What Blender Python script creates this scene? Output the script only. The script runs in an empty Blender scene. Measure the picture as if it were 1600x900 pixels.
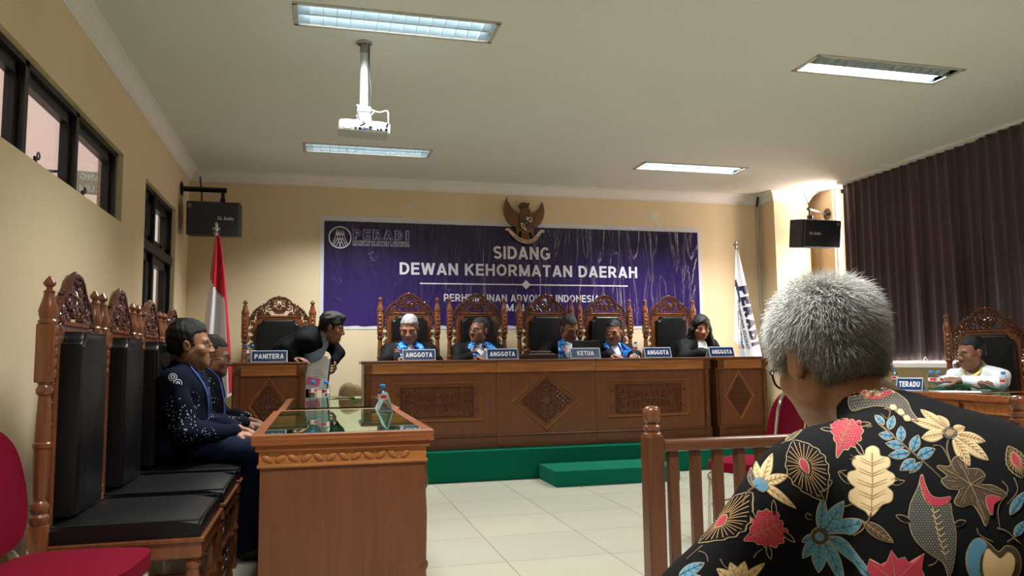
import bpy, bmesh, math, random
import numpy as np
from mathutils import Vector, Matrix, Euler
from mathutils.bvhtree import BVHTree
from mathutils.geometry import delaunay_2d_cdt

random.seed(7)
rng = np.random.default_rng(7)
PI = math.pi
scene = bpy.context.scene
COL = scene.collection

# ------------------------------------------------------------------ camera, world, light, exposure
CAM_H = 1.09
FPX, YAW, PITCH, ROLL = 1185.77, 0.2495364, 0.0950768, -0.0123798
cam_data = bpy.data.cameras.new('camera')
cam_data.sensor_width = 36.0
cam_data.lens = FPX / 1600 * 36.0
cam_data.clip_start = 0.05
cam = bpy.data.objects.new('camera', cam_data)
COL.objects.link(cam)
_f = Vector((math.sin(YAW) * math.cos(PITCH), math.cos(YAW) * math.cos(PITCH), math.sin(PITCH)))
_r0 = Vector((math.cos(YAW), -math.sin(YAW), 0))
_u0 = _r0.cross(_f)
_r = _r0 * math.cos(ROLL) + _u0 * math.sin(ROLL)
_u = -_r0 * math.sin(ROLL) + _u0 * math.cos(ROLL)
_m = Matrix((_r, _u, -_f)).transposed().to_4x4()
_m.translation = (0, 0, CAM_H)
cam.matrix_world = _m
scene.camera = cam

world = bpy.data.worlds.new('world')
scene.world = world
world.use_nodes = True
world.node_tree.nodes['Background'].inputs[0].default_value = (1.0, 0.90, 0.86, 1)
world.node_tree.nodes['Background'].inputs[1].default_value = 1.3

scene.view_settings.view_transform = 'Standard'
scene.view_settings.look = 'None'
scene.view_settings.gamma = 1.0
scene.view_settings.use_curve_mapping = False
scene.view_settings.exposure = 0.35
LAMP_W = 46.0              # each ceiling fixture
CY = scene.cycles
CY.use_denoising = True
CY.max_bounces = 6
CY.diffuse_bounces = 4
CY.glossy_bounces = 3
CY.transmission_bounces = 6
CY.transparent_max_bounces = 8
CY.sample_clamp_indirect = 4.0
CY.caustics_reflective = False
CY.caustics_refractive = False


def daylight(name, loc, rot, sx, sy, power, color):
    l = bpy.data.lights.new(name, 'AREA')
    l.shape = 'RECTANGLE'
    l.size, l.size_y = sx, sy
    l.energy = power
    l.color = color
    o = bpy.data.objects.new(name, l)
    COL.objects.link(o)
    o.location = loc
    o.rotation_euler = rot
    return o


# daylight outside the curtained windows on the right
daylight('daylight_right', (6.85, 6.1, 2.1), (0, PI / 2, 0), 2.0, 4.8, 1200, (1.0, 0.76, 0.66))


# ------------------------------------------------------------------ helpers
def srgb(r, g, b):
    def c(v):
        v /= 255.0
        return v / 12.92 if v <= 0.04045 else ((v + 0.055) / 1.055) ** 2.4
    return (c(r), c(g), c(b), 1.0)


MATS = {}


def nodes_of(m):
    m.use_nodes = True
    return m.node_tree.nodes, m.node_tree.links, m.node_tree.nodes['Principled BSDF']


def mat(name, col, rough=0.5, metal=0.0, spec=0.5, noise=0.0, nscale=30.0, bump=0.0, bscale=200.0, coat=0.0,
        trans=0.0, emit=None, estr=0.0, sheen=0.0, stretch=(1, 1, 1)):
    """procedural surface: base colour varied by a noise, with optional bump"""
    if name in MATS:
        return MATS[name]
    m = bpy.data.materials.new(name)
    N, L, P = nodes_of(m)
    P.inputs['Roughness'].default_value = rough
    P.inputs['Metallic'].default_value = metal
    P.inputs['Specular IOR Level'].default_value = spec
    P.inputs['Coat Weight'].default_value = coat
    P.inputs['Transmission Weight'].default_value = trans
    P.inputs['Sheen Weight'].default_value = sheen
    if emit:
        P.inputs['Emission Color'].default_value = emit
        P.inputs['Emission Strength'].default_value = estr
    tc = N.new('ShaderNodeTexCoord')
    mp = N.new('ShaderNodeMapping')
    mp.inputs['Scale'].default_value = stretch
    L.new(tc.outputs['Object'], mp.inputs[0])
    nz = N.new('ShaderNodeTexNoise')
    nz.inputs['Scale'].default_value = nscale
    nz.inputs['Detail'].default_value = 4
    L.new(mp.outputs[0], nz.inputs['Vector'])
    mx = N.new('ShaderNodeMix')
    mx.data_type = 'RGBA'
    L.new(nz.outputs['Fac'], mx.inputs['Factor'])
    lo = [max(0, c * (1 - noise)) for c in col[:3]] + [1]
    hi = [min(1, c * (1 + noise)) for c in col[:3]] + [1]
    mx.inputs['A'].default_value = lo
    mx.inputs['B'].default_value = hi
    L.new(mx.outputs['Result'], P.inputs['Base Color'])
    if bump:
        nb = N.new('ShaderNodeTexNoise')
        nb.inputs['Scale'].default_value = bscale
        nb.inputs['Detail'].default_value = 3
        L.new(tc.outputs['Object'], nb.inputs['Vector'])
        b = N.new('ShaderNodeBump')
        b.inputs['Strength'].default_value = bump
        b.inputs['Distance'].default_value = 0.01
        L.new(nb.outputs['Fac'], b.inputs['Height'])
        L.new(b.outputs[0], P.inputs['Normal'])
    MATS[name] = m
    return m


def attr_mat(name, rough=0.55, spec=0.4, bump=0.0, bscale=150, sheen=0.0):
    """material whose colour comes from the mesh's own colour attribute 'paint'"""
    if name in MATS:
        return MATS[name]
    m = bpy.data.materials.new(name)
    N, L, P = nodes_of(m)
    a = N.new('ShaderNodeAttribute')
    a.attribute_name = 'paint'
    L.new(a.outputs['Color'], P.inputs['Base Color'])
    P.inputs['Roughness'].default_value = rough
    P.inputs['Specular IOR Level'].default_value = spec
    P.inputs['Sheen Weight'].default_value = sheen
    if bump:
        tc = N.new('ShaderNodeTexCoord')
        nb = N.new('ShaderNodeTexNoise')
        nb.inputs['Scale'].default_value = bscale
        L.new(tc.outputs['Object'], nb.inputs['Vector'])
        b = N.new('ShaderNodeBump')
        b.inputs['Strength'].default_value = bump
        b.inputs['Distance'].default_value = 0.005
        L.new(nb.outputs['Fac'], b.inputs['Height'])
        L.new(b.outputs[0], P.inputs['Normal'])
    MATS[name] = m
    return m


def wood(name, dark, light, rough=0.35, axis='Z', scale=1.0, coat=0.15):
    """varnished wood: stretched noise grain along one axis"""
    if name in MATS:
        return MATS[name]
    m = bpy.data.materials.new(name)
    N, L, P = nodes_of(m)
    tc = N.new('ShaderNodeTexCoord')
    mp = N.new('ShaderNodeMapping')
    s = {'X': (1.5, 22, 22), 'Y': (22, 1.5, 22), 'Z': (22, 22, 1.5)}[axis]
    mp.inputs['Scale'].default_value = [v * scale for v in s]
    L.new(tc.outputs['Object'], mp.inputs[0])
    n1 = N.new('ShaderNodeTexNoise')
    n1.inputs['Scale'].default_value = 1.6
    n1.inputs['Detail'].default_value = 6
    n1.inputs['Distortion'].default_value = 0.6
    L.new(mp.outputs[0], n1.inputs['Vector'])
    cr = N.new('ShaderNodeValToRGB')
    cr.color_ramp.elements[0].position = 0.32
    cr.color_ramp.elements[0].color = dark
    cr.color_ramp.elements[1].position = 0.72
    cr.color_ramp.elements[1].color = light
    L.new(n1.outputs['Fac'], cr.inputs[0])
    L.new(cr.outputs[0], P.inputs['Base Color'])
    P.inputs['Roughness'].default_value = rough
    P.inputs['Coat Weight'].default_value = coat
    P.inputs['Coat Roughness'].default_value = 0.15
    MATS[name] = m
    return m


class MB:
    """collects shapes and links them as ONE mesh object"""

    def __init__(self):
        self.v, self.f, self.mi, self.cur = [], [], [], 0
        self.T = None

    def add(self, vs, fs):
        b = len(self.v)
        if self.T is not None:
            vs = [self.T @ Vector(p) for p in vs]
        self.v.extend([tuple(p) for p in vs])
        self.f.extend([tuple(i + b for i in f) for f in fs])
        self.mi.extend([self.cur] * len(fs))
        return self

    def bm(self, bm):
        bm.verts.index_update()
        self.add([v.co.copy() for v in bm.verts], [[v.index for v in f.verts] for f in bm.faces])
        bm.free()
        return self

    def box(self, c, s, bev=0.0, rot=None, seg=2):
        bm = bmesh.new()
        bmesh.ops.create_cube(bm, size=1.0)
        for v in bm.verts:
            v.co = Vector((v.co.x * s[0], v.co.y * s[1], v.co.z * s[2]))
        if bev > 0:
            bmesh.ops.bevel(bm, geom=list(bm.edges), offset=min(bev, min(s) * 0.49), segments=seg, affect='EDGES', profile=0.5)
        R = rot.to_matrix() if rot is not None else None
        for v in bm.verts:
            v.co = (R @ v.co if R else v.co) + Vector(c)
        return self.bm(bm)

    def bb(self, x0, x1, y0, y1, z0, z1, bev=0.0):
        return self.box(((x0 + x1) / 2, (y0 + y1) / 2, (z0 + z1) / 2), (abs(x1 - x0), abs(y1 - y0), abs(z1 - z0)), bev)

    def tube(self, pts, r, n=8, cap=True):
        pts = [Vector(p) for p in pts]
        rs = r if isinstance(r, (list, tuple, np.ndarray)) else [r] * len(pts)
        vs, fs = [], []
        up = None
        for i, p in enumerate(pts):
            t = (pts[min(i + 1, len(pts) - 1)] - pts[max(i - 1, 0)])
            if t.length < 1e-9:
                t = Vector((0, 0, 1))
            t.normalize()
            if up is None:
                a = Vector((0, 0, 1)) if abs(t.z) < 0.9 else Vector((1, 0, 0))
                up = (a - t * a.dot(t)).normalized()
            else:
                up = up - t * up.dot(t)
                if up.length < 1e-6:
                    up = t.orthogonal()
                up.normalize()
            s = t.cross(up)
            for k in range(n):
                a = 2 * PI * k / n
                vs.append(p + (up * math.cos(a) + s * math.sin(a)) * rs[i])
        for i in range(len(pts) - 1):
            for k in range(n):
                k2 = (k + 1) % n
                fs.append((i * n + k, i * n + k2, (i + 1) * n + k2, (i + 1) * n + k))
        if cap:
            fs.append(tuple(range(n))[::-1])
            fs.append(tuple((len(pts) - 1) * n + k for k in range(n)))
        return self.add(vs, fs)

    def lathe(self, prof, c=(0, 0, 0), n=16, M=None):
        """prof: (radius, z) from bottom to top, revolved about z"""
        vs, fs = [], []
        for r, z in prof:
            for k in range(n):
                a = 2 * PI * k / n
                p = Vector((r * math.cos(a), r * math.sin(a), z))
                vs.append((M @ p if M else p) + Vector(c))
        for i in range(len(prof) - 1):
            for k in range(n):
                k2 = (k + 1) % n
                fs.append((i * n + k, i * n + k2, (i + 1) * n + k2, (i + 1) * n + k))
        fs.append(tuple(range(n))[::-1])
        fs.append(tuple((len(prof) - 1) * n + k for k in range(n)))
        return self.add(vs, fs)

    def prism(self, poly, h0, h1, M=None):
        """poly in local XY extruded from z=h0 to h1, M maps to place"""
        n = len(poly)
        vs = [Vector((x, y, h0)) for x, y in poly] + [Vector((x, y, h1)) for x, y in poly]
        if M:
            vs = [M @ v for v in vs]
        fs = [tuple(range(n))[::-1], tuple(range(n, 2 * n))]
        for i in range(n):
            j = (i + 1) % n
            fs.append((i, j, n + j, n + i))
        return self.add(vs, fs)

    def ball(self, c, r, seg=12, rings=8, M=None):
        r = r if isinstance(r, (tuple, list)) else (r, r, r)
        vs, fs = [], []
        for i in range(rings + 1):
            t = PI * i / rings
            for k in range(seg):
                a = 2 * PI * k / seg
                p = Vector((r[0] * math.sin(t) * math.cos(a), r[1] * math.sin(t) * math.sin(a), -r[2] * math.cos(t)))
                vs.append((M @ p if M else p) + Vector(c))
        for i in range(rings):
            for k in range(seg):
                k2 = (k + 1) % seg
                fs.append((i * seg + k, i * seg + k2, (i + 1) * seg + k2, (i + 1) * seg + k))
        return self.add(vs, fs)

    def grid(self, fn, nu, nv, closed_u=False):
        vs = [fn(i / nu, j / nv) for j in range(nv + 1) for i in range(nu + 1)]
        w = nu + 1
        fs = [(j * w + i, j * w + i + 1, (j + 1) * w + i + 1, (j + 1) * w + i) for j in range(nv) for i in range(nu)]
        return self.add(vs, fs)

    def build(self, name, mats, parent=None, smooth=False, loc=None, rot=None):
        me = bpy.data.meshes.new(name)
        me.from_pydata(self.v, [], self.f)
        mats = mats if isinstance(mats, (list, tuple)) else [mats]
        for m in mats:
            me.materials.append(m)
        if len(mats) > 1:
            me.polygons.foreach_set('material_index', self.mi)
        me.update()
        b = bmesh.new()
        b.from_mesh(me)
        bmesh.ops.remove_doubles(b, verts=b.verts, dist=1e-6)
        bmesh.ops.recalc_face_normals(b, faces=b.faces)
        b.to_mesh(me)
        b.free()
        if smooth:
            me.polygons.foreach_set('use_smooth', [True] * len(me.polygons))
            me.set_sharp_from_angle(angle=math.radians(smooth if smooth is not True else 40))
        o = bpy.data.objects.new(name, me)
        COL.objects.link(o)
        if parent is not None:
            o.parent = parent
        if loc is not None:
            o.location = loc
        if rot is not None:
            o.rotation_euler = rot
        return o


def tag(o, label=None, cat=None, group=None, kind=None):
    if label:
        o['label'] = label
    if cat:
        o['category'] = cat
    if group:
        o['group'] = group
    if kind:
        o['kind'] = kind
    return o


def thing(name, loc, rz=0.0, label=None, cat=None, group=None):
    o = bpy.data.objects.new(name, None)
    o.empty_display_size = 0.1
    COL.objects.link(o)
    o.location = loc
    o.rotation_euler = (0, 0, rz)
    return tag(o, label, cat, group)


def kids(o):
    return [c for c in list(bpy.data.objects) if c.parent == o]


def copy_tree(o, parent=None, table=None):
    if table is None:
        table = {}
        for c in bpy.data.objects:
            if c.parent:
                table.setdefault(c.parent.name, []).append(c)
    c = o.copy()
    COL.objects.link(c)
    if parent is not None:
        c.parent = parent
    for ch in table.get(o.name, []):
        copy_tree(ch, c, table)
    return c


def structure(mb, name, m, **k):
    return tag(mb.build(name, m, **k), kind='structure')


# ------------------------------------------------------------------ a plain bold sans alphabet drawn with strokes
def _arc(cx, cy, rx, ry, a0, a1, n=10):
    return [(cx + rx * math.cos(math.radians(a0 + (a1 - a0) * k / n)), cy + ry * math.sin(math.radians(a0 + (a1 - a0) * k / n))) for k in range(n + 1)]


def glyphs(t):
    h = t / 2
    T, Mid = 1 - h, 0.5
    def bowl(x0, x1, y0, y1):
        r = (y1 - y0) / 2
        rx = min(r, x1 - x0)
        return [(x0, y1), (x1 - rx, y1)] + _arc(x1 - rx, (y0 + y1) / 2, rx, r, 90, -90) + [(x0, y0)]
    G = {}
    G['A'] = (0.74, [[(h * 0.9, 0), (0.37, 1)], [(0.37, 1), (0.74 - h * 0.9, 0)], [(0.17, 0.28), (0.57, 0.28)]])
    G['B'] = (0.66, [[(h, 0), (h, 1)], bowl(h, 0.62 - h, 0.52, T), bowl(h, 0.66 - h, h, 0.52)])
    G['C'] = (0.72, [_arc(0.38, 0.5, 0.38 - h, 0.5 - h, 48, 312, 18)])
    G['D'] = (0.70, [[(h, 0), (h, 1)], [(h, T), (0.30, T)] + _arc(0.30, 0.5, 0.40 - h, 0.5 - h, 90, -90, 14) + [(h, h)]])
    G['E'] = (0.60, [[(h, 0), (h, 1)], [(h, T), (0.6, T)], [(h, 0.51), (0.56, 0.51)], [(h, h), (0.6, h)]])
    G['F'] = (0.58, [[(h, 0), (h, 1)], [(h, T), (0.58, T)], [(h, 0.49), (0.52, 0.49)]])
    G['G'] = (0.76, [_arc(0.39, 0.5, 0.39 - h, 0.5 - h, 45, 318, 18), [(0.44, 0.44), (0.76, 0.44)], [(0.76 - h, 0.44), (0.76 - h, 0.12)]])
    G['H'] = (0.70, [[(h, 0), (h, 1)], [(0.7 - h, 0), (0.7 - h, 1)], [(h, 0.52), (0.7 - h, 0.52)]])
    G['I'] = (t, [[(h, 0), (h, 1)]])
    G['J'] = (0.54, [[(0.54 - h, 1), (0.54 - h, 0.27)] + _arc(0.27, 0.27, 0.27 - h, 0.27 - h, 0, -180, 10)])
    G['K'] = (0.70, [[(h, 0), (h, 1)], [(h, 0.38), (0.62, 1)], [(0.26, 0.56), (0.63, 0)]])
    G['L'] = (0.57, [[(h, 0), (h, 1)], [(h, h), (0.57, h)]])
    G['M'] = (0.84, [[(h, 0), (h, 1)], [(0.84 - h, 0), (0.84 - h, 1)], [(h, 0.97), (0.42, 0.06)], [(0.42, 0.06), (0.84 - h, 0.97)]])
    G['N'] = (0.70, [[(h, 0), (h, 1)], [(0.7 - h, 0), (0.7 - h, 1)], [(h, 0.94), (0.7 - h, 0.06)]])
    G['O'] = (0.78, [_arc(0.39, 0.5, 0.39 - h, 0.5 - h, 0, 360, 24)])
    G['P'] = (0.64, [[(h, 0), (h, 1)], bowl(h, 0.64 - h, 0.42, T)])
    G['Q'] = (0.78, [_arc(0.39, 0.5, 0.39 - h, 0.5 - h, 0, 360, 24), [(0.46, 0.25), (0.74, 0.0)]])
    G['R'] = (0.70, [[(h, 0), (h, 1)], bowl(h, 0.65 - h, 0.44, T), [(0.34, 0.44), (0.62, 0)]])
    G['S'] = (0.64, [_arc(0.32, 0.735, 0.32 - h, 0.265 - h, 25, 180, 9) + _arc(0.32, 0.735, 0.32 - h, 0.235, 180, 262, 4)
                     + _arc(0.32, 0.275, 0.32 - h, 0.225, 82, 0, 4) + _arc(0.32, 0.275, 0.32 - h, 0.275 - h, 0, -158, 9)])
    G['T'] = (0.64, [[(0, T), (0.64, T)], [(0.32, 0), (0.32, 1)]])
    G['U'] = (0.70, [[(h, 1), (h, 0.33)] + _arc(0.35, 0.33, 0.35 - h, 0.33 - h, 180, 360, 12) + [(0.7 - h, 1)]])
    G['V'] = (0.70, [[(h * 0.9, 1), (0.35, 0)], [(0.35, 0), (0.7 - h * 0.9, 1)]])
    G['W'] = (1.0, [[(h * 0.8, 1), (0.27, 0)], [(0.27, 0), (0.5, 0.98)], [(0.5, 0.98), (0.73, 0)], [(0.73, 0), (1 - h * 0.8, 1)]])
    G['X'] = (0.70, [[(h, 0), (0.7 - h, 1)], [(h, 1), (0.7 - h, 0)]])
    G['Y'] = (0.70, [[(h, 1), (0.35, 0.45)], [(0.7 - h, 1), (0.35, 0.45)], [(0.35, 0.45), (0.35, 0)]])
    G['Z'] = (0.62, [[(0, T), (0.62, T)], [(0.62 - h, T), (h, h)], [(0, h), (0.62, h)]])
    G['3'] = (0.58, [_arc(0.27, 0.74, 0.27 - h, 0.26 - h, 150, -80, 10), _arc(0.29, 0.28, 0.29 - h, 0.28 - h, 85, -155, 12)])
    G['u'] = (0.54, [[(h, 0.72), (h, 0.26)] + _arc(0.27, 0.27, 0.27 - h, 0.27 - h, 180, 360, 8), [(0.54 - h, 0.72), (0.54 - h, 0)]])
    G['d'] = (0.56, [_arc(0.28, 0.36, 0.28 - h, 0.36 - h, 0, 360, 14), [(0.56 - h, 0), (0.56 - h, 1)]])
    G['i'] = (t, [[(h, 0), (h, 0.72)], [(h, 0.84), (h, 1)]])
    G['o'] = (0.58, [_arc(0.29, 0.36, 0.29 - h, 0.36 - h, 0, 360, 14)])
    G[' '] = (0.26, [])
    return G


_TXT = {}


def text_data(s, t=0.2, gap=0.12):
    """stroke letters as flat quads in XY, the whole line scaled to a unit box"""
    key = (s, t, gap)
    if key in _TXT:
        return _TXT[key]
    G = glyphs(max(t, 0.02))
    vs, fs = [], []
    x = 0.0
    h = t / 2
    for ch in s:
        w, strokes = G[ch]
        for st in strokes:
            P = []
            for i in range(len(st) - 1):
                m = max(1, int(math.hypot(st[i + 1][0] - st[i][0], st[i + 1][1] - st[i][1]) / 0.13))
                P += [Vector((st[i][0] + (st[i + 1][0] - st[i][0]) * q / m + x, st[i][1] + (st[i + 1][1] - st[i][1]) * q / m)) for q in range(m)]
            P.append(Vector((st[-1][0] + x, st[-1][1])))
            n = len(P)
            closed = (P[0] - P[-1]).length < 1e-6
            for i in range(n):
                if i == 0:
                    d = P[1] - P[0] if not closed else (P[1] - P[-2])
                elif i == n - 1:
                    d = P[-1] - P[-2] if not closed else (P[1] - P[-2])
                else:
                    a, b = (P[i] - P[i - 1]), (P[i + 1] - P[i])
                    a = a.normalized() if a.length > 1e-9 else b.normalized()
                    b = b.normalized() if b.length > 1e-9 else a
                    d = a + b
                d.normalize()
                nrm = Vector((-d.y, d.x)) * h
                vs += [(P[i] + nrm).to_3d(), (P[i] - nrm).to_3d()]
            b0 = len(vs) - 2 * n
            # diagonal ends stay inside the cap height
            for k in range(b0, len(vs)):
                vs[k].y = min(1.0, max(0.0, vs[k].y))
            fs += [(b0 + 2 * i, b0 + 2 * i + 1, b0 + 2 * i + 3, b0 + 2 * i + 2) for i in range(n - 1)]
        x += w + gap
    W = x - gap
    vs = [Vector((v.x / W, v.y, 0)) for v in vs]
    _TXT[key] = (vs, fs)
    return _TXT[key]


def put_text(mb, s, fn, t=0.2, gap=0.12):
    """fn(u, v) -> 3D point for u, v in 0..1"""
    vs, fs = text_data(s, t, gap)
    mb.add([fn(v.x, v.y) for v in vs], fs)


# ------------------------------------------------------------------ materials
M_wall = mat('wall_paint_cream', srgb(230, 210, 173), rough=0.75, noise=0.03, nscale=3, bump=0.05, bscale=60)
M_ceil = mat('ceiling_paint', srgb(227, 229, 225), rough=0.85, noise=0.02, nscale=2)
M_white = mat('white_plaster', srgb(240, 238, 236), rough=0.6, noise=0.02, nscale=8)
M_black_frame = mat('black_window_frame', srgb(28, 28, 32), rough=0.4, noise=0.1, nscale=12)
M_wood = wood('brown_wood_panel', srgb(104, 58, 34), srgb(118, 68, 40), rough=0.38)
M_woodX = wood('brown_wood_rail', srgb(88, 50, 30), srgb(112, 66, 40), rough=0.3, axis='X')
M_trimX = wood('golden_wood_trim', srgb(150, 90, 42), srgb(188, 122, 64), rough=0.35, axis='X')
M_carve = mat('carved_dark_wood', srgb(96, 52, 30), rough=0.32, noise=0.25, nscale=25, coat=0.2)
M_chairwood = wood('chair_wood', srgb(102, 56, 32), srgb(130, 76, 44), rough=0.28, coat=0.3)
M_chaircarve = mat('chair_carving', srgb(88, 50, 34), rough=0.26, noise=0.25, nscale=30, coat=0.35)
M_leather = mat('black_leather', srgb(15, 15, 17), rough=0.36, noise=0.15, nscale=40, bump=0.08, bscale=300, spec=0.4)
M_green = mat('green_carpet', srgb(5, 88, 66), rough=0.95, noise=0.12, nscale=60, bump=0.3, bscale=600, spec=0.1)
M_chrome = mat('chrome', srgb(205, 205, 205), rough=0.15, metal=1.0)
M_steel = mat('white_metal', srgb(225, 228, 228), rough=0.35, noise=0.02)
M_blackp = mat('black_plastic', srgb(26, 28, 34), rough=0.45, noise=0.08, nscale=80)
M_blackm = mat('black_metal', srgb(24, 24, 26), rough=0.35, metal=0.4)
M_paper = mat('white_paper', srgb(238, 238, 238), rough=0.8, noise=0.01)
M_lettw = mat('white_lettering', srgb(225, 222, 236), rough=0.5)
M_navy = mat('navy_plate', srgb(24, 52, 104), rough=0.3, noise=0.03)
M_plate = mat('pale_acrylic', srgb(196, 208, 214), rough=0.2, noise=0.02)


def schlick(N, L, r0, power=5.0):
    lw = N.new('ShaderNodeLayerWeight')
    lw.inputs[0].default_value = 0.5
    pw = N.new('ShaderNodeMath'); pw.operation = 'POWER'; pw.inputs[1].default_value = power
    L.new(lw.outputs['Facing'], pw.inputs[0])
    ml = N.new('ShaderNodeMath'); ml.operation = 'MULTIPLY_ADD'; ml.inputs[1].default_value = 1 - r0; ml.inputs[2].default_value = r0
    L.new(pw.outputs[0], ml.inputs[0])
    return ml.outputs[0]


def thin_glass(name, tint, refl=0.05, rough=0.02):
    if name in MATS:
        return MATS[name]
    m = bpy.data.materials.new(name)
    m.use_nodes = True
    N, L = m.node_tree.nodes, m.node_tree.links
    N.clear()
    out = N.new('ShaderNodeOutputMaterial')
    t = N.new('ShaderNodeBsdfTransparent')
    t.inputs[0].default_value = tint
    g = N.new('ShaderNodeBsdfGlossy')
    g.inputs['Roughness'].default_value = rough
    fr = schlick(N, L, refl)
    mx = N.new('ShaderNodeMixShader')
    L.new(fr, mx.inputs[0])
    L.new(t.outputs[0], mx.inputs[1])
    L.new(g.outputs[0], mx.inputs[2])
    L.new(mx.outputs[0], out.inputs[0])
    MATS[name] = m
    return m


M_pane = thin_glass('window_glass', (0.93, 0.95, 0.95, 1))
# ------------------------------------------------------------------ the room
XL, XR, YB, YF, ZC = -1.35, 6.12, 8.5, -3.2, 3.14
TH = 0.16


def tile_material():
    m = bpy.data.materials.new('cream_floor_tiles')
    N, L, P = nodes_of(m)
    tc = N.new('ShaderNodeTexCoord')
    mp = N.new('ShaderNodeMapping')
    mp.inputs['Location'].default_value = (-1.005 + 6.0, -4.13 + 6.0, 0)
    L.new(tc.outputs['Object'], mp.inputs[0])
    br = N.new('ShaderNodeTexBrick')
    br.offset = 0.0
    br.inputs['Scale'].default_value = 1.0
    br.inputs['Brick Width'].default_value = 0.6
    br.inputs['Row Height'].default_value = 0.6
    br.inputs['Mortar Size'].default_value = 0.0022
    br.inputs['Mortar Smooth'].default_value = 0.2
    br.inputs['Color1'].default_value = srgb(172, 168, 152)
    br.inputs['Color2'].default_value = srgb(178, 173, 155)
    br.inputs['Mortar'].default_value = srgb(112, 104, 92)
    L.new(mp.outputs[0], br.inputs['Vector'])
    nz = N.new('ShaderNodeTexNoise')
    nz.inputs['Scale'].default_value = 2.5
    nz.inputs['Detail'].default_value = 5
    L.new(tc.outputs['Object'], nz.inputs['Vector'])
    mx = N.new('ShaderNodeMix')
    mx.data_type = 'RGBA'
    mx.blend_type = 'MULTIPLY'
    mx.inputs['Factor'].default_value = 0.12
    L.new(br.outputs['Color'], mx.inputs['A'])
    L.new(nz.outputs['Color'], mx.inputs['B'])
    L.new(mx.outputs['Result'], P.inputs['Base Color'])
    P.inputs['Roughness'].default_value = 0.22
    P.inputs['Specular IOR Level'].default_value = 0.35
    return m


structure(MB().bb(XL - 0.2, XR + 0.3, YF - 0.2, YB + 0.2, -0.12, 0), 'floor', tile_material())

LX = [(-0.157, 1.045), (3.288, 4.49)]                  # fixtures: x ranges
LY = [(1.47, 1.76), (4.33, 4.62), (7.19, 7.48)]         # rows; the front row is above and behind the camera
# ceiling with the recesses for the fixtures cut out
mb = MB()
xs = [XL - 0.2, LX[0][0], LX[0][1], LX[1][0], LX[1][1], XR + 0.3]
ys = [YF - 0.2, LY[0][0], LY[0][1], LY[1][0], LY[1][1], LY[2][0], LY[2][1], YB + 0.2]
for i in range(5):
    for j in range(7):
        if i in (1, 3) and j in (1, 3, 5):
            continue
        mb.bb(xs[i], xs[i + 1], ys[j], ys[j + 1], ZC, ZC + 0.14)
structure(mb, 'ceiling', M_ceil)
structure(MB().bb(XL - 0.2, XR + 0.3, YF - 0.2, YB + 0.2, ZC + 0.142, ZC + 0.2), 'roof', M_ceil)

# left wall with a strip window and a tall window
W1 = (1.6, 5.75, 2.085, 2.57)
W2 = (6.47, 7.80, 0.70, 2.575)
mb = MB()
x0, x1 = XL - TH, XL
mb.bb(x0, x1, YF, W1[0], 0, ZC)
mb.bb(x0, x1, W1[0], W1[1], 0, W1[2])
mb.bb(x0, x1, W1[0], W1[1], W1[3], ZC)
mb.bb(x0, x1, W1[1], W2[0], 0, ZC)
mb.bb(x0, x1, W2[0], W2[1], 0, W2[2])
mb.bb(x0, x1, W2[0], W2[1], W2[3], ZC)
mb.bb(x0, x1, W2[1], YB, 0, ZC)
structure(mb, 'wall_left', M_wall)
structure(MB().bb(XL - TH, XR + TH, YB, YB + TH, 0, ZC), 'wall_back', M_wall)
structure(MB().bb(XL - TH, XR + TH, YF - TH, YF, 0, ZC), 'wall_front', M_wall)
RW = (2.2, 7.90, 1.0, 3.13)
mb = MB()
x0, x1 = XR, XR + TH
mb.bb(x0, x1, YF, RW[0], 0, ZC)
mb.bb(x0, x1, RW[0], RW[1], 0, RW[2])
mb.bb(x0, x1, RW[0], RW[1], RW[3], ZC)
mb.bb(x0, x1, RW[1], YB, 0, ZC)
structure(mb, 'wall_right', M_wall)
# square column in the back right corner
structure(MB().bb(5.46, 5.95, 8.2, YB, 0, ZC), 'column', M_wall)
structure(MB().bb(6.09, XR, 7.92, 8.3, 0, ZC), 'wall_pilaster', M_wall)


def cornice(name, path):
    """stepped plaster cornice along wall points (x, y), room on the right-hand side of travel"""
    prof = [(0, -0.115), (0.012, -0.115), (0.012, -0.100), (0.020, -0.094), (0.026, -0.080), (0.034, -0.062), (0.048, -0.042),
            (0.066, -0.026), (0.078, -0.020), (0.078, -0.012), (0.092, -0.012), (0.092, 0.0), (0, 0.0)]
    n = len(path)
    dirs = [(Vector(path[i + 1]) - Vector(path[i])).normalized() for i in range(n - 1)]
    rings = []
    for i in range(n):
        if i == 0:
            d = dirs[0]; s = Vector((d.y, -d.x))
        elif i == n - 1:
            d = dirs[-1]; s = Vector((d.y, -d.x))
        else:
            a, b = dirs[i - 1], dirs[i]
            na, nb = Vector((a.y, -a.x)), Vector((b.y, -b.x))
            s = (na + nb) / (1 + na.dot(nb))
        rings.append([(path[i][0] + s.x * u, path[i][1] + s.y * u, ZC + v) for u, v in prof])
    k = len(prof)
    vs = [p for r in rings for p in r]
    fs = [(i * k + j, i * k + (j + 1) % k, (i + 1) * k + (j + 1) % k, (i + 1) * k + j) for i in range(n - 1) for j in range(k)]
    fs += [tuple(range(k)), tuple((n - 1) * k + j for j in range(k))]
    mb = MB()
    mb.add(vs, fs)
    structure(mb, name, M_white)


cornice('trim_1', [(XL, YF), (XL, YB), (5.46, YB), (5.46, 8.2), (5.95, 8.2), (5.95, YB)])
structure(MB().bb(XL, XL + 0.015, YF, YB, 0, 0.1), 'baseboard_left', M_white)
structure(MB().bb(XL, XR, YB - 0.015, YB, 0, 0.1), 'baseboard_back', M_white)


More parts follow.
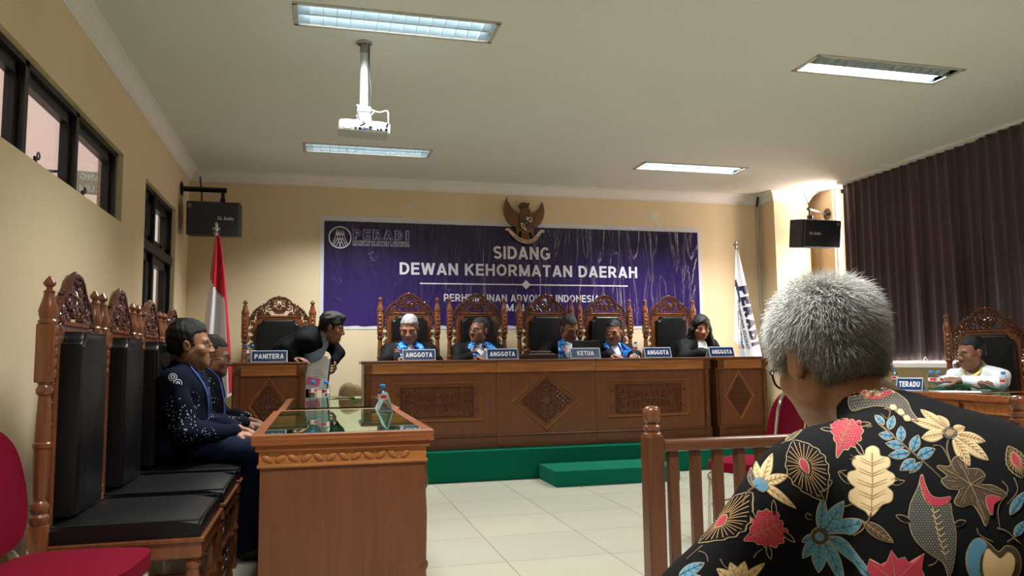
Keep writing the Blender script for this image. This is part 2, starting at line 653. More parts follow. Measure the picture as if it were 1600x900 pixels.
def hook(mb, p):
    mb.box((p[0], p[1], p[2] + 0.02), (0.012, 0.03, 0.04), 0.003)
    mb.tube([(p[0] + 0.004, p[1] + 0.03 + 0.018 * math.cos(a), p[2] + 0.05 + 0.018 * math.sin(a)) for a in np.linspace(0, 2 * PI, 14)], 0.004, 6)


# window 1: the strip of awning panes near the ceiling
w = thing('window_1', (0, 0, 0))
tag(w, kind='structure')
posts = [1.6, 2.43, 3.245, 4.03, 4.83, 5.70]
fr, gl, hk = MB(), MB(), MB()
xi = XL - 0.035                         # inner face of the frame
fr.bb(xi - 0.08, xi, W1[0], W1[1], W1[2], W1[2] + 0.018)
fr.bb(xi - 0.08, xi, W1[0], W1[1], W1[3] - 0.03, W1[3])
for k, y in enumerate(posts):
    fr.bb(xi - 0.08, xi, y - 0.025 if k else y, y + 0.025, W1[2], W1[3])
for k in range(5):
    a, b = posts[k] + 0.025, posts[k + 1] - 0.025
    s = 0.042
    xo = xi - 0.075
    fr.bb(xo, xo + 0.045, a, a + s, W1[2] + 0.018, W1[3] - 0.03)
    fr.bb(xo, xo + 0.045, b - s, b, W1[2] + 0.018, W1[3] - 0.03)
    fr.bb(xo, xo + 0.045, a, b, W1[2] + 0.018, W1[2] + 0.045)
    fr.bb(xo, xo + 0.045, a, b, W1[3] - 0.09, W1[3] - 0.03)
    gl.bb(xo + 0.018, xo + 0.022, a + s, b - s, W1[2] + 0.04, W1[3] - 0.085)
    hook(hk, (xo + 0.055, a + 0.19, W1[2] + 0.025))
fr.build('window_frame', M_black_frame, w)
gl.build('glass_panes', M_pane, w)
hk.build('latch', M_black_frame, w)

# window 2: tall window with a fixed upper row
w = thing('window_2', (0, 0, 0))
tag(w, kind='structure')
fr, gl, hk = MB(), MB(), MB()
y0, y1, z0, z1 = W2
ym = 7.02
fr.bb(xi - 0.08, xi, y0, y1, z1 - 0.04, z1)
fr.bb(xi - 0.08, xi, y0, y1, z0, z0 + 0.04)
fr.bb(xi - 0.08, xi, y0, y0 + 0.04, z0, z1)
fr.bb(xi - 0.08, xi, y1 - 0.04, y1, z0, z1)
fr.bb(xi - 0.08, xi + 0.012, y0, y1, 2.03, 2.11)
fr.bb(xi - 0.08, xi, ym - 0.03, ym + 0.03, z0, z1)
for a, b in ((y0 + 0.04, ym - 0.03), (ym + 0.03, y1 - 0.04)):
    for c, d in ((z0 + 0.04, 2.03), (2.11, z1 - 0.04)):
        s = 0.07
        xo = xi - 0.075
        fr.bb(xo, xo + 0.05, a, a + s, c, d)
        fr.bb(xo, xo + 0.05, b - s - 0.05, b, c, d)
        fr.bb(xo, xo + 0.05, a, b, c, c + s)
        fr.bb(xo, xo + 0.05, a, b, d - s, d)
        gl.bb(xo + 0.018, xo + 0.022, a + s, b - s - 0.05, c + s, d - s)
        if d > 2.2:
            hook(hk, (xo + 0.06, (a + b) / 2, c + 0.03))
fr.build('window_frame', M_black_frame, w)
gl.build('glass_panes', M_pane, w)
hk.build('latch', M_black_frame, w)

# the corridor outside the left windows
M_pink = mat('corridor_paint', srgb(226, 200, 192), rough=0.8, noise=0.02, nscale=2)
structure(MB().bb(-3.3, -3.2, YF, 14.0, -0.1, 4.4), 'wall_corridor', M_pink)
structure(MB().bb(-3.2, XL - TH, YF, 14.0, -0.12, 0.0), 'floor_corridor', M_white)
s = thing('hanging_sign', (-2.25, 8.6, 2.98), 0.28, 'grey green sign on an arm in the corridor outside the strip window, letters reversed', 'sign')
MB().box((0, 0.012, 0), (0.42, 0.02, 0.24), 0.004).build('sign_panel', mat('sign_panel', srgb(150, 158, 148), rough=0.5), s)
lt = MB()
put_text(lt, 'SIDANG', lambda u, v: (0.17 - 0.34 * u, 0.0, 0.025 + 0.07 * v), t=0.18)
lt.build('lettering', mat('sign_letters', srgb(214, 220, 212), rough=0.5), s)
lt = MB()
put_text(lt, 'HUKUM', lambda u, v: (0.17 - 0.34 * u, 0.0, -0.095 + 0.07 * v), t=0.18)
lt.build('lettering', MATS['sign_letters'], s)
MB().tube([(-0.2, 0.012, 0.1), (-1.0, 0.24, 0.1)], 0.015, 8).build('wall_arm', M_black_frame, s)

# window 3: the curtained window on the right
w = thing('window_3', (0, 0, 0))
tag(w, kind='structure')
fr, gl = MB(), MB()
y0, y1, z0, z1 = RW
for a, b, c, d in ((y0, y1, z0, z0 + 0.05), (y0, y1, z1 - 0.05, z1), (y0, y0 + 0.05, z0, z1), (y1 - 0.03, y1, z0, z1),
                   (4.0, 4.06, z0, z1), (5.8, 5.86, z0, z1)):
    fr.bb(XR + 0.09, XR + 0.15, a, b, c, d)
gl.bb(XR + 0.118, XR + 0.122, y0, y1, z0, z1)
fr.build('window_frame', M_white, w)
gl.build('glass_panes', M_pane, w)
MB().bb(5.93, XR + 0.09, RW[0], 7.88, 0.965, 1.015, 0.006).build('window_sill', M_white, w)
MB().tube([(5.97, 6.42, 1.02), (5.96, 6.46, 1.075), (5.97, 6.5, 1.03), (5.965, 6.56, 1.02)], 0.008, 6).build('latch', M_white, w)


# curtains: pleated cloth panels hung from the ceiling
def curtain_mat():
    m = bpy.data.materials.new('plum_curtain_cloth')
    N, L, P = nodes_of(m)
    tc = N.new('ShaderNodeTexCoord')
    nz = N.new('ShaderNodeTexNoise')
    nz.inputs['Scale'].default_value = 180
    L.new(tc.outputs['Object'], nz.inputs['Vector'])
    mx = N.new('ShaderNodeMix'); mx.data_type = 'RGBA'
    mx.inputs['A'].default_value = srgb(62, 52, 56)
    mx.inputs['B'].default_value = srgb(76, 64, 68)
    L.new(nz.outputs['Fac'], mx.inputs['Factor'])
    L.new(mx.outputs['Result'], P.inputs['Base Color'])
    P.inputs['Roughness'].default_value = 0.75
    P.inputs['Sheen Weight'].default_value = 0.25
    t = N.new('ShaderNodeBsdfTranslucent')
    t.inputs[0].default_value = srgb(190, 110, 104)
    ms = N.new('ShaderNodeMixShader')
    ms.inputs[0].default_value = 0.035
    out = N['Material Output']
    L.new(P.outputs[0], ms.inputs[1])
    L.new(t.outputs[0], ms.inputs[2])
    L.new(ms.outputs[0], out.inputs[0])
    return m


M_curtain = curtain_mat()


def curtain(name, ya, yb, pleats, x, label, seed):
    r = np.random.default_rng(seed)
    nu, nv = pleats * 14, 20
    ph = r.uniform(-0.9, 0.9, pleats + 2)
    am = r.uniform(0.5, 1.2, pleats + 2)
    lean = r.uniform(-0.05, 0.05, pleats + 2)
    mb = MB()
    H0, H1 = 1.035, ZC - 0.004

    def fn(u, v):
        t = u * pleats
        k = int(min(t, pleats - 1e-6))
        f = t - k
        a = am[k] * (1 - f) + am[k + 1] * f
        d = 1 - v
        wob = (ph[k] * (1 - f) + ph[k + 1] * f) * d * 0.7
        s = math.sin(2 * PI * t + wob)
        sharp = math.copysign(abs(s) ** 0.7, s)
        y = ya + (yb - ya) * u + (lean[k] * (1 - f) + lean[k + 1] * f) * d
        return Vector((x + 0.034 * a * sharp * (0.7 + 0.3 * d), y + 0.012 * math.cos(2 * PI * t) * a, H0 + (H1 - H0) * v))
    mb.grid(fn, nu, nv)
    o = mb.build(name, M_curtain, smooth=True)
    md = o.modifiers.new('thickness', 'SOLIDIFY')
    md.thickness = 0.003
    return tag(o, label, 'curtain', 'plum window curtains')


curtain('curtain', 7.62, 5.56, 17, 6.02, 'dark plum pleated curtain beside the loudspeaker, ending at the bright window edge', 3)
curtain('curtain', 5.64, 4.0, 13, 5.965, 'dark plum pleated curtain hanging behind the carved chair of the man in white', 5)
curtain('curtain', 4.06, 2.3, 12, 6.02, 'dark plum pleated curtain nearest the camera, at the right edge of the photo', 8)
tag(MB().bb(5.93, 6.03, 2.2, 7.62, ZC - 0.03, ZC - 0.0005).build('curtain_rail', M_white), 'white curtain rail fixed under the ceiling along the window', 'curtain rail')

# ------------------------------------------------------------------ green stage and step
tag(MB().bb(XL + 0.016, 5.3, 6.88, YB - 0.017, 0.0, 0.275, 0.008).build('stage_platform', M_green), 'long low stage covered in green carpet under the judges bench', 'stage')
tag(MB().bb(1.985, 3.15, 6.345, 6.878, 0.0, 0.135, 0.006).build('step', M_green), 'low green carpeted step in front of the stage', 'step')

# ------------------------------------------------------------------ ceiling fixtures
M_refl = mat('fixture_reflector', srgb(196, 214, 226), rough=0.35, metal=0.6, noise=0.02)
M_blade = mat('fixture_louvre', srgb(225, 235, 240), rough=0.4, noise=0.02)
M_fframe = mat('fixture_frame', srgb(190, 186, 178), rough=0.5)
M_tubes = [mat('fluorescent_tube_%d' % k, srgb(235, 240, 240), emit=(0.90, 1.0, 1.0, 1), estr=s_) for k, s_ in enumerate((0.0, 8.0, 36.0))]


def fixture(xa, xb, ya, yb, label, lit):
    xc, yc = (xa + xb) / 2, (ya + yb) / 2
    w, d = xb - xa, yb - ya
    f = thing('ceiling_light', (xc, yc, ZC), 0, label, 'ceiling light', 'recessed ceiling lights')
    mb = MB()
    e = 0.016
    for a, b, c, dd in ((-w / 2 - 0.012, w / 2 + 0.012, -d / 2 - 0.012, -d / 2 + e), (-w / 2 - 0.012, w / 2 + 0.012, d / 2 - e, d / 2 + 0.012),
                        (-w / 2 - 0.012, -w / 2 + e, -d / 2, d / 2), (w / 2 - e, w / 2 + 0.012, -d / 2, d / 2)):
        mb.bb(a, b, c, dd, -0.006, 0.004)
    mb.build('frame', M_fframe, f)
    mb = MB()
    for s in (-1, 1):        # two troughs
        c = s * d / 4
        pts = []
        for k in range(13):
            a = -1 + 2 * k / 12
            pts.append((c + a * (d / 4 - 0.006), 0.092 - 0.09 * abs(a) ** 2.4))
        for k in range(12):
            (p, q), (p2, q2) = pts[k], pts[k + 1]
            mb.add([(-w / 2, p, q), (w / 2, p, q), (w / 2, p2, q2), (-w / 2, p2, q2)], [(0, 1, 2, 3)])
    for s in (-1, 1):
        mb.add([(s * w / 2, -d / 2, 0), (s * w / 2, d / 2, 0), (s * w / 2, d / 2, 0.1), (s * w / 2, -d / 2, 0.1)], [(0, 1, 2, 3)])
    mb.build('reflector', M_refl, f, smooth=True)
    mb = MB()
    n = 15
    for k in range(1, n):
        x = -w / 2 + w * k / n
        for s in (-1, 1):
            c = s * d / 4
            mb.bb(x - 0.0015, x + 0.0015, c - d / 4 + 0.008, c + d / 4 - 0.008, 0.001, 0.034)
    mb.bb(-w / 2, w / 2, -0.003, 0.003, 0.0, 0.04)
    mb.build('louvre', M_blade, f)
    for s, on in zip((-1, 1), lit):
        mb = MB()
        mb.tube([(-w / 2 + 0.03, s * d / 4, 0.06), (w / 2 - 0.03, s * d / 4, 0.06)], 0.0135, 12)
        mb.build('fluorescent_tube', M_tubes[on], f, smooth=True)
    # the light the tubes throw down between the louvres
    l = bpy.data.lights.new('fixture_light', 'AREA')
    l.shape = 'RECTANGLE'
    l.size, l.size_y = w - 0.06, d - 0.04
    l.energy = LAMP_W
    l.color = (0.97, 1.0, 0.98)
    l.spread = math.radians(118)
    lo = bpy.data.objects.new('fixture_light', l)
    COL.objects.link(lo)
    lo.parent = f
    lo.location = (0, 0, -0.001)
    return f


names = {(0, 1): 'large louvred ceiling light at the top of the photo above the projector pole',
         (0, 2): 'louvred ceiling light beyond the projector, nearest the left wall',
         (1, 1): 'ceiling light at upper right with one bright tube showing, nearest the curtains',
         (1, 2): 'bright ceiling light above the right end of the judges bench',
         (0, 0): 'ceiling light overhead of the camera on the left side', (1, 0): 'ceiling light overhead of the batik man on the right side'}
for i, (xa, xb) in enumerate(LX):
    for j, (ya, yb) in enumerate(LY):
        fixture(xa, xb, ya, yb, names[(i, j)], {(1, 1): (0, 2), (1, 2): (2, 2)}.get((i, j), (1, 1)))

# smoke detector
s = thing('smoke_detector', (5.90, 6.765, ZC), 0, 'small round cream smoke detector on the ceiling beside the curtain', 'smoke detector')
MB().lathe([(0.048, -0.03), (0.058, -0.024), (0.062, -0.006), (0.062, 0.0)], n=24).build('housing', M_white, s, smooth=True)
MB().tube([(0.06, -0.01, -0.004), (0.075, -0.03, -0.004), (0.03, -0.1, -0.004), (0.1, -0.2, -0.004)], 0.003, 6).build('wire', M_fframe, s)

# ------------------------------------------------------------------ projector on its pole
p = thing('projector', (0.262, 4.8, ZC), 0, 'white projector hanging from the ceiling on a white pole', 'projector')
M_pw = mat('projector_white', srgb(190, 194, 194), rough=0.4, noise=0.01)
MB().tube([(0, 0, -0.02), (0, 0, -0.43)], 0.026, 20).build('pole', M_pw, p, smooth=True)
mb = MB()
mb.lathe([(0.045, -0.012), (0.05, -0.008), (0.05, 0)], n=20)
for k in range(6):
    a = k * PI / 3
    mb.ball((0.034 * math.cos(a), 0.034 * math.sin(a), -0.016), 0.008, 8, 5)
mb.tube([(0, 0, -0.012), (0, 0, -0.075)], 0.0275, 20)
mb.build('ceiling_flange', mat('flange_grey', srgb(150, 146, 140), rough=0.35, metal=0.5), p, smooth=True)
mb = MB()
mb.box((0, 0, -0.452), (0.085, 0.08, 0.035), 0.006)
mb.box((0, 0, -0.486), (0.07, 0.07, 0.03), 0.004)
mb.box((0.0, 0, -0.512), (0.09, 0.08, 0.028), 0.006)
mb.tube([(-0.045, -0.03, -0.43), (-0.03, -0.045, -0.435)], 0.006, 8)
mb.build('mount_bracket', M_pw, p)
R = Euler((math.radians(7), math.radians(1.5), 0))
mb = MB()
mb.box((0, 0, -0.578), (0.315, 0.235, 0.078), 0.016, rot=R, seg=3)
mb.box((0, 0.0, -0.534), (0.24, 0.15, 0.012), 0.005, rot=R)
body = mb.build('body', M_pw, p, smooth=True)
Mr = Matrix.Translation((0, 0, -0.578)) @ R.to_matrix().to_4x4()
mb = MB(); mb.T = Mr
mb.bb(-0.03, 0.135, -0.1195, -0.1165, -0.016, 0.012)
mb.build('port_panel', mat('port_grey', srgb(176, 178, 178), rough=0.5), body)
mb = MB(); mb.T = Mr
for x, z, ww in ((-0.055, -0.012, 0.014), (-0.03, -0.012, 0.016), (0.035, 0.0, 0.02), (0.08, -0.01, 0.01), (0.1, -0.01, 0.014), (0.132, -0.008, 0.016)):
    mb.box((x, -0.121, z), (ww, 0.006, 0.012), 0.001)
mb.build('port', M_blackp, body)
mb = MB(); mb.T = Mr
mb.bb(-0.005, 0.022, -0.1215, -0.119, -0.016, -0.006)
mb.build('port', mat('vga_port', srgb(70, 70, 150), rough=0.5), body)
mb = MB(); mb.T = Mr
for k in range(5):
    rr = 0.008 + 0.006 * k
    mb.tube([(-0.105 + rr * math.cos(a), -0.1185, 0.008 + rr * 0.8 * math.sin(a)) for a in np.linspace(0, 2 * PI, 20)], 0.0012, 4)
mb.build('speaker_grille', mat('grille_grey', srgb(205, 207, 206), rough=0.5), body)
mb = MB(); mb.T = Mr
mb.tube([(0.07, 0.115, 0.0), (0.07, 0.135, 0.0)], 0.03, 20)
mb.build('lens', M_blackp, body, smooth=True)


def curve_pts(pts, n=10):
    """Catmull-Rom through the points"""
    P = [Vector(pts[0])] + [Vector(q) for q in pts] + [Vector(pts[-1])]
    out = []
    for i in range(1, len(P) - 2):
        for k in range(n):
            t = k / n
            a, b, c, d = P[i - 1], P[i], P[i + 1], P[i + 2]
            out.append(0.5 * ((2 * b) + (c - a) * t + (2 * a - 5 * b + 4 * c - d) * t * t + (3 * b - a - 3 * c + d) * t ** 3))
    out.append(P[-2])
    return out


mb = MB()
mb.tube(curve_pts([(0.03, -0.02, -0.03), (0.031, -0.022, -0.2), (0.042, -0.03, -0.33), (0.035, -0.03, -0.44)]), 0.0045, 6)
mb.tube(curve_pts([(-0.04, -0.05, -0.49), (-0.03, -0.1, -0.545), (0.0, -0.13, -0.57), (-0.03, -0.126, -0.59)]), 0.005, 6)
mb.build('cable', M_blackp, p, smooth=True)
mb = MB()
mb.tube(curve_pts([(0.04, -0.03, -0.45), (0.09, -0.06, -0.475), (0.14, -0.08, -0.47), (0.145, -0.11, -0.53)]), 0.004, 6)
mb.tube(curve_pts([(-0.05, -0.04, -0.5), (-0.02, -0.05, -0.505), (0.03, -0.05, -0.5), (0.06, -0.04, -0.47)]), 0.0035, 6)
mb.build('cable', M_steel, p, smooth=True)
mb = MB()
mb.tube([(0.145, -0.11, -0.53), (0.14, -0.13, -0.57), (0.132, -0.125, -0.59)], 0.006, 6)
mb.build('plug', M_blackp, p)

# ------------------------------------------------------------------ loudspeakers
M_logo = mat('speaker_badge', srgb(214, 214, 214), rough=0.4)


def loudspeaker(loc, rz, tilt, label, text_u, logo_right):
    sp = thing('loudspeaker', loc, rz, label, 'loudspeaker', 'wall loudspeakers')
    T = Matrix.Rotation(tilt, 4, 'X')
    w, h, d = 0.5, 0.335, 0.30
    mb = MB(); mb.T = T
    mb.box((0, 0.02, 0), (w, d - 0.04, h), 0.012)
    mb.build('cabinet', mat('speaker_vinyl', srgb(40, 42, 50), rough=0.55, noise=0.12, nscale=200), sp)
    mb = MB(); mb.T = T
    mb.box((0, -d / 2 + 0.012, 0), (w - 0.012, 0.03, h - 0.012), 0.012, seg=3)
    if logo_right:
        mb.bb(0.06, 0.064, -d / 2 - 0.005, -d / 2, -h / 2 + 0.03, h / 2 - 0.03)
    mb.build('grille', mat('speaker_grille_cloth', srgb(44, 47, 56), rough=0.6, noise=0.1, nscale=300), sp)
    mb = MB(); mb.T = T
    put_text(mb, '3G Audio', lambda u, v: (text_u + 0.155 * u, -d / 2 - 0.0045, -0.045 + 0.034 * v + 0.03), t=0.2)
    mb.build('lettering', M_logo, sp)
    mb = MB(); mb.T = T
    x = 0.2 if logo_right else -0.215
    mb.box((x, -d / 2 - 0.004, 0.118), (0.034, 0.003, 0.04), 0.001)
    mb.build('badge', mat('badge_grey', srgb(120, 122, 122) if not logo_right else srgb(225, 225, 228), rough=0.4), sp)
    return sp


sl = loudspeaker((-1.03, 8.02, 2.535), 0.02, 0.10, 'dark loudspeaker hung from the left wall above the red and white flag', 0.04, False)
mb = MB()
M_pl = Matrix.Rotation(PI / 2, 4, 'Y')
mb.lathe([(0.07, -0.316), (0.07, -0.306), (0.05, -0.30), (0.03, -0.295)], c=(0, 0.0, 0.30), n=20, M=M_pl)
mb.tube([(-0.31, 0, 0.30), (0.11, 0, 0.30)], 0.026, 4)
mb.tube([(0.075, 0, 0.30), (0.075, 0, 0.15)], 0.018, 10)
mb.box((0.075, 0, 0.185), (0.05, 0.05, 0.06), 0.005)
mb.build('wall_bracket', M_blackm, sl)
MB().tube(curve_pts([(-0.13, 0.05, 0.16), (-0.14, 0.1, 0.3), (-0.17, 0.2, 0.46), (-0.18, 0.3, 0.49)]), 0.008, 6).build('cable', M_blackp, sl)
sr = loudspeaker((5.72, 7.78, 2.545), 0.0, 0.14, 'dark loudspeaker hung from the right wall beside the curtains', -0.19, True)
mb = MB()
mb.lathe([(0.075, 0.340), (0.075, 0.350), (0.055, 0.356), (0.03, 0.362)][::-1], c=(0.03, 0.25, 0.30), n=20, M=Matrix.Rotation(PI / 2, 4, 'Y'))
mb.tube([(0.36, 0.25, 0.30), (-0.08, 0, 0.30)], 0.018, 10)
mb.tube([(-0.06, 0, 0.31), (-0.06, 0, 0.15)], 0.013, 10)
mb.box((-0.06, 0, 0.2), (0.05, 0.05, 0.05), 0.005)
mb.build('wall_bracket', mat('bracket_steel', srgb(120, 116, 114), rough=0.25, metal=0.9), sr)
MB().tube(curve_pts([(-0.03, 0.04, 0.17), (-0.01, 0.08, 0.35), (0.03, 0.2, 0.52), (0.08, 0.3, 0.58)]), 0.004, 6).build('cable', M_blackp, sr)

# ------------------------------------------------------------------ banner
def vinyl():
    m = bpy.data.materials.new('purple_vinyl')
    N, L, P = nodes_of(m)
    tc = N.new('ShaderNodeTexCoord')
    sx = N.new('ShaderNodeSeparateXYZ')
    L.new(tc.outputs['Object'], sx.inputs[0])
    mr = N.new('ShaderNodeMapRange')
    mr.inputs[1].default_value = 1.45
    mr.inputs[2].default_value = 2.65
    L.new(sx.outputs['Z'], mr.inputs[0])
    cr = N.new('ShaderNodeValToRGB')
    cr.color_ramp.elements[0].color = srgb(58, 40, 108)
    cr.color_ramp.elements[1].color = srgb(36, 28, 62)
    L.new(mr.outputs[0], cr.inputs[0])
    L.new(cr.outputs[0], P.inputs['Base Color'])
    P.inputs['Roughness'].default_value = 0.24
    mp = N.new('ShaderNodeMapping')
    mp.inputs['Scale'].default_value = (3.2, 1, 0.55)
    L.new(tc.outputs['Object'], mp.inputs[0])
    nz = N.new('ShaderNodeTexNoise')
    nz.inputs['Scale'].default_value = 2.0
    nz.inputs['Detail'].default_value = 5
    nz.inputs['Distortion'].default_value = 1.2
    L.new(mp.outputs[0], nz.inputs['Vector'])
    b = N.new('ShaderNodeBump')
    b.inputs['Strength'].default_value = 0.5
    b.inputs['Distance'].default_value = 0.016
    # sparse creases: ridges of the noise
    def mm(op, a, v):
        x = N.new('ShaderNodeMath'); x.operation = op
        L.new(a, x.inputs[0]); x.inputs[1].default_value = v
        return x.outputs[0]
    r1 = mm('ABSOLUTE', mm('MULTIPLY_ADD', nz.outputs['Fac'], 2.0), 0)
    r1.node.inputs[0].links[0].from_node.inputs[2].default_value = -1.0
    r2 = N.new('ShaderNodeMath'); r2.operation = 'SUBTRACT'; r2.inputs[0].default_value = 1.0
    L.new(r1, r2.inputs[1])
    rid = mm('POWER', r2.outputs[0], 9.0)
    L.new(rid, b.inputs['Height'])
    L.new(b.outputs[0], P.inputs['Normal'])
    return m


BX0, BX1, BZ0, BZ1 = 0.0, 4.60, 1.45, 2.70
b = thing('banner', (0, YB - 0.001, 0), 0, 'wide purple printed banner with a white border taped to the back wall', 'banner')


def wrinkle(x, z):
    t = (BZ1 - z) / (BZ1 - BZ0)
    a = 0.0025 * (0.3 + t) * math.sin(x * 26 + 1.3 * math.sin(z * 5 + x)) + 0.0015 * math.sin(x * 47 + z * 3)
    return 0.011 + a


mb = MB()
mb.grid(lambda u, v: Vector((BX0 + (BX1 - BX0) * u, -0.003, BZ0 + (BZ1 - BZ0) * v)), 8, 3)
mb.build('border', mat('banner_white', srgb(220, 218, 228), rough=0.4), b)
mb = MB()
PX0, PX1, PZ0, PZ1 = 0.045, 4.555, 1.495, 2.645
mb.grid(lambda u, v: Vector((PX0 + (PX1 - PX0) * u, -wrinkle(PX0 + (PX1 - PX0) * u, PZ0 + (PZ1 - PZ0) * v), PZ0 + (PZ1 - PZ0) * v)), 300, 40)
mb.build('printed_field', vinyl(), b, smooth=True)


def banner_text(mb, s, x0, x1, z0, z1, t=0.185, gap=0.13):
    def fn(u, v):
        x, z = x0 + (x1 - x0) * u, z0 + (z1 - z0) * v
        return (x, -wrinkle(x, z) - 0.0035, z)
    put_text(mb, s, fn, t, gap)


mb = MB()
banner_text(mb, 'SIDANG', 1.945, 2.63, 2.262, 2.412)
banner_text(mb, 'DEWAN KEHORMATAN DAERAH', 0.867, 3.73, 2.063, 2.2)
banner_text(mb, 'PERHIMPUNAN ADVOKAT INDONESIA', 1.365, 3.236, 1.765, 1.85, 0.17)
banner_text(mb, 'MALANG', 2.09, 2.62, 1.655, 1.738, 0.17)
n = 40
for k in range(n):
    xa, xb = 1.095 + (3.603 - 1.095) * k / n, 1.095 + (3.603 - 1.095) * (k + 1) / n
    mb.add([(x, -wrinkle(x, 1.965) - 0.004, z) for x, z in ((xa, 1.958), (xb, 1.958), (xb, 1.972), (xa, 1.972))], [(0, 1, 2, 3)])
mb.add([(2.33 + dx, -0.021, 1.965 + dz) for dx, dz in ((-0.055, 0), (0, -0.055), (0.055, 0), (0, 0.055))], [(0, 1, 2, 3)])
mb.build('lettering', M_lettw, b)
mb = MB()
cx, cz, rr = 0.213, 2.462, 0.118
yy = -0.022


def flat(pts, w):
    for i in range(len(pts) - 1):
        (xa, za), (xb, zb) = pts[i], pts[i + 1]
        dx, dz = xb - xa, zb - za
        l = math.hypot(dx, dz) or 1
        nx, nz = -dz / l * w / 2, dx / l * w / 2
        mb.add([(cx + xa + nx, yy, cz + za + nz), (cx + xb + nx, yy, cz + zb + nz), (cx + xb - nx, yy, cz + zb - nz), (cx + xa - nx, yy, cz + za - nz)], [(0, 1, 2, 3)])


flat([(rr * math.cos(a), rr * math.sin(a)) for a in np.linspace(0, 2 * PI, 41)], 0.013)
for s in (-1, 1):
    for x0_, x1_ in ((-0.036, -0.105), (-0.012, -0.083), (0.012, -0.052), (0.036, -0.016)):
        pts = []
        for k in range(12):
            t = k / 11
            x = x0_ + (x1_ - x0_) * t ** 2.2
            z = 0.112 - 0.225 * t
            q = math.hypot(x, z)
            if q > rr:
                x, z = x * rr / q, z * rr / q
            pts.append((s * x, z))
        flat(pts, 0.0085)
mb.build('emblem_print', M_lettw, b)
# outlined word: pale letters with a purple heart
mb = MB()
banner_text(mb, 'PERADI', 0.349, 0.975, 2.448, 2.562, 0.30, 0.1)
mb.build('lettering', mat('pale_violet_print', srgb(160, 154, 204), rough=0.5), b)
for s_, z_, d_ in (('PERHIMPUNAN ADVOKAT INDONESIA', 2.408, 0.03), ('INDONESIAN ADVOCATES ASSOCIATION', 2.374, 0.03)):
    mb = MB()
    banner_text(mb, s_, 0.349, 0.975, z_, z_ + d_, 0.2, 0.16)
    mb.build('lettering', mat('grey_violet_print', srgb(176, 172, 190), rough=0.5), b)
def banner_text2(mb, s, x0, x1, z0, z1, t):
    put_text(mb, s, lambda u, v: (x0 + (x1 - x0) * u, -wrinkle(x0 + (x1 - x0) * u, z0 + (z1 - z0) * v) - 0.0055, z0 + (z1 - z0) * v), t, 0.1 + 0.30 - t)
mb = MB()
banner_text2(mb, 'PERADI', 0.3575, 0.9665, 2.4565, 2.5535, 0.17)
mb.build('lettering', mat('violet_heart_print', srgb(52, 44, 104), rough=0.5), b)

# scraps of tape left on the wall
M_tape = mat('paper_tape', srgb(226, 220, 206), rough=0.7)
for k, (x, z, w_, h_, a, lab) in enumerate([
        (1.0, 2.84, 0.10, 0.035, 0.2, 'small torn tape scrap on the wall above the left part of the banner'),
        (1.86, 2.74, 0.09, 0.04, 0.9, 'small torn tape scrap stuck above the banner left of the eagle emblem'),
        (2.62, 2.83, 0.07, 0.025, 0.1, 'little tape scrap on the wall just right of the eagle emblem'),
        (3.42, 2.82, 0.17, 0.022, 0.06, 'thin faded tape strip on the wall between eagle and taped cross'),
        (4.0, 2.84, 0.16, 0.05, 0.75, 'white tape strip slanting up on the wall over the banner right end'),
        (3.965, 2.83, 0.1, 0.045, -0.9, 'short white tape strip crossing the slanting strip on the wall'),
        (4.03, 2.735, 0.12, 0.05, -1.1, 'lowest white tape strip just above the banner right end')]):
    tag(MB().box((0, 0, 0), (w_, 0.002, h_), 0.0, rot=Euler((0, -a, 0))).build('tape_scrap', M_tape, loc=(x, YB - 0.0012 - 0.001 * (k % 2), z)), lab, 'tape', 'tape scraps on the wall')

# conduit pipe down the back wall
c = thing('conduit_pipe', (5.40, YB - 0.02, 0.28), 0, 'grey conduit pipe running down the back wall beside the column', 'pipe')
MB().tube([(0, 0, 0), (0, 0, 2.72)], 0.018, 12).build('pipe', mat('pipe_grey', srgb(176, 172, 166), rough=0.4), c, smooth=True)
MB().tube(curve_pts([(0, -0.0, 2.72), (0.0, -0.02, 2.78), (-0.015, -0.06, 2.84)]), 0.014, 8).build('cable', M_blackp, c)
tag(MB().tube(curve_pts([(4.86, 8.3, 0.98), (4.93, 8.2, 0.85), (5.0, 8.1, 0.7), (4.98, 8.0, 0.5), (5.02, 7.95, 0.3)]), 0.007, 6).build('power_cable', M_blackp), 'black power cable hanging beside the right end of the judges bench', 'cable')
# ------------------------------------------------------------------ carving helpers
def spiral(cx, cz, r, a0, turns=1.35, d=1, n=16, inner=0.22):
    pts = []
    for k in range(n + 1):
        t = k / n
        a = a0 + d * 2 * PI * turns * t
        q = r * (1 - (1 - inner) * t)
        pts.append((cx + q * math.cos(a), cz + q * math.sin(a)))
    return pts


def carve(mb, pts, y, r0, r1, flat=1.6, n=6):
    """tapered rib in the x-z plane at depth y, deeper than it is wide"""
    m = len(pts)
    P = [(x, 0, z) for x, z in pts]
    keep = mb.T
    S = Matrix.Translation((0, y, 0)) @ Matrix.Diagonal((1, flat, 1, 1))
    mb.T = keep @ S if keep is not None else S
    mb.tube(P, [r0 + (r1 - r0) * k / (m - 1) for k in range(m)], n)
    mb.T = keep


def leafbud(mb, x, z, y, a, l, w, th):
    keep = mb.T
    S = Matrix.Translation((x, y, z)) @ Matrix.Rotation(-a, 4, 'Y')
    mb.T = keep @ S if keep is not None else S
    mb.ball((l / 2, 0, 0), (l / 2, th, w / 2), 6, 4)
    mb.T = keep


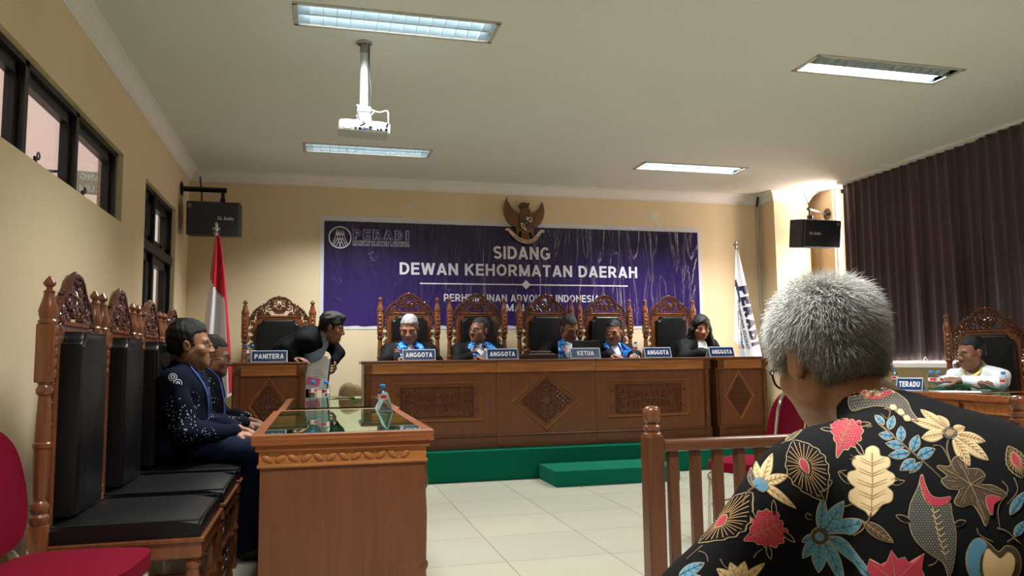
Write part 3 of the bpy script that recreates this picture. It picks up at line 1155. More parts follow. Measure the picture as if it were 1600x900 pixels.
def scroll(mb, cx, cz, r, a0, y, th, turns=1.3, d=1, buds=3, flat=1.6):
    pts = spiral(cx, cz, r, a0, turns, d)
    carve(mb, pts, y, th, th * 0.55, flat)
    mb.ball((pts[-1][0], y, pts[-1][1]), (th * 1.2, th * 1.4, th * 1.2), 6, 4)
    for k in range(buds):
        a = a0 + d * (0.8 + 1.25 * k)
        leafbud(mb, cx + r * math.cos(a), cz + r * math.sin(a), y, a + d * 0.7, r * 0.7, r * 0.44, th * 1.3)


# ------------------------------------------------------------------ carved throne chair (faces +y, origin on the floor under the seat)
def make_throne():
    t = thing('carved_chair', (0, 0, 0))
    YK = -0.29                        # plane of the back
    # back posts
    for s in (-1, 1):
        mb = MB()
        x = 0.305 * s
        mb.bb(x - 0.031, x + 0.031, YK - 0.035, YK + 0.035, 0.0, 0.56, 0.004)
        prof = [(0.03, 0.56), (0.036, 0.575), (0.036, 0.59), (0.028, 0.60), (0.034, 0.615), (0.034, 0.63), (0.024, 0.645), (0.028, 0.70), (0.030, 0.78),
                (0.030, 0.83), (0.034, 0.835), (0.034, 0.85), (0.029, 0.855), (0.026, 0.95), (0.022, 1.02), (0.030, 1.03), (0.032, 1.045), (0.024, 1.06), (0.028, 1.07)]
        mb.lathe(prof, (x, YK, 0), 14)
        mb.bb(x - 0.031, x + 0.031, YK - 0.033, YK + 0.033, 1.07, 1.285, 0.005)
        for k in range(5):
            mb.ball((x, YK + 0.033, 1.10 + 0.04 * k), (0.016, 0.007, 0.018), 8, 5)
        mb.lathe([(0.034, 1.285), (0.036, 1.295), (0.030, 1.302), (0.034, 1.32), (0.036, 1.335), (0.028, 1.36), (0.021, 1.385), (0.019, 1.40), (0.023, 1.404),
                  (0.012, 1.412), (0.011, 1.42), (0.021, 1.428), (0.023, 1.438), (0.016, 1.448), (0.004, 1.462)], (x, YK, 0), 14)
        mb.build('back_post', M_chairwood, t, smooth=35)
    # back frame with stepped shoulders
    out = [(-0.235, 0.50), (0.235, 0.50), (0.235, 1.235), (0.215, 1.235), (0.215, 1.265), (0.17, 1.265), (0.17, 1.305), (-0.17, 1.305), (-0.17, 1.265),
           (-0.215, 1.265), (-0.215, 1.235), (-0.235, 1.235)]
    Mx = Matrix.Translation((0, YK, 0)) @ Matrix.Rotation(PI / 2, 4, 'X')     # (x, z) -> place, h along -y
    mb = MB()
    mb.prism(out, -0.012, 0.018, Mx)
    for a, b in (((-0.215, 0.52), (-0.215, 1.235)), ((0.215, 0.52), (0.215, 1.235)), ((-0.17, 1.292), (0.17, 1.292))):
        mb.tube([(a[0], YK + 0.012, a[1]), (b[0], YK + 0.012, b[1])], 0.008, 6)
    mb.bb(-0.28, 0.28, YK - 0.02, YK + 0.02, 0.46, 0.52, 0.004)
    mb.build('back_frame', M_chairwood, t)
    # leather back with hollowed shoulders
    def pad(wd, z0, z1, y0, y1, cut):
        poly = [(-wd, z0), (wd, z0), (wd, z1 - cut)]
        for k in range(1, 6):
            a = k / 6 * PI / 2
            poly.append((wd - cut * math.sin(a), z1 - cut * math.cos(a) + 0.0))
        poly += [(wd - cut, z1), (-(wd - cut), z1)]
        for k in range(5, 0, -1):
            a = k / 6 * PI / 2
            poly.append((-(wd - cut * math.sin(a)), z1 - cut * math.cos(a)))
        poly += [(-wd, z1 - cut)]
        return poly
    bm = bmesh.new()
    P = pad(0.19, 0.565, 1.262, 0, 0, 0.048)
    vs = [bm.verts.new((x, YK + 0.012, z)) for x, z in P]
    f = bm.faces.new(vs)
    r = bmesh.ops.extrude_face_region(bm, geom=[f])
    ev = [e for e in r['geom'] if isinstance(e, bmesh.types.BMVert)]
    for v in ev:
        v.co.y += 0.085
    bmesh.ops.recalc_face_normals(bm, faces=bm.faces)
    ed = [e for e in bm.edges if all(abs(v.co.y - (YK + 0.097)) < 1e-5 for v in e.verts)]
    bmesh.ops.bevel(bm, geom=ed, offset=0.024, segments=3, affect='EDGES', profile=0.5)
    mb = MB(); mb.bm(bm)
    bk = mb.build('back_cushion', M_leather, t, smooth=50)
    mb = MB()
    loop = [(x * 0.96, YK + 0.089, z0_) for x, z0_ in [(p[0], 0.565 + (p[1] - 0.565) * 0.985 + 0.006) for p in P]]
    mb.tube(loop + [loop[0]], 0.004, 5)
    mb.build('piping', M_leather, bk, smooth=True)
    # crest and side carving, an openwork board
    mb = MB()
    for s in (-1, 1):
        mb.T = Matrix.Diagonal((s, 1, 1, 1))
        th = 0.0112
        edge = [(0.272, 1.20), (0.272, 1.25), (0.252, 1.30), (0.222, 1.345), (0.185, 1.385), (0.145, 1.405), (0.115, 1.43), (0.09, 1.462), (0.05, 1.487), (0.0, 1.494)]
        carve(mb, edge, YK, 0.0105, 0.0115, 1.9)
        for cx, cz, r, a0, d, tn in ((0.045, 1.44, 0.038, 2.6, -1, 1.4), (0.09, 1.385, 0.046, -0.4, 1, 1.5), (0.152, 1.362, 0.038, 2.2, -1, 1.4),
                                     (0.2, 1.325, 0.036, 0.4, 1, 1.4), (0.237, 1.277, 0.028, 2.4, -1, 1.3), (0.03, 1.345, 0.03, 0.2, 1, 1.3),
                                     (0.103, 1.325, 0.022, 3.4, 1, 1.2), (0.15, 1.318, 0.02, 0.6, -1, 1.2), (0.19, 1.285, 0.022, 1.0, 1, 1.2)):
            scroll(mb, cx, cz, r, a0, YK, th, tn, d)
        for k in range(9):
            z = 1.225 - 0.075 * k
            scroll(mb, 0.2545, z, 0.025, 1.57 if k % 2 else -1.57, YK, 0.0085, 1.2, 1 if k % 2 else -1, 2)
            leafbud(mb, 0.238 if k % 2 else 0.27, z - 0.036, YK, 1.57, 0.03, 0.014, 0.009)
    mb.T = None
    # central flower and crown
    for k in range(6):
        leafbud(mb, 0, 1.40, YK + 0.006, k * PI / 3 + PI / 6, 0.032, 0.018, 0.01)
    mb.ball((0, YK + 0.012, 1.40), (0.012, 0.012, 0.012), 8, 6)
    leafbud(mb, 0, 1.455, YK + 0.004, PI / 2, 0.055, 0.032, 0.014)
    mb.ball((0, YK, 1.497), (0.022, 0.016, 0.016), 8, 6)
    mb.build('crest_carving', M_chaircarve, t, smooth=True)
    # seat
    mb = MB()
    mb.bb(-0.305, 0.305, YK + 0.035, 0.30, 0.405, 0.47, 0.006)
    mb.bb(-0.315, 0.315, YK + 0.035, 0.31, 0.465, 0.482, 0.004)
    mb.build('seat_frame', M_chairwood, t)
    bm = bmesh.new()
    bmesh.ops.create_cube(bm, size=1.0)
    bmesh.ops.subdivide_edges(bm, edges=bm.edges, cuts=7, use_grid_fill=True)
    for v in bm.verts:
        x, y, z = v.co
        k = 1 - (abs(2 * x) ** 4) * 0.28
        kk = 1 - (abs(2 * y) ** 4) * 0.28
        v.co = Vector((x * 0.6, y * 0.575 + 0.008, 0.483 + (z + 0.5) * 0.085 * (k * kk if z > 0 else 1)))
    mb = MB(); mb.bm(bm)
    sc = mb.build('seat_cushion', M_leather, t, smooth=60)
    mb = MB()
    rl = [(-0.296, -0.275), (0.296, -0.275), (0.296, 0.29), (-0.296, 0.29), (-0.296, -0.275)]
    mb.tube([(x, y, 0.545) for x, y in rl], 0.0045, 5)
    mb.build('piping', M_leather, sc)
    for s in (-1, 1):
        mb = MB()
        mb.lathe([(0.022, 0.0), (0.03, 0.012), (0.026, 0.03), (0.022, 0.05), (0.026, 0.09), (0.03, 0.16), (0.026, 0.2), (0.033, 0.21), (0.033, 0.225), (0.026, 0.235),
                  (0.026, 0.27), (0.03, 0.32), (0.027, 0.36), (0.034, 0.37), (0.034, 0.385), (0.028, 0.395), (0.028, 0.41)], (0.265 * s, 0.262, 0), 14)
        mb.build('front_leg', M_chairwood, t, smooth=35)
    # front apron with carving, and the lower rails
    mb = MB()
    mb.bb(-0.235, 0.235, 0.252, 0.272, 0.36, 0.405, 0.002)
    for k in range(7):
        scroll(mb, -0.195 + 0.065 * k, 0.372, 0.024, 0.5 * k, 0.268, 0.006, 1.2, 1 if k % 2 else -1, 2)
    mb.build('apron', M_chaircarve, t, smooth=True)
    mb = MB()
    mb.bb(-0.24, 0.24, 0.25, 0.275, 0.20, 0.235, 0.003)
    mb.bb(-0.24, 0.24, 0.255, 0.27, 0.06, 0.085, 0.003)
    for k in range(6):
        scroll(mb, -0.19 + 0.076 * k, 0.142, 0.034, 1.0 * k, 0.262, 0.007, 1.3, 1 if k % 2 else -1, 3)
    mb.build('lower_carving', M_chaircarve, t, smooth=True)
    for s in (-1, 1):
        mb = MB()
        mb.bb(0.268 * s - 0.012, 0.268 * s + 0.012, -0.26, 0.24, 0.14, 0.17, 0.003)
        mb.build('side_rail', M_chairwood, t)
    return t


throne = make_throne()
ST = 0.275
JY = 7.86            # the judges' chairs
judge_x = [0.933, 1.677, 2.459, 3.168, 3.972]
gj, gl_ = 'carved judges chairs on the stage', 'carved chairs along the left wall'
SJ, SL, SC = (1.0, 1.0, 1.03), (0.93, 0.9, 0.965), (1.09, 0.9, 1.0)
thr = [
    ((judge_x[0], JY, ST), PI, SJ, 'carved throne chair behind the grey haired judge at the left of the bench', gj),
    ((judge_x[1], JY, ST), PI, SJ, 'carved throne chair behind the dark haired judge looking left', gj),
    ((judge_x[2], JY, ST), PI, SJ, 'carved throne chair in the middle of the bench behind the KETUA plate', gj),
    ((judge_x[3], JY, ST), PI, SJ, 'carved throne chair behind the slim judge in glasses right of the KETUA plate', gj),
    ((judge_x[4], JY, ST), PI, SJ, 'empty carved throne chair beside the long haired woman', gj),
    ((-0.40, 7.92, ST), PI, SC, 'carved throne chair behind the clerk desk, beside the man in a dark suit', 'carved chair at the clerk desk'),
    ((-0.675, 3.31, 0), -PI / 2, SL, 'nearest empty carved chair along the left wall, beside the red chair', gl_),
    ((-0.675, 4.0, 0), -PI / 2, SL, 'second empty carved chair along the left wall, next to the seated men', gl_),
    ((-0.675, 4.69, 0), -PI / 2, SL, 'carved chair along the left wall holding the man with neat black hair', gl_),
    ((-0.675, 5.38, 0), -PI / 2, SL, 'carved chair along the left wall holding the farther seated man with glasses', gl_),
    ((5.50, 5.22, 0), 2.43, (1.0, 1.0, 1.0), 'carved throne chair holding the man in white by the curtains', 'carved chair at the right table'),
]
thrones = []
for k, (loc, rz, sc_, lab, grp) in enumerate(thr):
    o = throne if k == 0 else copy_tree(throne)
    o.location = loc
    o.rotation_euler = (0, 0, rz)
    o.scale = sc_
    tag(o, lab, 'chair', grp)
    thrones.append(o)

# ------------------------------------------------------------------ judges' bench and clerk's desk
def relief(mb, w, h, y):
    """scrolling foliage relief filling a w x h rectangle centred on the origin"""
    for sx in (-1, 1):
        for sz in (-1, 1):
            mb2 = MB()
            n = max(1, int(round(w / h * 1.1)))
            for k in range(n):
                cx = w * (0.12 + 0.76 * k / max(1, n - 1)) / 2 + w * 0.03 if n > 1 else w * 0.22
                scroll(mb2, cx, h * 0.235, min(h * 0.19, w / n * 0.25), 0.6 + 2.2 * k, 0, 0.008, 1.5, 1 if k % 2 else -1, 4, 1.2)
            K = Matrix.Translation((0, y, 0)) @ Matrix.Diagonal((sx, 1, sz, 1))
            mb.add([K @ Vector(p) for p in mb2.v], mb2.f)
    for k in range(6):
        leafbud(mb, 0, 0, y, k * PI / 3, h * 0.17, h * 0.09, 0.012)
    mb.tube([(h * 0.11 * math.cos(a), y, h * 0.11 * math.sin(a)) for a in np.linspace(0, 2 * PI, 20)], 0.007, 6)
    carve(mb, [(-w * 0.47, 0), (-w * 0.25, 0.012), (0, 0), (w * 0.25, -0.012), (w * 0.47, 0)], y, 0.006, 0.006, 1.2)


def diamond_relief(mb, w, h, y):
    def put(x, z, r, a0, d, th):
        mb2 = MB()
        scroll(mb2, 0, 0, r, a0, 0, th, 1.45, d, 4, 1.0)
        mb.add([(x * w / 2 + p[0], y + p[1], z * h / 2 + p[2]) for p in mb2.v], mb2.f)
    q = min(w, h)
    n = 4
    for i in range(-n, n + 1):
        for j in range(-n, n + 1):
            x, z = (i + j) / (2.0 * n + 1.2), (i - j) / (2.0 * n + 1.2)
            if abs(i) < 1 and abs(j) < 1:
                continue
            s = 1 if x >= 0 else -1
            put(x * 1.02, z * 1.02, q * 0.052, math.atan2(z, x) + 1.2 * s, s if (i + j) % 2 else -s, 0.0065)
    for k in range(8):
        leafbud(mb, 0, 0, y, k * PI / 4, q * 0.12, q * 0.05, 0.010)
    mb.tube([(q * 0.045 * math.cos(a), y, q * 0.045 * math.sin(a)) for a in np.linspace(0, 2 * PI, 18)], 0.008, 5)


M_gold = mat('golden_moulding', srgb(142, 88, 46), rough=0.35, noise=0.15, nscale=40)
M_benchtop = wood('bench_top_wood', srgb(92, 52, 32), srgb(120, 70, 44), rough=0.3, axis='X')


def moulding(mb, poly, y, w, d):
    n = len(poly)
    c = Vector((sum(p[0] for p in poly) / n, sum(p[1] for p in poly) / n))
    for i in range(n):
        a, b_ = Vector(poly[i]), Vector(poly[(i + 1) % n])
        def off(i0, amt):
            p0, p1, p2 = Vector(poly[i0 - 1]), Vector(poly[i0]), Vector(poly[(i0 + 1) % n])
            d1, d2 = (p1 - p0).normalized(), (p2 - p1).normalized()
            n1, n2 = Vector((-d1.y, d1.x)), Vector((-d2.y, d2.x))
            return p1 + (n1 + n2) / (1 + n1.dot(n2)) * amt
        j = (i + 1) % n
        A0, A1, A2 = off(i, 0), off(i, w / 2), off(i, w)
        B0, B1, B2 = off(j, 0), off(j, w / 2), off(j, w)
        P = [(A0.x, y, A0.y), (A1.x, y - d, A1.y), (A2.x, y, A2.y), (B0.x, y, B0.y), (B1.x, y - d, B1.y), (B2.x, y, B2.y)]
        mb.add(P, [(0, 1, 4, 3), (1, 2, 5, 4)])


def desk(name, x0, x1, yf, depth, z0, z1, panel, pilasters, label, cat='desk', group=None, dia=None):
    """front faces -y; panel is ('rect'|'diamond', cx, cz, w, h) relative to world"""
    t = thing(name, ((x0 + x1) / 2, yf, z0), 0, label, cat, group)
    w, h = x1 - x0, z1 - z0
    X0, X1 = -w / 2, w / 2
    mb = MB()
    mb.bb(X0, X1, 0, 0.03, 0, h - 0.03)
    mb.bb(X0, X0 + 0.02, 0.03, depth, 0, h - 0.03)
    mb.bb(X1 - 0.02, X1, 0.03, depth, 0, h - 0.03)
    mb.build('carcass', M_wood, t)
    MB().bb(X0 - (0.025 if pilasters[0] else 0), X1 + (0.025 if pilasters[1] else 0), -0.035, depth + 0.02, h - 0.03, h, 0.008).build('desk_top', M_benchtop, t)
    mb = MB()
    mb.bb(X0, X1, -0.022, 0, h - 0.115, h - 0.03, 0.004)
    mb.bb(X0, X1, -0.03, 0, h - 0.048, h - 0.03, 0.004)
    mb.bb(X0, X1, -0.026, 0, h - 0.12, h - 0.108, 0.003)
    for k in range(2):
        x = X0 + w * (0.3 + 0.42 * k)
        mb.ball((x, -0.024, h - 0.032), 0.007, 8, 5)
    mb.build('frieze', M_trimX, t)
    mb = MB()
    mb.bb(X0, X1, -0.018, 0, 0, 0.105, 0.003)
    mb.bb(X0, X1, -0.026, 0, 0.105, 0.122, 0.005)
    mb.build('plinth', M_woodX, t)
    for s, on in zip((X0, X1 - 0.075), pilasters):
        if on:
            mb = MB()
            mb.bb(s, s + 0.075, -0.03, 0, 0, 0.12, 0.003)
            mb.tube([(s + 0.038, -0.006, 0.12), (s + 0.038, -0.006, h - 0.115)], 0.026, 12)
            mb.bb(s, s + 0.075, -0.034, 0, h - 0.115, h - 0.03, 0.004)
            mb.build('pilaster', M_woodX, t, smooth=30)
    kind, cx, cz, pw, ph = panel
    cx -= (x0 + x1) / 2
    cz -= z0
    mb = MB()
    if kind == 'rect':
        poly = [(cx - pw / 2, cz - ph / 2), (cx + pw / 2, cz - ph / 2), (cx + pw / 2, cz + ph / 2), (cx - pw / 2, cz + ph / 2)]
    else:
        poly = [(cx - pw / 2, cz), (cx, cz - ph / 2), (cx + pw / 2, cz), (cx, cz + ph / 2)]
    moulding(mb, poly, 0.0, 0.026, 0.016)
    mb.build('panel_moulding', M_gold, t)
    mb = MB()
    q = 0.80 if kind == 'rect' else 0.72
    pl = [(cx + (a - cx) * q, cz + (b_ - cz) * (q - 0.04 if kind == 'rect' else q)) for a, b_ in poly]
    moulding(mb, pl, 0.0, 0.016, 0.012)
    mb.prism(pl, 0.0, 0.004, Matrix.Rotation(PI / 2, 4, 'X'))
    inner = MB()
    if kind == 'rect':
        relief(inner, pw * 0.78, ph * 0.68, 0)
    else:
        diamond_relief(inner, pw * 0.7, ph * 0.7, 0)
    mb.add([(p[0] + cx, p[1] - 0.006, p[2] + cz) for p in inner.v], inner.f)
    mb.build('carved_panel', M_carve, t, smooth=40)
    return t


BT = 1.10
gb = 'judges bench units'
desk('bench_unit', 0.40, 1.638, 7.08, 0.42, ST, BT, ('rect', 1.075, 0.71, 0.86, 0.375), (True, False), 'left unit of the brown judges bench with a long carved panel', 'bench', gb)
desk('bench_unit', 1.640, 2.638, 7.08, 0.42, ST, BT, ('diamond', 2.13, 0.70, 0.70, 0.58), (False, False), 'middle unit of the judges bench with a square carved diamond', 'bench', gb)
desk('bench_unit', 2.640, 3.875, 7.08, 0.42, ST, BT, ('rect', 3.20, 0.70, 0.89, 0.375), (False, True), 'right unit of the judges bench with a long carved panel', 'bench', gb)
desk('end_desk', 3.945, 4.53, 7.06, 0.42, ST, BT, ('diamond', 4.20, 0.70, 0.345, 0.55), (True, True), 'narrow desk with a tall carved diamond at the right end of the judges bench', 'desk')
desk('clerk_desk', -0.73, -0.115, 7.05, 0.38, ST, BT, ('diamond', -0.425, 0.715, 0.355, 0.53), (True, True), 'narrow clerk desk with a carved diamond at the left of the stage', 'desk')

# ------------------------------------------------------------------ side tables with green cloth under glass
M_cloth = mat('green_tablecloth', srgb(4, 128, 94), rough=0.9, noise=0.1, nscale=50, spec=0.1)


def table_glass():
    m = bpy.data.materials.new('green_table_glass')
    m.use_nodes = True
    N, L = m.node_tree.nodes, m.node_tree.links
    N.clear()
    out = N.new('ShaderNodeOutputMaterial')
    t = N.new('ShaderNodeBsdfTransparent')
    t.inputs[0].default_value = (0.72, 0.93, 0.84, 1)
    g = N.new('ShaderNodeBsdfGlossy')
    g.inputs[0].default_value = (0.86, 0.98, 0.90, 1)
    g.inputs['Roughness'].default_value = 0.01
    fr = schlick(N, L, 0.08, 2.8)
    mx = N.new('ShaderNodeMixShader')
    L.new(fr, mx.inputs[0])
    L.new(t.outputs[0], mx.inputs[1])
    L.new(g.outputs[0], mx.inputs[2])
    L.new(mx.outputs[0], out.inputs[0])
    return m


M_tglass = table_glass()
M_tabletop = wood('table_edge_wood', srgb(120, 62, 30), srgb(158, 90, 46), rough=0.28, axis='X')
TZ = 0.805


def side_table(name, loc, rz, L_, W_, label, group):
    """long side along local y; origin at the floor in the middle of the near short end"""
    t = thing(name, loc, rz, label, 'table', group)
    w = W_ / 2
    mb = MB()
    e = 0.045
    mb.bb(-w, w, 0, L_, TZ - 0.045, TZ - 0.012, 0.008)
    mb.bb(-w, w, 0, e, TZ - 0.02, TZ - 0.0005, 0.004)
    mb.bb(-w, w, L_ - e, L_, TZ - 0.02, TZ - 0.0005, 0.004)
    mb.bb(-w, -w + e, e, L_ - e, TZ - 0.02, TZ - 0.0005, 0.004)
    mb.bb(w - e, w, e, L_ - e, TZ - 0.02, TZ - 0.0005, 0.004)
    mb.bb(-w + 0.016, w - 0.016, 0.014, L_ - 0.014, TZ - 0.07, TZ - 0.04, 0.006)
    mb.build('table_top', M_tabletop, t)
    MB().bb(-w + e, w - e, e, L_ - e, TZ - 0.02, TZ - 0.008).build('tablecloth', M_cloth, t)
    MB().bb(-w + e + 0.002, w - e - 0.002, e + 0.002, L_ - e - 0.002, TZ - 0.006, TZ).build('glass_top', M_tglass, t)
    mb = MB()
    mb.bb(-w + 0.03, w - 0.03, 0.03, L_ - 0.03, TZ - 0.125, TZ - 0.07, 0.003)
    mb.bb(-w + 0.024, w - 0.024, 0.024, L_ - 0.024, TZ - 0.135, TZ - 0.122, 0.003)
    for side in (0, 1):                         # shallow leaf relief on the end friezes
        for k in range(int(W_ / 0.05) - 2):
            yq = 0.027 if side == 0 else L_ - 0.027
            mb.T = Matrix.Translation((-w + 0.065 + 0.05 * k, yq, TZ - 0.097)) @ Matrix.Rotation(0.5 * (-1) ** k, 4, 'Y')
            mb.ball((0, 0, 0), (0.024, 0.006, 0.011), 8, 5)
    mb.T = None
    mb.build('frieze', M_trimX, t)
    mb = MB()
    mb.bb(-w + 0.035, w - 0.035, 0.035, 0.06, 0, TZ - 0.13, 0.002)
    mb.build('end_panel', M_wood, t)
    MB().bb(-w + 0.035, w - 0.035, L_ - 0.06, L_ - 0.035, 0, TZ - 0.13, 0.002).build('end_panel', M_wood, t)
    MB().bb(w - 0.06, w - 0.045, 0.06, L_ - 0.06, 0.02, TZ - 0.13, 0.002).build('front_panel', M_wood, t)
    for yy_ in (0.04, L_ - 0.075):              # turned half columns on the front corners
        mb = MB()
        mb.lathe([(0.026, 0.0), (0.026, 0.09), (0.018, 0.1), (0.022, 0.14), (0.018, 0.22), (0.026, 0.235), (0.026, 0.25), (0.018, 0.262), (0.02, 0.35), (0.022, 0.45),
                  (0.017, 0.55), (0.026, 0.57), (0.026, 0.60), (0.02, 0.61), (0.022, TZ - 0.13)], (w - 0.045, yy_ + 0.018, 0), 12)
        mb.build('corner_column', M_woodX, t, smooth=35)
    return t


side_table('side_table', (0.108, 3.22, 0), 0, 1.60, 0.735, 'near brown table with green glass top, its end panel facing the camera', 'brown side tables under glass')
side_table('side_table', (0.128, 4.825, 0), 0, 1.60, 0.735, 'far brown table with green glass top holding the tan cap', 'brown side tables under glass')
side_table('side_table', (4.92, 4.66, 0), PI, 1.60, 0.735, 'near brown table at the right, its edge running behind the batik shoulder', 'brown side tables under glass')
side_table('side_table', (4.95, 6.275, 0), PI, 1.60, 0.735, 'far brown table at the right carrying the TERADU plate', 'brown side tables under glass')
# loose second sheet of glass on the left tables
tag(MB().bb(-0.16, 0.40, 4.95, 6.35, TZ + 0.0005, TZ + 0.0065).build('glass_sheet', M_tglass), 'loose second sheet of green glass lying on the far left table', 'glass sheet')

# ------------------------------------------------------------------ railing in front of the camera
r = thing('railing', (0, 3.0, 0), 0, 'brown wooden baluster railing with round finials between the camera and the room', 'railing')


def rail_post(x):
    mb = MB()
    mb.bb(x - 0.038, x + 0.038, -0.038, 0.038, 0, 0.768, 0.006)
    pst = mb.build('post', M_woodZ, r)
    mb = MB()
    mb.lathe([(0.046, 0.766), (0.046, 0.776), (0.032, 0.784), (0.042, 0.796), (0.042, 0.806), (0.024, 0.816), (0.03, 0.822), (0.042, 0.838), (0.044, 0.862),
              (0.040, 0.880), (0.028, 0.889), (0.008, 0.892)], (x, 0, 0), 20)
    mb.v = [(x + (a - x) * 0.86, b * 0.86, c) for a, b, c in mb.v]
    mb.build('finial', M_chairwood, pst, smooth=50)


M_woodZ = wood('brown_wood_post', srgb(84, 48, 30), srgb(106, 62, 38), rough=0.3)
rail_post(1.366)
rail_post(3.285)
MB().bb(1.404, 3.247, -0.035, 0.035, 0.70, 0.748, 0.012).build('top_rail', M_woodX, r)
MB().bb(1.404, 3.247, -0.025, 0.025, 0.13, 0.205, 0.006).build('bottom_rail', M_woodX, r)
for k in range(17):
    x = 1.456 + 0.1045 * k
    if x < 3.2:
        MB().bb(x - 0.022, x + 0.022, -0.016, 0.016, 0.20, 0.705, 0.003).build('baluster', M_woodZ, r)


# ------------------------------------------------------------------ red banquet chairs (face +y)
M_red = mat('crimson_upholstery', srgb(108, 6, 32), rough=0.9, noise=0.1, nscale=60, spec=0.1, bump=0.1, bscale=500)


def red_chair(loc, rz, label):
    t = thing('red_chair', loc, rz, label, 'chair', 'red padded chairs')
    bm = bmesh.new()
    bmesh.ops.create_cube(bm, size=1.0)
    bmesh.ops.subdivide_edges(bm, edges=bm.edges, cuts=9, use_grid_fill=True)
    for v in bm.verts:
        x, y, z = v.co * 2
        rx = 0.215 * (1 - 0.06 * (y < 0) * abs(y))
        n = (abs(x) ** 5 + abs(y) ** 5) ** 0.2
        m_ = max(abs(x), abs(y), 1e-6)
        k = m_ / n if n > 1e-6 else 1
        edge = max(abs(x), abs(y))
        zz = 0.035 * z * (1 - 0.25 * edge ** 6) + 0.012 * (1 - edge ** 2) * (z > 0)
        v.co = Vector((x * rx * k, y * 0.215 * k, 0.435 + zz))
    mb = MB(); mb.bm(bm)
    mb.build('seat', M_red, t, smooth=60)
    bm = bmesh.new()
    bmesh.ops.create_cube(bm, size=1.0)
    bmesh.ops.subdivide_edges(bm, edges=bm.edges, cuts=9, use_grid_fill=True)
    for v in bm.verts:
        x, y, z = v.co * 2
        n = (abs(x) ** 3.2 + abs(z) ** 3.2) ** (1 / 3.2)
        m_ = max(abs(x), abs(z), 1e-6)
        k = m_ / n if n > 1e-6 else 1
        edge = max(abs(x), abs(z))
        zz = z * 0.20 * k
        wx = 0.205 * (1 - 0.12 * max(0, z))
        yy_ = 0.028 * y * (1 - 0.3 * edge ** 6) - 0.05 * (x * k) ** 2 * -0.5
        v.co = Vector((x * wx * k, -0.245 + yy_ - 0.16 * (zz + 0.1), 0.69 + zz))
    mb = MB(); mb.bm(bm)
    bk = mb.build('backrest', M_red, t, smooth=60)
    mb = MB()
    mb.box((0.06, -0.312, 0.78), (0.05, 0.003, 0.018), 0, rot=Euler((-0.16, 0, 0)))
    mb.build('number_tag', M_paper, bk)
    mb = MB()
    loop = []
    for s in (-1, 1):
        leg = [(0.2 * s, 0.19, 0.0), (0.195 * s, 0.175, 0.30), (0.19 * s, 0.15, 0.395), (0.19 * s, -0.18, 0.40), (0.198 * s, -0.25, 0.47),
               (0.212 * s, -0.268, 0.66), (0.19 * s, -0.29, 0.82), (0.13 * s, -0.30, 0.89), (0, -0.302, 0.905)]
        mb.tube(curve_pts(leg, 6), 0.011, 8)
        mb.tube(curve_pts([(0.198 * s, -0.25, 0.47), (0.2 * s, -0.22, 0.40), (0.205 * s, -0.25, 0.2), (0.21 * s, -0.29, 0.0)], 6), 0.011, 8)
    mb.tube([(-0.2, 0.18, 0.2), (0.2, 0.18, 0.2)], 0.008, 8)
    mb.build('frame', M_chrome, t, smooth=True)
    return t


red_chair((-0.765, 2.75, 0), -PI / 2 - 0.08, 'red padded chair at the lower left corner of the photo, beside the carved chair')
red_chair((2.585, 4.24, 0), 0.54, 'red padded chair beyond the railing, seen past the face of the batik man')

# ------------------------------------------------------------------ flags
def flag_cloth(mb, pts_top, pts_bot, n=24):
    pass


def pole(t, h):
    mb = MB()
    mb.tube([(0, 0, 0.04), (0, 0, h)], 0.013, 12)
    mb.build('pole', M_steel, t, smooth=True)
    mb = MB()
    mb.lathe([(0.17, 0.0), (0.17, 0.02), (0.05, 0.04), (0.02, 0.09)], n=20)
    mb.build('base', M_chrome, t, smooth=30)
    mb = MB()
    mb.lathe([(0.013, h), (0.03, h + 0.008), (0.012, h + 0.02), (0.02, h + 0.035), (0.026, h + 0.05), (0.014, h + 0.065), (0.012, h + 0.075), (0.02, h + 0.09), (0.004, h + 0.115)], n=14)
    for k in range(4):
        a = k * PI / 2
        mb.ball((0.024 * math.cos(a), 0.024 * math.sin(a), h + 0.052), (0.012, 0.012, 0.014), 6, 5)
    mb.build('finial', M_chrome, t, smooth=True)


def satin(name, c):
    return mat(name, c, rough=0.32, noise=0.02, nscale=5, sheen=0.3, spec=0.5)


M_fred = satin('red_satin', srgb(200, 26, 50))
M_fwhite = satin('white_satin', srgb(236, 234, 240))

# a flag hanging from its pole: height h, the cloth gathered into folds; returns fn(s, z) with s across the cloth 0..1
def hang(width_at, z_top, z_bot, folds, lean, depth=0.05, seed=0):
    r_ = np.random.default_rng(seed)
    ph = r_.uniform(0, 2 * PI)

    def fn(s, t):
        # t 0 bottom, 1 top
        d = 1 - t
        x0, x1 = width_at(d)
        x = x0 + (x1 - x0) * s
        y = depth * (0.25 + 0.75 * d) * math.sin(2 * PI * folds * s + ph + 0.8 * d) - 0.02
        return Vector((x, y, z_bot(s) + (z_top - z_bot(s)) * t))
    return fn


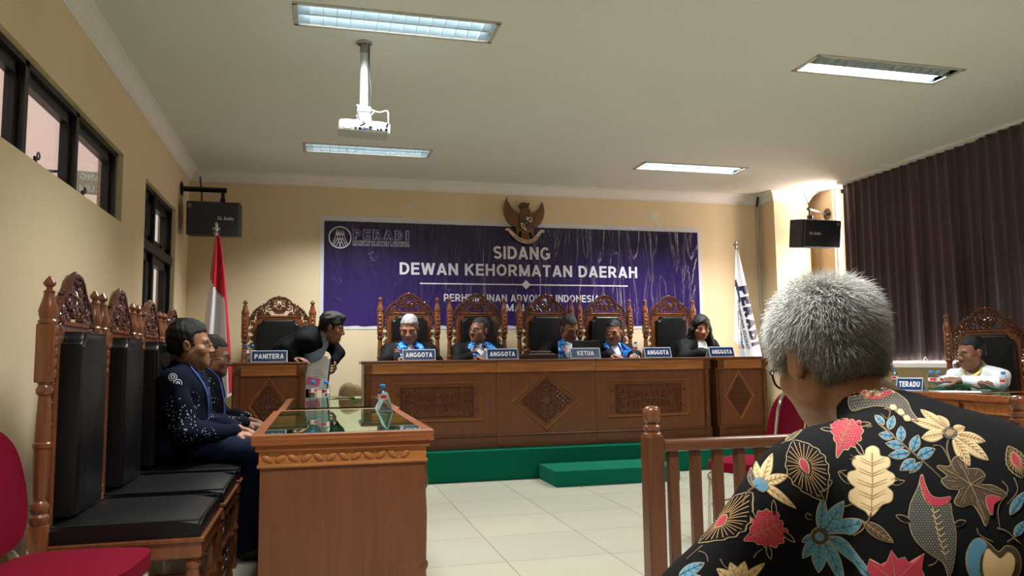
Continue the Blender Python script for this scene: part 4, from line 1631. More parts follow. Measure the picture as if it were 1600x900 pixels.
fl = thing('red_white_flag', (-0.965, 7.66, ST), 0, 'red and white flag hanging from a silver pole in the back left corner', 'flag')
pole(fl, 2.055)
def wl(d):
    return (-0.01 - 0.15 * d ** 1.1, 0.03 + 0.16 * d ** 0.7)
fn = hang(wl, 2.04, lambda s: 0.55 - 0.1 * math.sin(3 * s), 1.6, 0, 0.05, 2)
def split(s):                    # the red field runs down the fly side
    return 0.50 - 0.40 * max(0.0, (s - 0.12)) / 0.88 * (1 if s > 0.12 else 0) if s < 0.80 else 0.02
mb = MB()
ns, nt = 40, 60
grid = [[fn(i / ns, j / nt) for i in range(ns + 1)] for j in range(nt + 1)]
vs = [p for row in grid for p in row]
fs_r, fs_w = [], []
for j in range(nt):
    for i in range(ns):
        q = (j * (ns + 1) + i, j * (ns + 1) + i + 1, (j + 1) * (ns + 1) + i + 1, (j + 1) * (ns + 1) + i)
        t = (j + 0.5) / nt
        s = (i + 0.5) / ns
        (fs_r if t > 0.73 - 0.14 * s or (s > 0.91 and t > 0.02) else fs_w).append(q)
mb.cur = 0; mb.add(vs, fs_w); mb.cur = 1; mb.add(vs, fs_r)
cl = mb.build('flag_cloth', [M_fwhite, M_fred], fl, smooth=True)

fl = thing('white_flag', (4.92, 8.22, ST), 0, 'white flag with dark printed letters hanging from a pole beside the conduit pipe', 'flag')
pole(fl, 2.13)
def wr(d):
    return (-0.015 - 0.07 * d ** 0.8, 0.02 + 0.30 * d ** 0.95)
fnr = hang(wr, 2.11, lambda s: 0.83 - 0.12 * s if s > 0.25 else 1.02 - 0.3 * s, 1.3, 0, 0.022, 5)
mb = MB()
mb.grid(fnr, 40, 50)
mb.build('flag_cloth', M_fwhite, fl, smooth=True)
M_fnavy = mat('navy_print', srgb(24, 30, 62), rough=0.5)
mb = MB()
def flag_text(s, s0, t0, s1, t1, hgt, bold):
    """letters running along the line (s0,t0)-(s1,t1) on the cloth; hgt in metres across"""
    p0, p1 = fnr(s0, t0), fnr(s1, t1)
    ax = (p1 - p0)
    L_ = ax.length
    ax.normalize()
    upv = Vector((ax.z * -1, 0, ax.x))
    upv = Vector((-ax.z, 0, ax.x)); upv.normalize()
    def fn2(u, v):
        p = p0 + (p1 - p0) * u + upv * hgt * v
        # land on the cloth: find s, t for this x, z
        s_, t_ = s0 + (s1 - s0) * u, t0 + (t1 - t0) * u
        for _ in range(8):
            q = fnr(s_, t_)
            ex, ez = p.x - q.x, p.z - q.z
            h_ = 1e-3
            qs, qt = (fnr(s_ + h_, t_) - q) / h_, (fnr(s_, t_ + h_) - q) / h_
            det = qs.x * qt.z - qs.z * qt.x
            if abs(det) < 1e-9:
                break
            s_ += max(-0.2, min(0.2, (ex * qt.z - ez * qt.x) / det))
            t_ += max(-0.2, min(0.2, (qs.x * ez - qs.z * ex) / det))
        q = fnr(s_, t_)
        return Vector((q.x, q.y - 0.009, q.z))
    put_text(mb, s, fn2, bold, 0.14)
flag_text('PERADI', 0.24, 0.62, 0.60, 0.14, 0.125, 0.26)
flag_text('PERHIMPUNAN ADVOKAT', 0.12, 0.46, 0.42, 0.10, 0.035, 0.16)
flag_text('INDONESIA', 0.10, 0.34, 0.26, 0.10, 0.03, 0.16)
for k in range(4):
    a = fnr(0.05 + 0.07 * k, 0.68 - 0.022 * k); b2 = fnr(0.05 + 0.09 * k, 0.60 - 0.025 * k)
    mb.add([a + Vector((-0.012, -0.006, 0)), a + Vector((0.012, -0.006, 0)), b2 + Vector((0.012, -0.006, 0)), b2 + Vector((-0.012, -0.006, 0))], [(0, 1, 2, 3)])
mb.build('lettering', M_fnavy, fl)
# ------------------------------------------------------------------ name plates (face +y in their own frame is the back; letters face -y)
def name_plate(word, loc, rz, label, w=0.31, group='blue name plates'):
    t = thing('name_plate', loc, rz, label, 'name plate', group)
    h, lean, d = 0.105, 0.030, 0.05
    a = math.atan2(lean, h)
    mb = MB()
    prof = [(-d, 0), (-d + lean, h), (-d + lean + 0.006, h), (-d + 0.006, 0)]
    prof2 = [(-d + lean + 0.001, h), (-d + lean + 0.006, h), (0.035, 0), (0.029, 0)]
    Mx = Matrix(((0, 0, 1, 0), (1, 0, 0, 0), (0, 1, 0, 0), (0, 0, 0, 1)))      # (y, z) profile, extruded along x
    mb.prism(prof, -w / 2, w / 2, Mx)
    mb.prism(prof2, -w / 2, w / 2, Mx)
    mb.bb(-w / 2, w / 2, -d, 0.034, 0, 0.003)
    mb.build('acrylic_stand', M_plate, t)

    def on(u, v, o):
        return Vector((-w / 2 + w * u, -d + lean * v - o * math.cos(a), h * v + o * math.sin(a)))
    mb = MB()
    mb.add([on(u, v, 0.001) for u, v in ((0.025, 0.08), (0.975, 0.08), (0.975, 0.92), (0.025, 0.92))], [(0, 1, 2, 3)])
    mb.build('blue_face', M_navy, t)
    if not word:
        return t
    mb = MB()
    put_text(mb, word, lambda u, v: on(0.10 + 0.80 * u, 0.29 + 0.42 * v, 0.002) if len(word) > 5 else on(0.22 + 0.56 * u, 0.29 + 0.42 * v, 0.002), 0.21, 0.13)
    mb.build('lettering', M_paper, t)
    return t


name_plate('PANITERA', (-0.425, 7.12, BT), -0.03, 'blue name plate reading PANITERA on the clerk desk')
name_plate('ANGGOTA', (0.912, 7.17, BT), -0.02, 'blue ANGGOTA name plate in front of the grey haired judge')
name_plate('ANGGOTA', (1.715, 7.17, BT), 0.0, 'blue ANGGOTA name plate in front of the judge looking left')
name_plate('KETUA', (2.558, 7.16, BT), 0.0, 'blue name plate reading KETUA in the middle of the bench')
name_plate('ANGGOTA', (3.335, 7.17, BT), 0.10, 'blue ANGGOTA name plate in front of the empty carved chair')
name_plate('ANGGOTA', (4.055, 7.17, BT), 0.12, 'blue ANGGOTA name plate in front of the long haired woman')
name_plate('TERADU', (4.675, 5.23, TZ + 0.001), -1.15, 'blue name plate reading TERADU on the right table', 0.205)
name_plate('', (0.375, 4.66, TZ + 0.001), PI / 2, 'name plate seen edge on at the right side of the left table', 0.30)

# ------------------------------------------------------------------ water bottles
M_cap = mat('blue_cap', srgb(40, 128, 200), rough=0.4)
M_water = thin_glass('bottle_plastic', (0.80, 0.90, 0.92, 1), 0.08, 0.08)
M_label = mat('bottle_label', srgb(225, 210, 214), rough=0.5)
M_lred = mat('bottle_label_red', srgb(205, 52, 66), rough=0.5)


def make_bottle():
    t = thing('water_bottle', (0, 0, 0))
    prof = [(0.02, 0.0), (0.026, 0.003), (0.0275, 0.012), (0.0255, 0.022), (0.0275, 0.032), (0.0255, 0.043), (0.0275, 0.053), (0.0255, 0.063), (0.0275, 0.073),
            (0.026, 0.08), (0.0265, 0.112), (0.0265, 0.118), (0.022, 0.131), (0.0135, 0.141), (0.012, 0.147)]
    MB().lathe(prof, n=18).build('bottle_body', M_water, t, smooth=60)
    MB().lathe([(0.0137, 0.143), (0.0143, 0.145), (0.0143, 0.16), (0.012, 0.163)], n=16).build('cap', M_cap, t, smooth=40)
    mb = MB()
    n = 24
    vs, fs, ms = [], [], []
    for k in range(n):
        a = 2 * PI * k / n
        for z in (0.083, 0.088, 0.106, 0.111):
            vs.append((0.0273 * math.cos(a), 0.0273 * math.sin(a), z))
    for k in range(n):
        k2 = (k + 1) % n
        for q in range(3):
            mb.cur = 1 if (q == 1 and k % 8 < 5) else 0
            mb.add([vs[k * 4 + q], vs[k2 * 4 + q], vs[k2 * 4 + q + 1], vs[k * 4 + q + 1]], [(0, 1, 2, 3)])
    mb.build('label_band', [M_label, M_lred], t, smooth=True)
    return t


bt = make_bottle()
for k, (x, y, z, lab) in enumerate([
        (-0.632, 7.2, BT, 'water bottle on the clerk desk left of the PANITERA plate'),
        (-0.585, 7.27, BT, 'second water bottle on the clerk desk, tucked against the PANITERA plate'),
        (0.715, 7.2, BT, 'water bottle left of the ANGGOTA plate of the grey haired judge'),
        (1.45, 7.2, BT, 'water bottle left of the ANGGOTA plate of the judge looking left'),
        (1.60, 7.31, BT, 'water bottle half hidden behind the second ANGGOTA plate from the left'),
        (2.372, 7.2, BT, 'water bottle left of the KETUA plate'),
        (3.135, 7.22, BT, 'water bottle left of the ANGGOTA plate before the empty carved chair'),
        (4.335, 7.2, BT, 'water bottle on the narrow end desk below the white flag'),
        (-0.035, 5.25, TZ + 0.0066, 'left one of the two water bottles standing together on the left tables'),
        (0.048, 5.06, TZ + 0.0066, 'right one of the two water bottles standing together on the left tables'),
        (0.338, 4.20, TZ + 0.001, 'water bottle at the right edge of the left table beside the edge on plate'),
        (4.80, 5.55, TZ + 0.001, 'water bottle behind the TERADU plate'),
        (4.645, 4.985, TZ + 0.001, 'left one of the twin water bottles beside the TERADU plate'),
        (4.63, 4.90, TZ + 0.001, 'right one of the twin water bottles beside the TERADU plate'),
        (4.68, 4.37, TZ + 0.001, 'water bottle on the right table in front of the man in white')]):
    o = bt if k == 0 else copy_tree(bt)
    o.location = (x, y, z)
    o.rotation_euler = (0, 0, 3.6 + 0.7 * k)
    tag(o, lab, 'bottle', 'small water bottles')

# ------------------------------------------------------------------ tan cap on the far left table
M_tan = mat('tan_twill', srgb(122, 98, 62), rough=0.9, noise=0.1, nscale=60, bump=0.15, bscale=500)
c = thing('cap', (0.25, 6.22, TZ + 0.0068), 0.25, 'tan cloth cap lying on the far left table', 'cap')
mb = MB()
def cap_fn(u, v):
    a = 2 * PI * u
    t = v * PI / 2
    r = 0.088 * (math.cos(t) ** 0.75)
    z = 0.012 + 0.098 * math.sin(t) ** 0.9 * (1 + 0.08 * math.cos(a - 0.5))
    k = 1 + 0.03 * math.cos(6 * a) * math.sin(2 * t)
    return Vector((r * k * math.cos(a) * 1.05, r * k * math.sin(a), z))
mb.grid(cap_fn, 48, 14)
mb.build('crown', M_tan, c, smooth=60)
mb = MB()
def brim_fn(u, v):
    a = PI * (u - 0.5) * 1.15
    r = 0.088 + 0.075 * v * max(0.0, math.cos(a * 0.87)) ** 0.6
    return Vector((r * math.cos(a) * 1.05, r * math.sin(a), 0.014 - 0.010 * v * (abs(math.sin(a)) ** 2) ))
mb.grid(brim_fn, 24, 6)
b_ = mb.build('visor', M_tan, c, smooth=True)
b_.modifiers.new('thick', 'SOLIDIFY').thickness = 0.003
mb = MB()
for k in range(6):
    a = PI / 3 * k
    mb.tube([cap_fn(a / (2 * PI), v) * 1.01 for v in np.linspace(0.02, 0.97, 10)], 0.0014, 4)
mb.ball((0.0, 0, 0.112), (0.008, 0.008, 0.005), 10, 6)
mb.build('seams', M_tan, c, smooth=True)
for o in kids(c):
    o.rotation_euler = (0, 0, PI * 0.86)
mb = MB()

# ------------------------------------------------------------------ things on the bench
t = thing('laptop', (2.625, 7.43, BT), 0.05, 'black laptop standing open behind the KETUA plate', 'laptop')
MB().box((0, 0.02, 0.008), (0.29, 0.21, 0.016), 0.004).build('keyboard_base', M_blackp, t)
MB().box((0, -0.10, 0.092), (0.29, 0.008, 0.18), 0.003, rot=Euler((0.16, 0, 0))).build('screen_lid', M_blackp, t)
t = thing('gavel', (2.10, 7.3, BT + 0.055), 0.1, 'dark wooden gavel resting on its block at the middle of the bench', 'gavel')
mb = MB()
mb.tube([(-0.09, 0, 0.018), (0.16, 0, 0.014)], [0.010, 0.008], 10)
mb.build('handle', M_carve, t, smooth=True)
mb = MB()
mb.lathe([(0.02, -0.045), (0.024, -0.04), (0.018, -0.025), (0.02, 0.0), (0.018, 0.025), (0.024, 0.04), (0.02, 0.045)], (-0.1, 0, 0.024), 14, Matrix.Rotation(PI / 2, 4, 'X'))
mb.build('head', M_carve, t, smooth=40)
t = thing('document_box', (2.10, 7.3, BT), 0.0, 'low dark box with a grey lid under the gavel', 'box')
MB().box((0, 0, 0.022), (0.40, 0.22, 0.044), 0.004).build('box', mat('dark_box', srgb(54, 42, 36), rough=0.5), t)
MB().box((0.06, 0, 0.049), (0.22, 0.16, 0.010), 0.003).build('lid', mat('grey_folder', srgb(120, 112, 104), rough=0.6), t)
t = thing('document', (1.76, 7.30, BT + 0.001), 0.1, 'white papers lying flat before the judge looking left', 'papers')
MB().box((0, 0, 0.003), (0.22, 0.15, 0.006), 0.001).build('sheets', M_paper, t)
t = thing('document', (4.74, 4.92, TZ + 0.001), -0.5, 'white papers lying under the crossed arms of the man in white', 'papers')
mb = MB()
mb.box((0, 0, 0.002), (0.21, 0.29, 0.003), 0, rot=Euler((0, 0, 0.1)))
mb.box((0.08, -0.1, 0.0045), (0.21, 0.29, 0.0015), 0, rot=Euler((0, 0, -0.25)))
mb.build('sheets', M_paper, t)
# black bag on the floor by the clerk desk
t = thing('black_bag', (-0.93, 6.66, 0), 0.1, 'black bag standing on the floor left of the clerk desk', 'bag')
MB().box((0, 0, 0.30), (0.26, 0.14, 0.60), 0.05, seg=3).build('body', mat('bag_cloth', srgb(22, 22, 26), rough=0.7, noise=0.1), t, smooth=50)
mb = MB()
mb.tube(curve_pts([(-0.03, 0, 0.58), (0.02, -0.02, 0.74), (0.10, -0.02, 0.76), (0.12, 0, 0.58)]), 0.014, 8)
mb.build('handle', M_blackp, t, smooth=True)

# ------------------------------------------------------------------ eagle emblem on the wall
g = thing('eagle_emblem', (2.31, YB - 0.03, 2.70), 0, 'carved wooden eagle emblem with a shield and ribbon above the banner', 'emblem')
M_eagle = mat('carved_eagle_wood', srgb(122, 82, 52), rough=0.5, noise=0.3, nscale=60)
M_eagled = mat('carved_eagle_dark_wood', srgb(92, 58, 38), rough=0.5, noise=0.3, nscale=60)  # darker brown wood for the head
Mv = Matrix.Rotation(PI / 2, 4, 'X')          # polygon x, z on the wall; thickness towards the room (-y)


def epoly(px):                                # points in the 1000 x 900 close-up of the emblem (0.54 m wide at 640 px)
    k = 0.49 / 635.0
    return [((x - 462) * k, (470 - y) * k) for x, y in px]


wl_ = [(200, 100), (165, 170), (145, 260), (150, 340), (180, 430), (230, 505), (290, 545), (350, 555), (372, 520), (378, 440), (385, 360), (360, 320), (300, 295), (245, 240), (210, 180)]
wr_ = [(750, 155), (700, 250), (640, 300), (590, 325), (562, 360), (572, 440), (575, 520), (600, 560), (660, 550), (720, 490), (765, 400), (782, 300), (772, 215)]
for w_, s in ((wl_, -1), (wr_, 1)):
    mb = MB()
    mb.prism(epoly(w_), 0.0, 0.028, Mv)
    ctr = epoly([(370, 470)] if s < 0 else [(580, 480)])[0]
    tips = epoly([(200, 120), (160, 260), (165, 370), (215, 470), (290, 530)] if s < 0 else [(748, 175), (776, 290), (758, 390), (705, 480), (640, 545)])
    for q in range(4):
        for m_ in range(3):
            f = (m_ + 0.5) / 3
            tx = tips[q][0] * (1 - f) + tips[q + 1][0] * f
            tz = tips[q][1] * (1 - f) + tips[q + 1][1] * f
            mb.tube([(ctr[0] * 0.75 + tx * 0.25, -0.028, ctr[1] * 0.75 + tz * 0.25), (tx, -0.028, tz)], [0.008, 0.004], 5)
    mb.build('wing', M_eagle, g, smooth=30)
mb = MB()
mb.prism(epoly([(385, 400), (400, 320), (415, 265), (440, 240), (520, 240), (545, 300), (565, 400), (575, 560), (560, 620), (500, 650), (420, 640), (390, 580), (380, 480)]), 0.0, 0.045, Mv)
for q in range(5):
    for m_ in range(4):
        p_ = epoly([(415 + 40 * m_ + 12 * (q % 2), 300 + 28 * q)])[0]
        mb.ball((p_[0], -0.045, p_[1]), (0.014, 0.006, 0.012), 8, 4)
mb.build('body', M_eagle, g, smooth=30)
mb = MB()
mb.prism(epoly([(415, 265), (395, 255), (380, 230), (388, 215), (410, 185), (450, 180), (500, 192), (545, 188), (530, 222), (520, 262)]), 0.0, 0.06, Mv)
mb.prism(epoly([(395, 255), (380, 232), (400, 222), (415, 240), (405, 262)]), 0.06, 0.075, Mv)
mb.build('head', M_eagled, g)
for pts in ([(335, 560), (400, 560), (405, 610), (370, 640), (330, 690), (318, 680), (350, 630), (335, 600)], [(545, 560), (600, 560), (605, 610), (590, 650), (622, 690), (606, 700), (565, 640), (535, 610)]):
    MB().prism(epoly(pts), 0.0, 0.035, Mv).build('leg', M_eagle, g)
mb = MB()
mb.prism(epoly([(425, 620), (520, 620), (545, 735), (500, 750), (430, 745), (402, 730)]), 0.0, 0.025, Mv)
for m_ in range(5):
    a, b_ = epoly([(435 + 18 * m_, 640), (418 + 28 * m_, 735)])
    mb.tube([(a[0], -0.026, a[1]), (b_[0], -0.026, b_[1])], 0.005, 5)
mb.build('tail', M_eagle, g, smooth=30)
MB().prism(epoly([(385, 395), (580, 395), (582, 500), (560, 570), (485, 630), (410, 575), (386, 500)]), 0.0, 0.055, Mv).build('shield', mat('shield_edge', srgb(38, 36, 38), rough=0.4), g)
sh = [([(392, 402), (476, 402), (476, 455), (440, 490), (392, 490)], srgb(90, 60, 70)), ([(484, 402), (574, 402), (574, 480), (525, 480), (525, 450), (484, 450)], srgb(214, 204, 176)),
      ([(392, 500), (440, 500), (482, 585), (484, 622), (415, 570)], srgb(214, 204, 176)), ([(490, 560), (530, 490), (574, 490), (572, 520), (555, 565), (490, 620)], srgb(120, 58, 50)),
      ([(445, 455), (520, 455), (520, 500), (482, 540), (445, 500)], srgb(60, 58, 62))]
for k, (pp, c_) in enumerate(sh):
    MB().prism(epoly(pp), 0.055, 0.058 + 0.001 * k, Mv).build('shield_field', mat('shield_paint_%d' % k, c_, rough=0.5), g)
mb = MB()
for pp in ([(520, 440), (535, 412), (560, 420), (565, 445), (545, 465)], [(410, 512), (436, 512), (470, 590), (430, 560)]):
    mb.prism(epoly(pp), 0.0585, 0.061, Mv)
st_ = []
for k in range(10):
    rr_ = 22 if k % 2 == 0 else 9
    st_.append((482 + rr_ * math.sin(k * PI / 5), 495 - rr_ * math.cos(k * PI / 5)))
mb.build('shield_symbol', mat('shield_symbol_paint', srgb(70, 68, 58), rough=0.5), g)
MB().prism(epoly(st_)[::-1], 0.0585, 0.066, Mv).build('shield_star', mat('shield_star_paint', srgb(170, 140, 70), rough=0.5), g)
mb = MB()
rib = [(165, 605), (205, 590), (250, 640), (300, 690), (350, 730), (420, 768), (490, 778), (560, 768), (620, 735), (660, 690), (700, 630), (735, 602), (768, 622)]
wid = [18, 20, 24, 26, 27, 27, 27, 27, 27, 26, 24, 20, 18]
up_, lo_ = [], []
for k, (x, y) in enumerate(rib):
    a, b_ = rib[max(0, k - 1)], rib[min(len(rib) - 1, k + 1)]
    dx, dy = b_[0] - a[0], b_[1] - a[1]
    l = math.hypot(dx, dy)
    up_.append((x + dy / l * wid[k], y - dx / l * wid[k]))
    lo_.append((x - dy / l * wid[k], y + dx / l * wid[k]))
U, Lw = epoly(up_), epoly(lo_)
for k in range(len(rib) - 1):
    mb.prism([Lw[k], Lw[k + 1], U[k + 1], U[k]], 0.03, 0.042, Mv)
rb = mb.build('ribbon', mat('ribbon_paint', srgb(206, 192, 160), rough=0.5), g)
mb = MB()


def rib_fn(u, v):
    t = 3.0 + 6.0 * u
    k = min(int(t), len(rib) - 2)
    f = t - k
    a = [U[k][i] * (1 - f) + U[k + 1][i] * f for i in (0, 1)]
    b_ = [Lw[k][i] * (1 - f) + Lw[k + 1][i] * f for i in (0, 1)]
    w_ = 0.25 + 0.5 * v
    return Vector((b_[0] * (1 - w_) + a[0] * w_, -0.0435, b_[1] * (1 - w_) + a[1] * w_))


put_text(mb, 'BHINNEKA TUNGGAL IKA', rib_fn, 0.2, 0.14)
mb.build('lettering', M_blackp, rb)
# ------------------------------------------------------------------ bodies grown from blended volumes
class Vol:
    """a distance field on a grid; shapes blend into one continuous surface"""

    def __init__(self, lo, hi, res):
        self.lo, self.res = np.array(lo, float), res
        self.n = np.ceil((np.array(hi, float) - self.lo) / res).astype(int) + 1
        self.ax = [self.lo[i] + res * np.arange(self.n[i]) for i in range(3)]
        self.V = np.full(self.n, 0.5, np.float32)
        self.C = np.zeros(self.n, np.int8)
        self.xf = None

    def _sl(self, lo, hi):
        a = np.clip(np.floor((np.array(lo) - self.lo) / self.res).astype(int), 0, self.n)
        b = np.clip(np.ceil((np.array(hi) - self.lo) / self.res).astype(int) + 1, 0, self.n)
        if np.any(b <= a):
            return None, None
        sl = tuple(slice(a[i], b[i]) for i in range(3))
        g = np.meshgrid(*[self.ax[i][sl[i]] for i in range(3)], indexing='ij', sparse=True)
        return sl, g

    def _mix(self, sl, d, k, op, cid):
        A = self.V[sl]
        d = d.astype(np.float32)
        if op == 'u':
            if cid is not None:
                self.C[sl][d < A] = cid
            h = np.clip(0.5 + 0.5 * (A - d) / k, 0, 1)
            self.V[sl] = A * (1 - h) + d * h - k * h * (1 - h)
        else:
            d = -d
            h = np.clip(0.5 - 0.5 * (A - d) / k, 0, 1)
            self.V[sl] = A * (1 - h) + d * h + k * h * (1 - h)

    def cap(self, a, b, ra, rb=None, k=0.02, op='u', cid=0):
        rb = ra if rb is None else rb
        a, b = np.array(a, float), np.array(b, float)
        m = max(ra, rb) + k + 3 * self.res
        sl, g = self._sl(np.minimum(a, b) - m, np.maximum(a, b) + m)
        if sl is None:
            return self
        ab = b - a
        L = ab @ ab + 1e-12
        px, py, pz = g[0] - a[0], g[1] - a[1], g[2] - a[2]
        t = np.clip((px * ab[0] + py * ab[1] + pz * ab[2]) / L, 0, 1)
        d = np.sqrt((px - t * ab[0]) ** 2 + (py - t * ab[1]) ** 2 + (pz - t * ab[2]) ** 2) - (ra + (rb - ra) * t)
        self._mix(sl, d, k, op, cid)
        return self

    def ell(self, c, r, R=None, k=0.02, op='u', cid=0):
        c, r = np.array(c, float), np.array(r, float)
        R = np.eye(3) if R is None else np.array(R)
        e = np.sqrt((R ** 2) @ (r ** 2)) + k + 3 * self.res
        sl, g = self._sl(c - e, c + e)
        if sl is None:
            return self
        p = [g[i] - c[i] for i in range(3)]
        q = [p[0] * R[0, i] + p[1] * R[1, i] + p[2] * R[2, i] for i in range(3)]
        k0 = np.sqrt(sum((q[i] / r[i]) ** 2 for i in range(3)))
        k1 = np.sqrt(sum((q[i] / r[i] ** 2) ** 2 for i in range(3))) + 1e-9
        self._mix(sl, k0 * (k0 - 1) / k1, k, op, cid)
        return self

    def box(self, c, h, R=None, rad=0.01, k=0.01, op='u', cid=0):
        c, h = np.array(c, float), np.array(h, float)
        R = np.eye(3) if R is None else np.array(R)
        e = np.abs(R) @ h + rad + k + 3 * self.res
        sl, g = self._sl(c - e, c + e)
        if sl is None:
            return self
        p = [g[i] - c[i] for i in range(3)]
        q = [np.abs(p[0] * R[0, i] + p[1] * R[1, i] + p[2] * R[2, i]) - (h[i] - rad) for i in range(3)]
        d = np.sqrt(sum(np.maximum(v, 0) ** 2 for v in q)) + np.minimum(np.maximum(np.maximum(q[0], q[1]), q[2]), 0) - rad
        self._mix(sl, d, k, op, cid)
        return self

    def chain(self, pts, rs, k=0.02, cid=0):
        for i in range(len(pts) - 1):
            self.cap(pts[i], pts[i + 1], rs[i], rs[i + 1], k, 'u', cid)
        return self

    def ripple(self, amp, f, seed=0, where=None):
        r_ = np.random.default_rng(seed)
        g = np.meshgrid(*self.ax, indexing='ij', sparse=True)
        w = 0
        for _ in range(5):
            d = r_.normal(size=3)
            d /= np.linalg.norm(d)
            w = w + np.sin((g[0] * d[0] + g[1] * d[1] + g[2] * d[2]) * f * r_.uniform(0.6, 1.6) + r_.uniform(0, 6.28))
        self.V += (amp / 2.2 * w).astype(np.float32)
        return self

    def mesh(self):
        V = self.V
        s = V < 0
        s[0], s[-1] = False, False
        s[:, 0], s[:, -1] = False, False
        s[:, :, 0], s[:, :, -1] = False, False
        Vc = np.where(s, np.minimum(V, -1e-5), np.maximum(V, 1e-5))
        c = s[:-1, :-1, :-1].astype(np.int8)
        tot = np.zeros(c.shape, np.int8)
        for i in (0, 1):
            for j in (0, 1):
                for k in (0, 1):
                    tot += s[i:s.shape[0] - 1 + i, j:s.shape[1] - 1 + j, k:s.shape[2] - 1 + k]
        act = (tot > 0) & (tot < 8)
        idx = np.argwhere(act)
        num = np.full(act.shape, -1, np.int64)
        num[act] = np.arange(len(idx))
        acc = np.zeros((len(idx), 3))
        cnt = np.zeros(len(idx))
        corners = [(i, j, k) for i in (0, 1) for j in (0, 1) for k in (0, 1)]
        for a in corners:
            for ax in range(3):
                if a[ax] == 0:
                    b = list(a); b[ax] = 1
                    ia, ib = idx + np.array(a), idx + np.array(b)
                    va, vb = Vc[tuple(ia.T)], Vc[tuple(ib.T)]
                    m = (va < 0) != (vb < 0)
                    t = va[m] / (va[m] - vb[m])
                    p = np.tile(np.array(a, float), (m.sum(), 1))
                    p[:, ax] += t
                    acc[m] += p
                    cnt[m] += 1
        P = (idx + acc / cnt[:, None]) * self.res + self.lo
        ids = self.C[tuple(np.clip(np.round((P - self.lo) / self.res).astype(int), 0, self.n - 1).T)]
        quads = []
        for ax in range(3):
            sl0 = [slice(1, -1)] * 3
            a0 = [slice(None)] * 3; a1 = [slice(None)] * 3
            a0[ax] = slice(0, -1); a1[ax] = slice(1, None)
            ch = s[tuple(a0)] != s[tuple(a1)]
            e = np.argwhere(ch)
            o1, o2 = [(1, 2), (2, 0), (0, 1)][ax]
            ok = (e[:, o1] > 0) & (e[:, o2] > 0) & (e[:, o1] < num.shape[o1]) & (e[:, o2] < num.shape[o2])
            e = e[ok]
            d1 = np.zeros(3, int); d1[o1] = 1
            d2 = np.zeros(3, int); d2[o2] = 1
            q = np.stack([num[tuple((e - d1 - d2).T)], num[tuple((e - d2).T)], num[tuple(e.T)], num[tuple((e - d1).T)]], 1)
            flip = ~s[tuple(e.T)]
            q[flip] = q[flip][:, ::-1]
            quads.append(q)
        Q = np.concatenate(quads)
        Q = Q[(Q >= 0).all(1)]
        return P, Q, ids

    def build(self, name, material, parent, palette=None, paint=None, smooth_it=1):
        P, Q, ids = self.mesh()
        for _ in range(smooth_it):            # light relaxation of the surface
            E = np.concatenate([Q[:, [0, 1]], Q[:, [1, 2]], Q[:, [2, 3]], Q[:, [3, 0]]])
            A = np.zeros_like(P)
            n = np.zeros(len(P))
            np.add.at(A, E[:, 0], P[E[:, 1]])
            np.add.at(n, E[:, 0], 1)
            np.add.at(A, E[:, 1], P[E[:, 0]])
            np.add.at(n, E[:, 1], 1)
            P = P * 0.5 + 0.5 * A / np.maximum(n, 1)[:, None]
        me = bpy.data.meshes.new(name)
        me.vertices.add(len(P))
        me.vertices.foreach_set('co', P.astype(np.float32).ravel())
        me.loops.add(Q.size)
        me.loops.foreach_set('vertex_index', Q.ravel().astype(np.int32))
        me.polygons.add(len(Q))
        me.polygons.foreach_set('loop_start', (np.arange(len(Q)) * 4).astype(np.int32))
        me.polygons.foreach_set('use_smooth', np.ones(len(Q), bool))
        me.update(calc_edges=True)
        me.validate()
        me.materials.append(material)
        if palette is not None:
            col = np.array([palette[i] for i in range(len(palette))], np.float32)[np.clip(ids, 0, len(palette) - 1)]
            if paint is not None:
                col = paint(P, col)
            at = me.color_attributes.new('paint', 'FLOAT_COLOR', 'POINT')
            at.data.foreach_set('color', col.astype(np.float32).ravel())
        o = bpy.data.objects.new(name, me)
        COL.objects.link(o)
        o.parent = parent
        return o


def rotm(yaw=0, pitch=0, roll=0):
    """columns: right, forward, up. yaw turns left, pitch looks up, roll tilts to the right"""
    cy, sy = math.cos(yaw), math.sin(yaw)
    cp, sp = math.cos(pitch), math.sin(pitch)
    cr, sr = math.cos(roll), math.sin(roll)
    Rz = np.array([[cy, -sy, 0], [sy, cy, 0], [0, 0, 1]])
    Rx = np.array([[1, 0, 0], [0, cp, -sp], [0, sp, cp]])
    Ry = np.array([[cr, 0, sr], [0, 1, 0], [-sr, 0, cr]])
    return Rz @ Rx @ Ry


D2R = math.radians


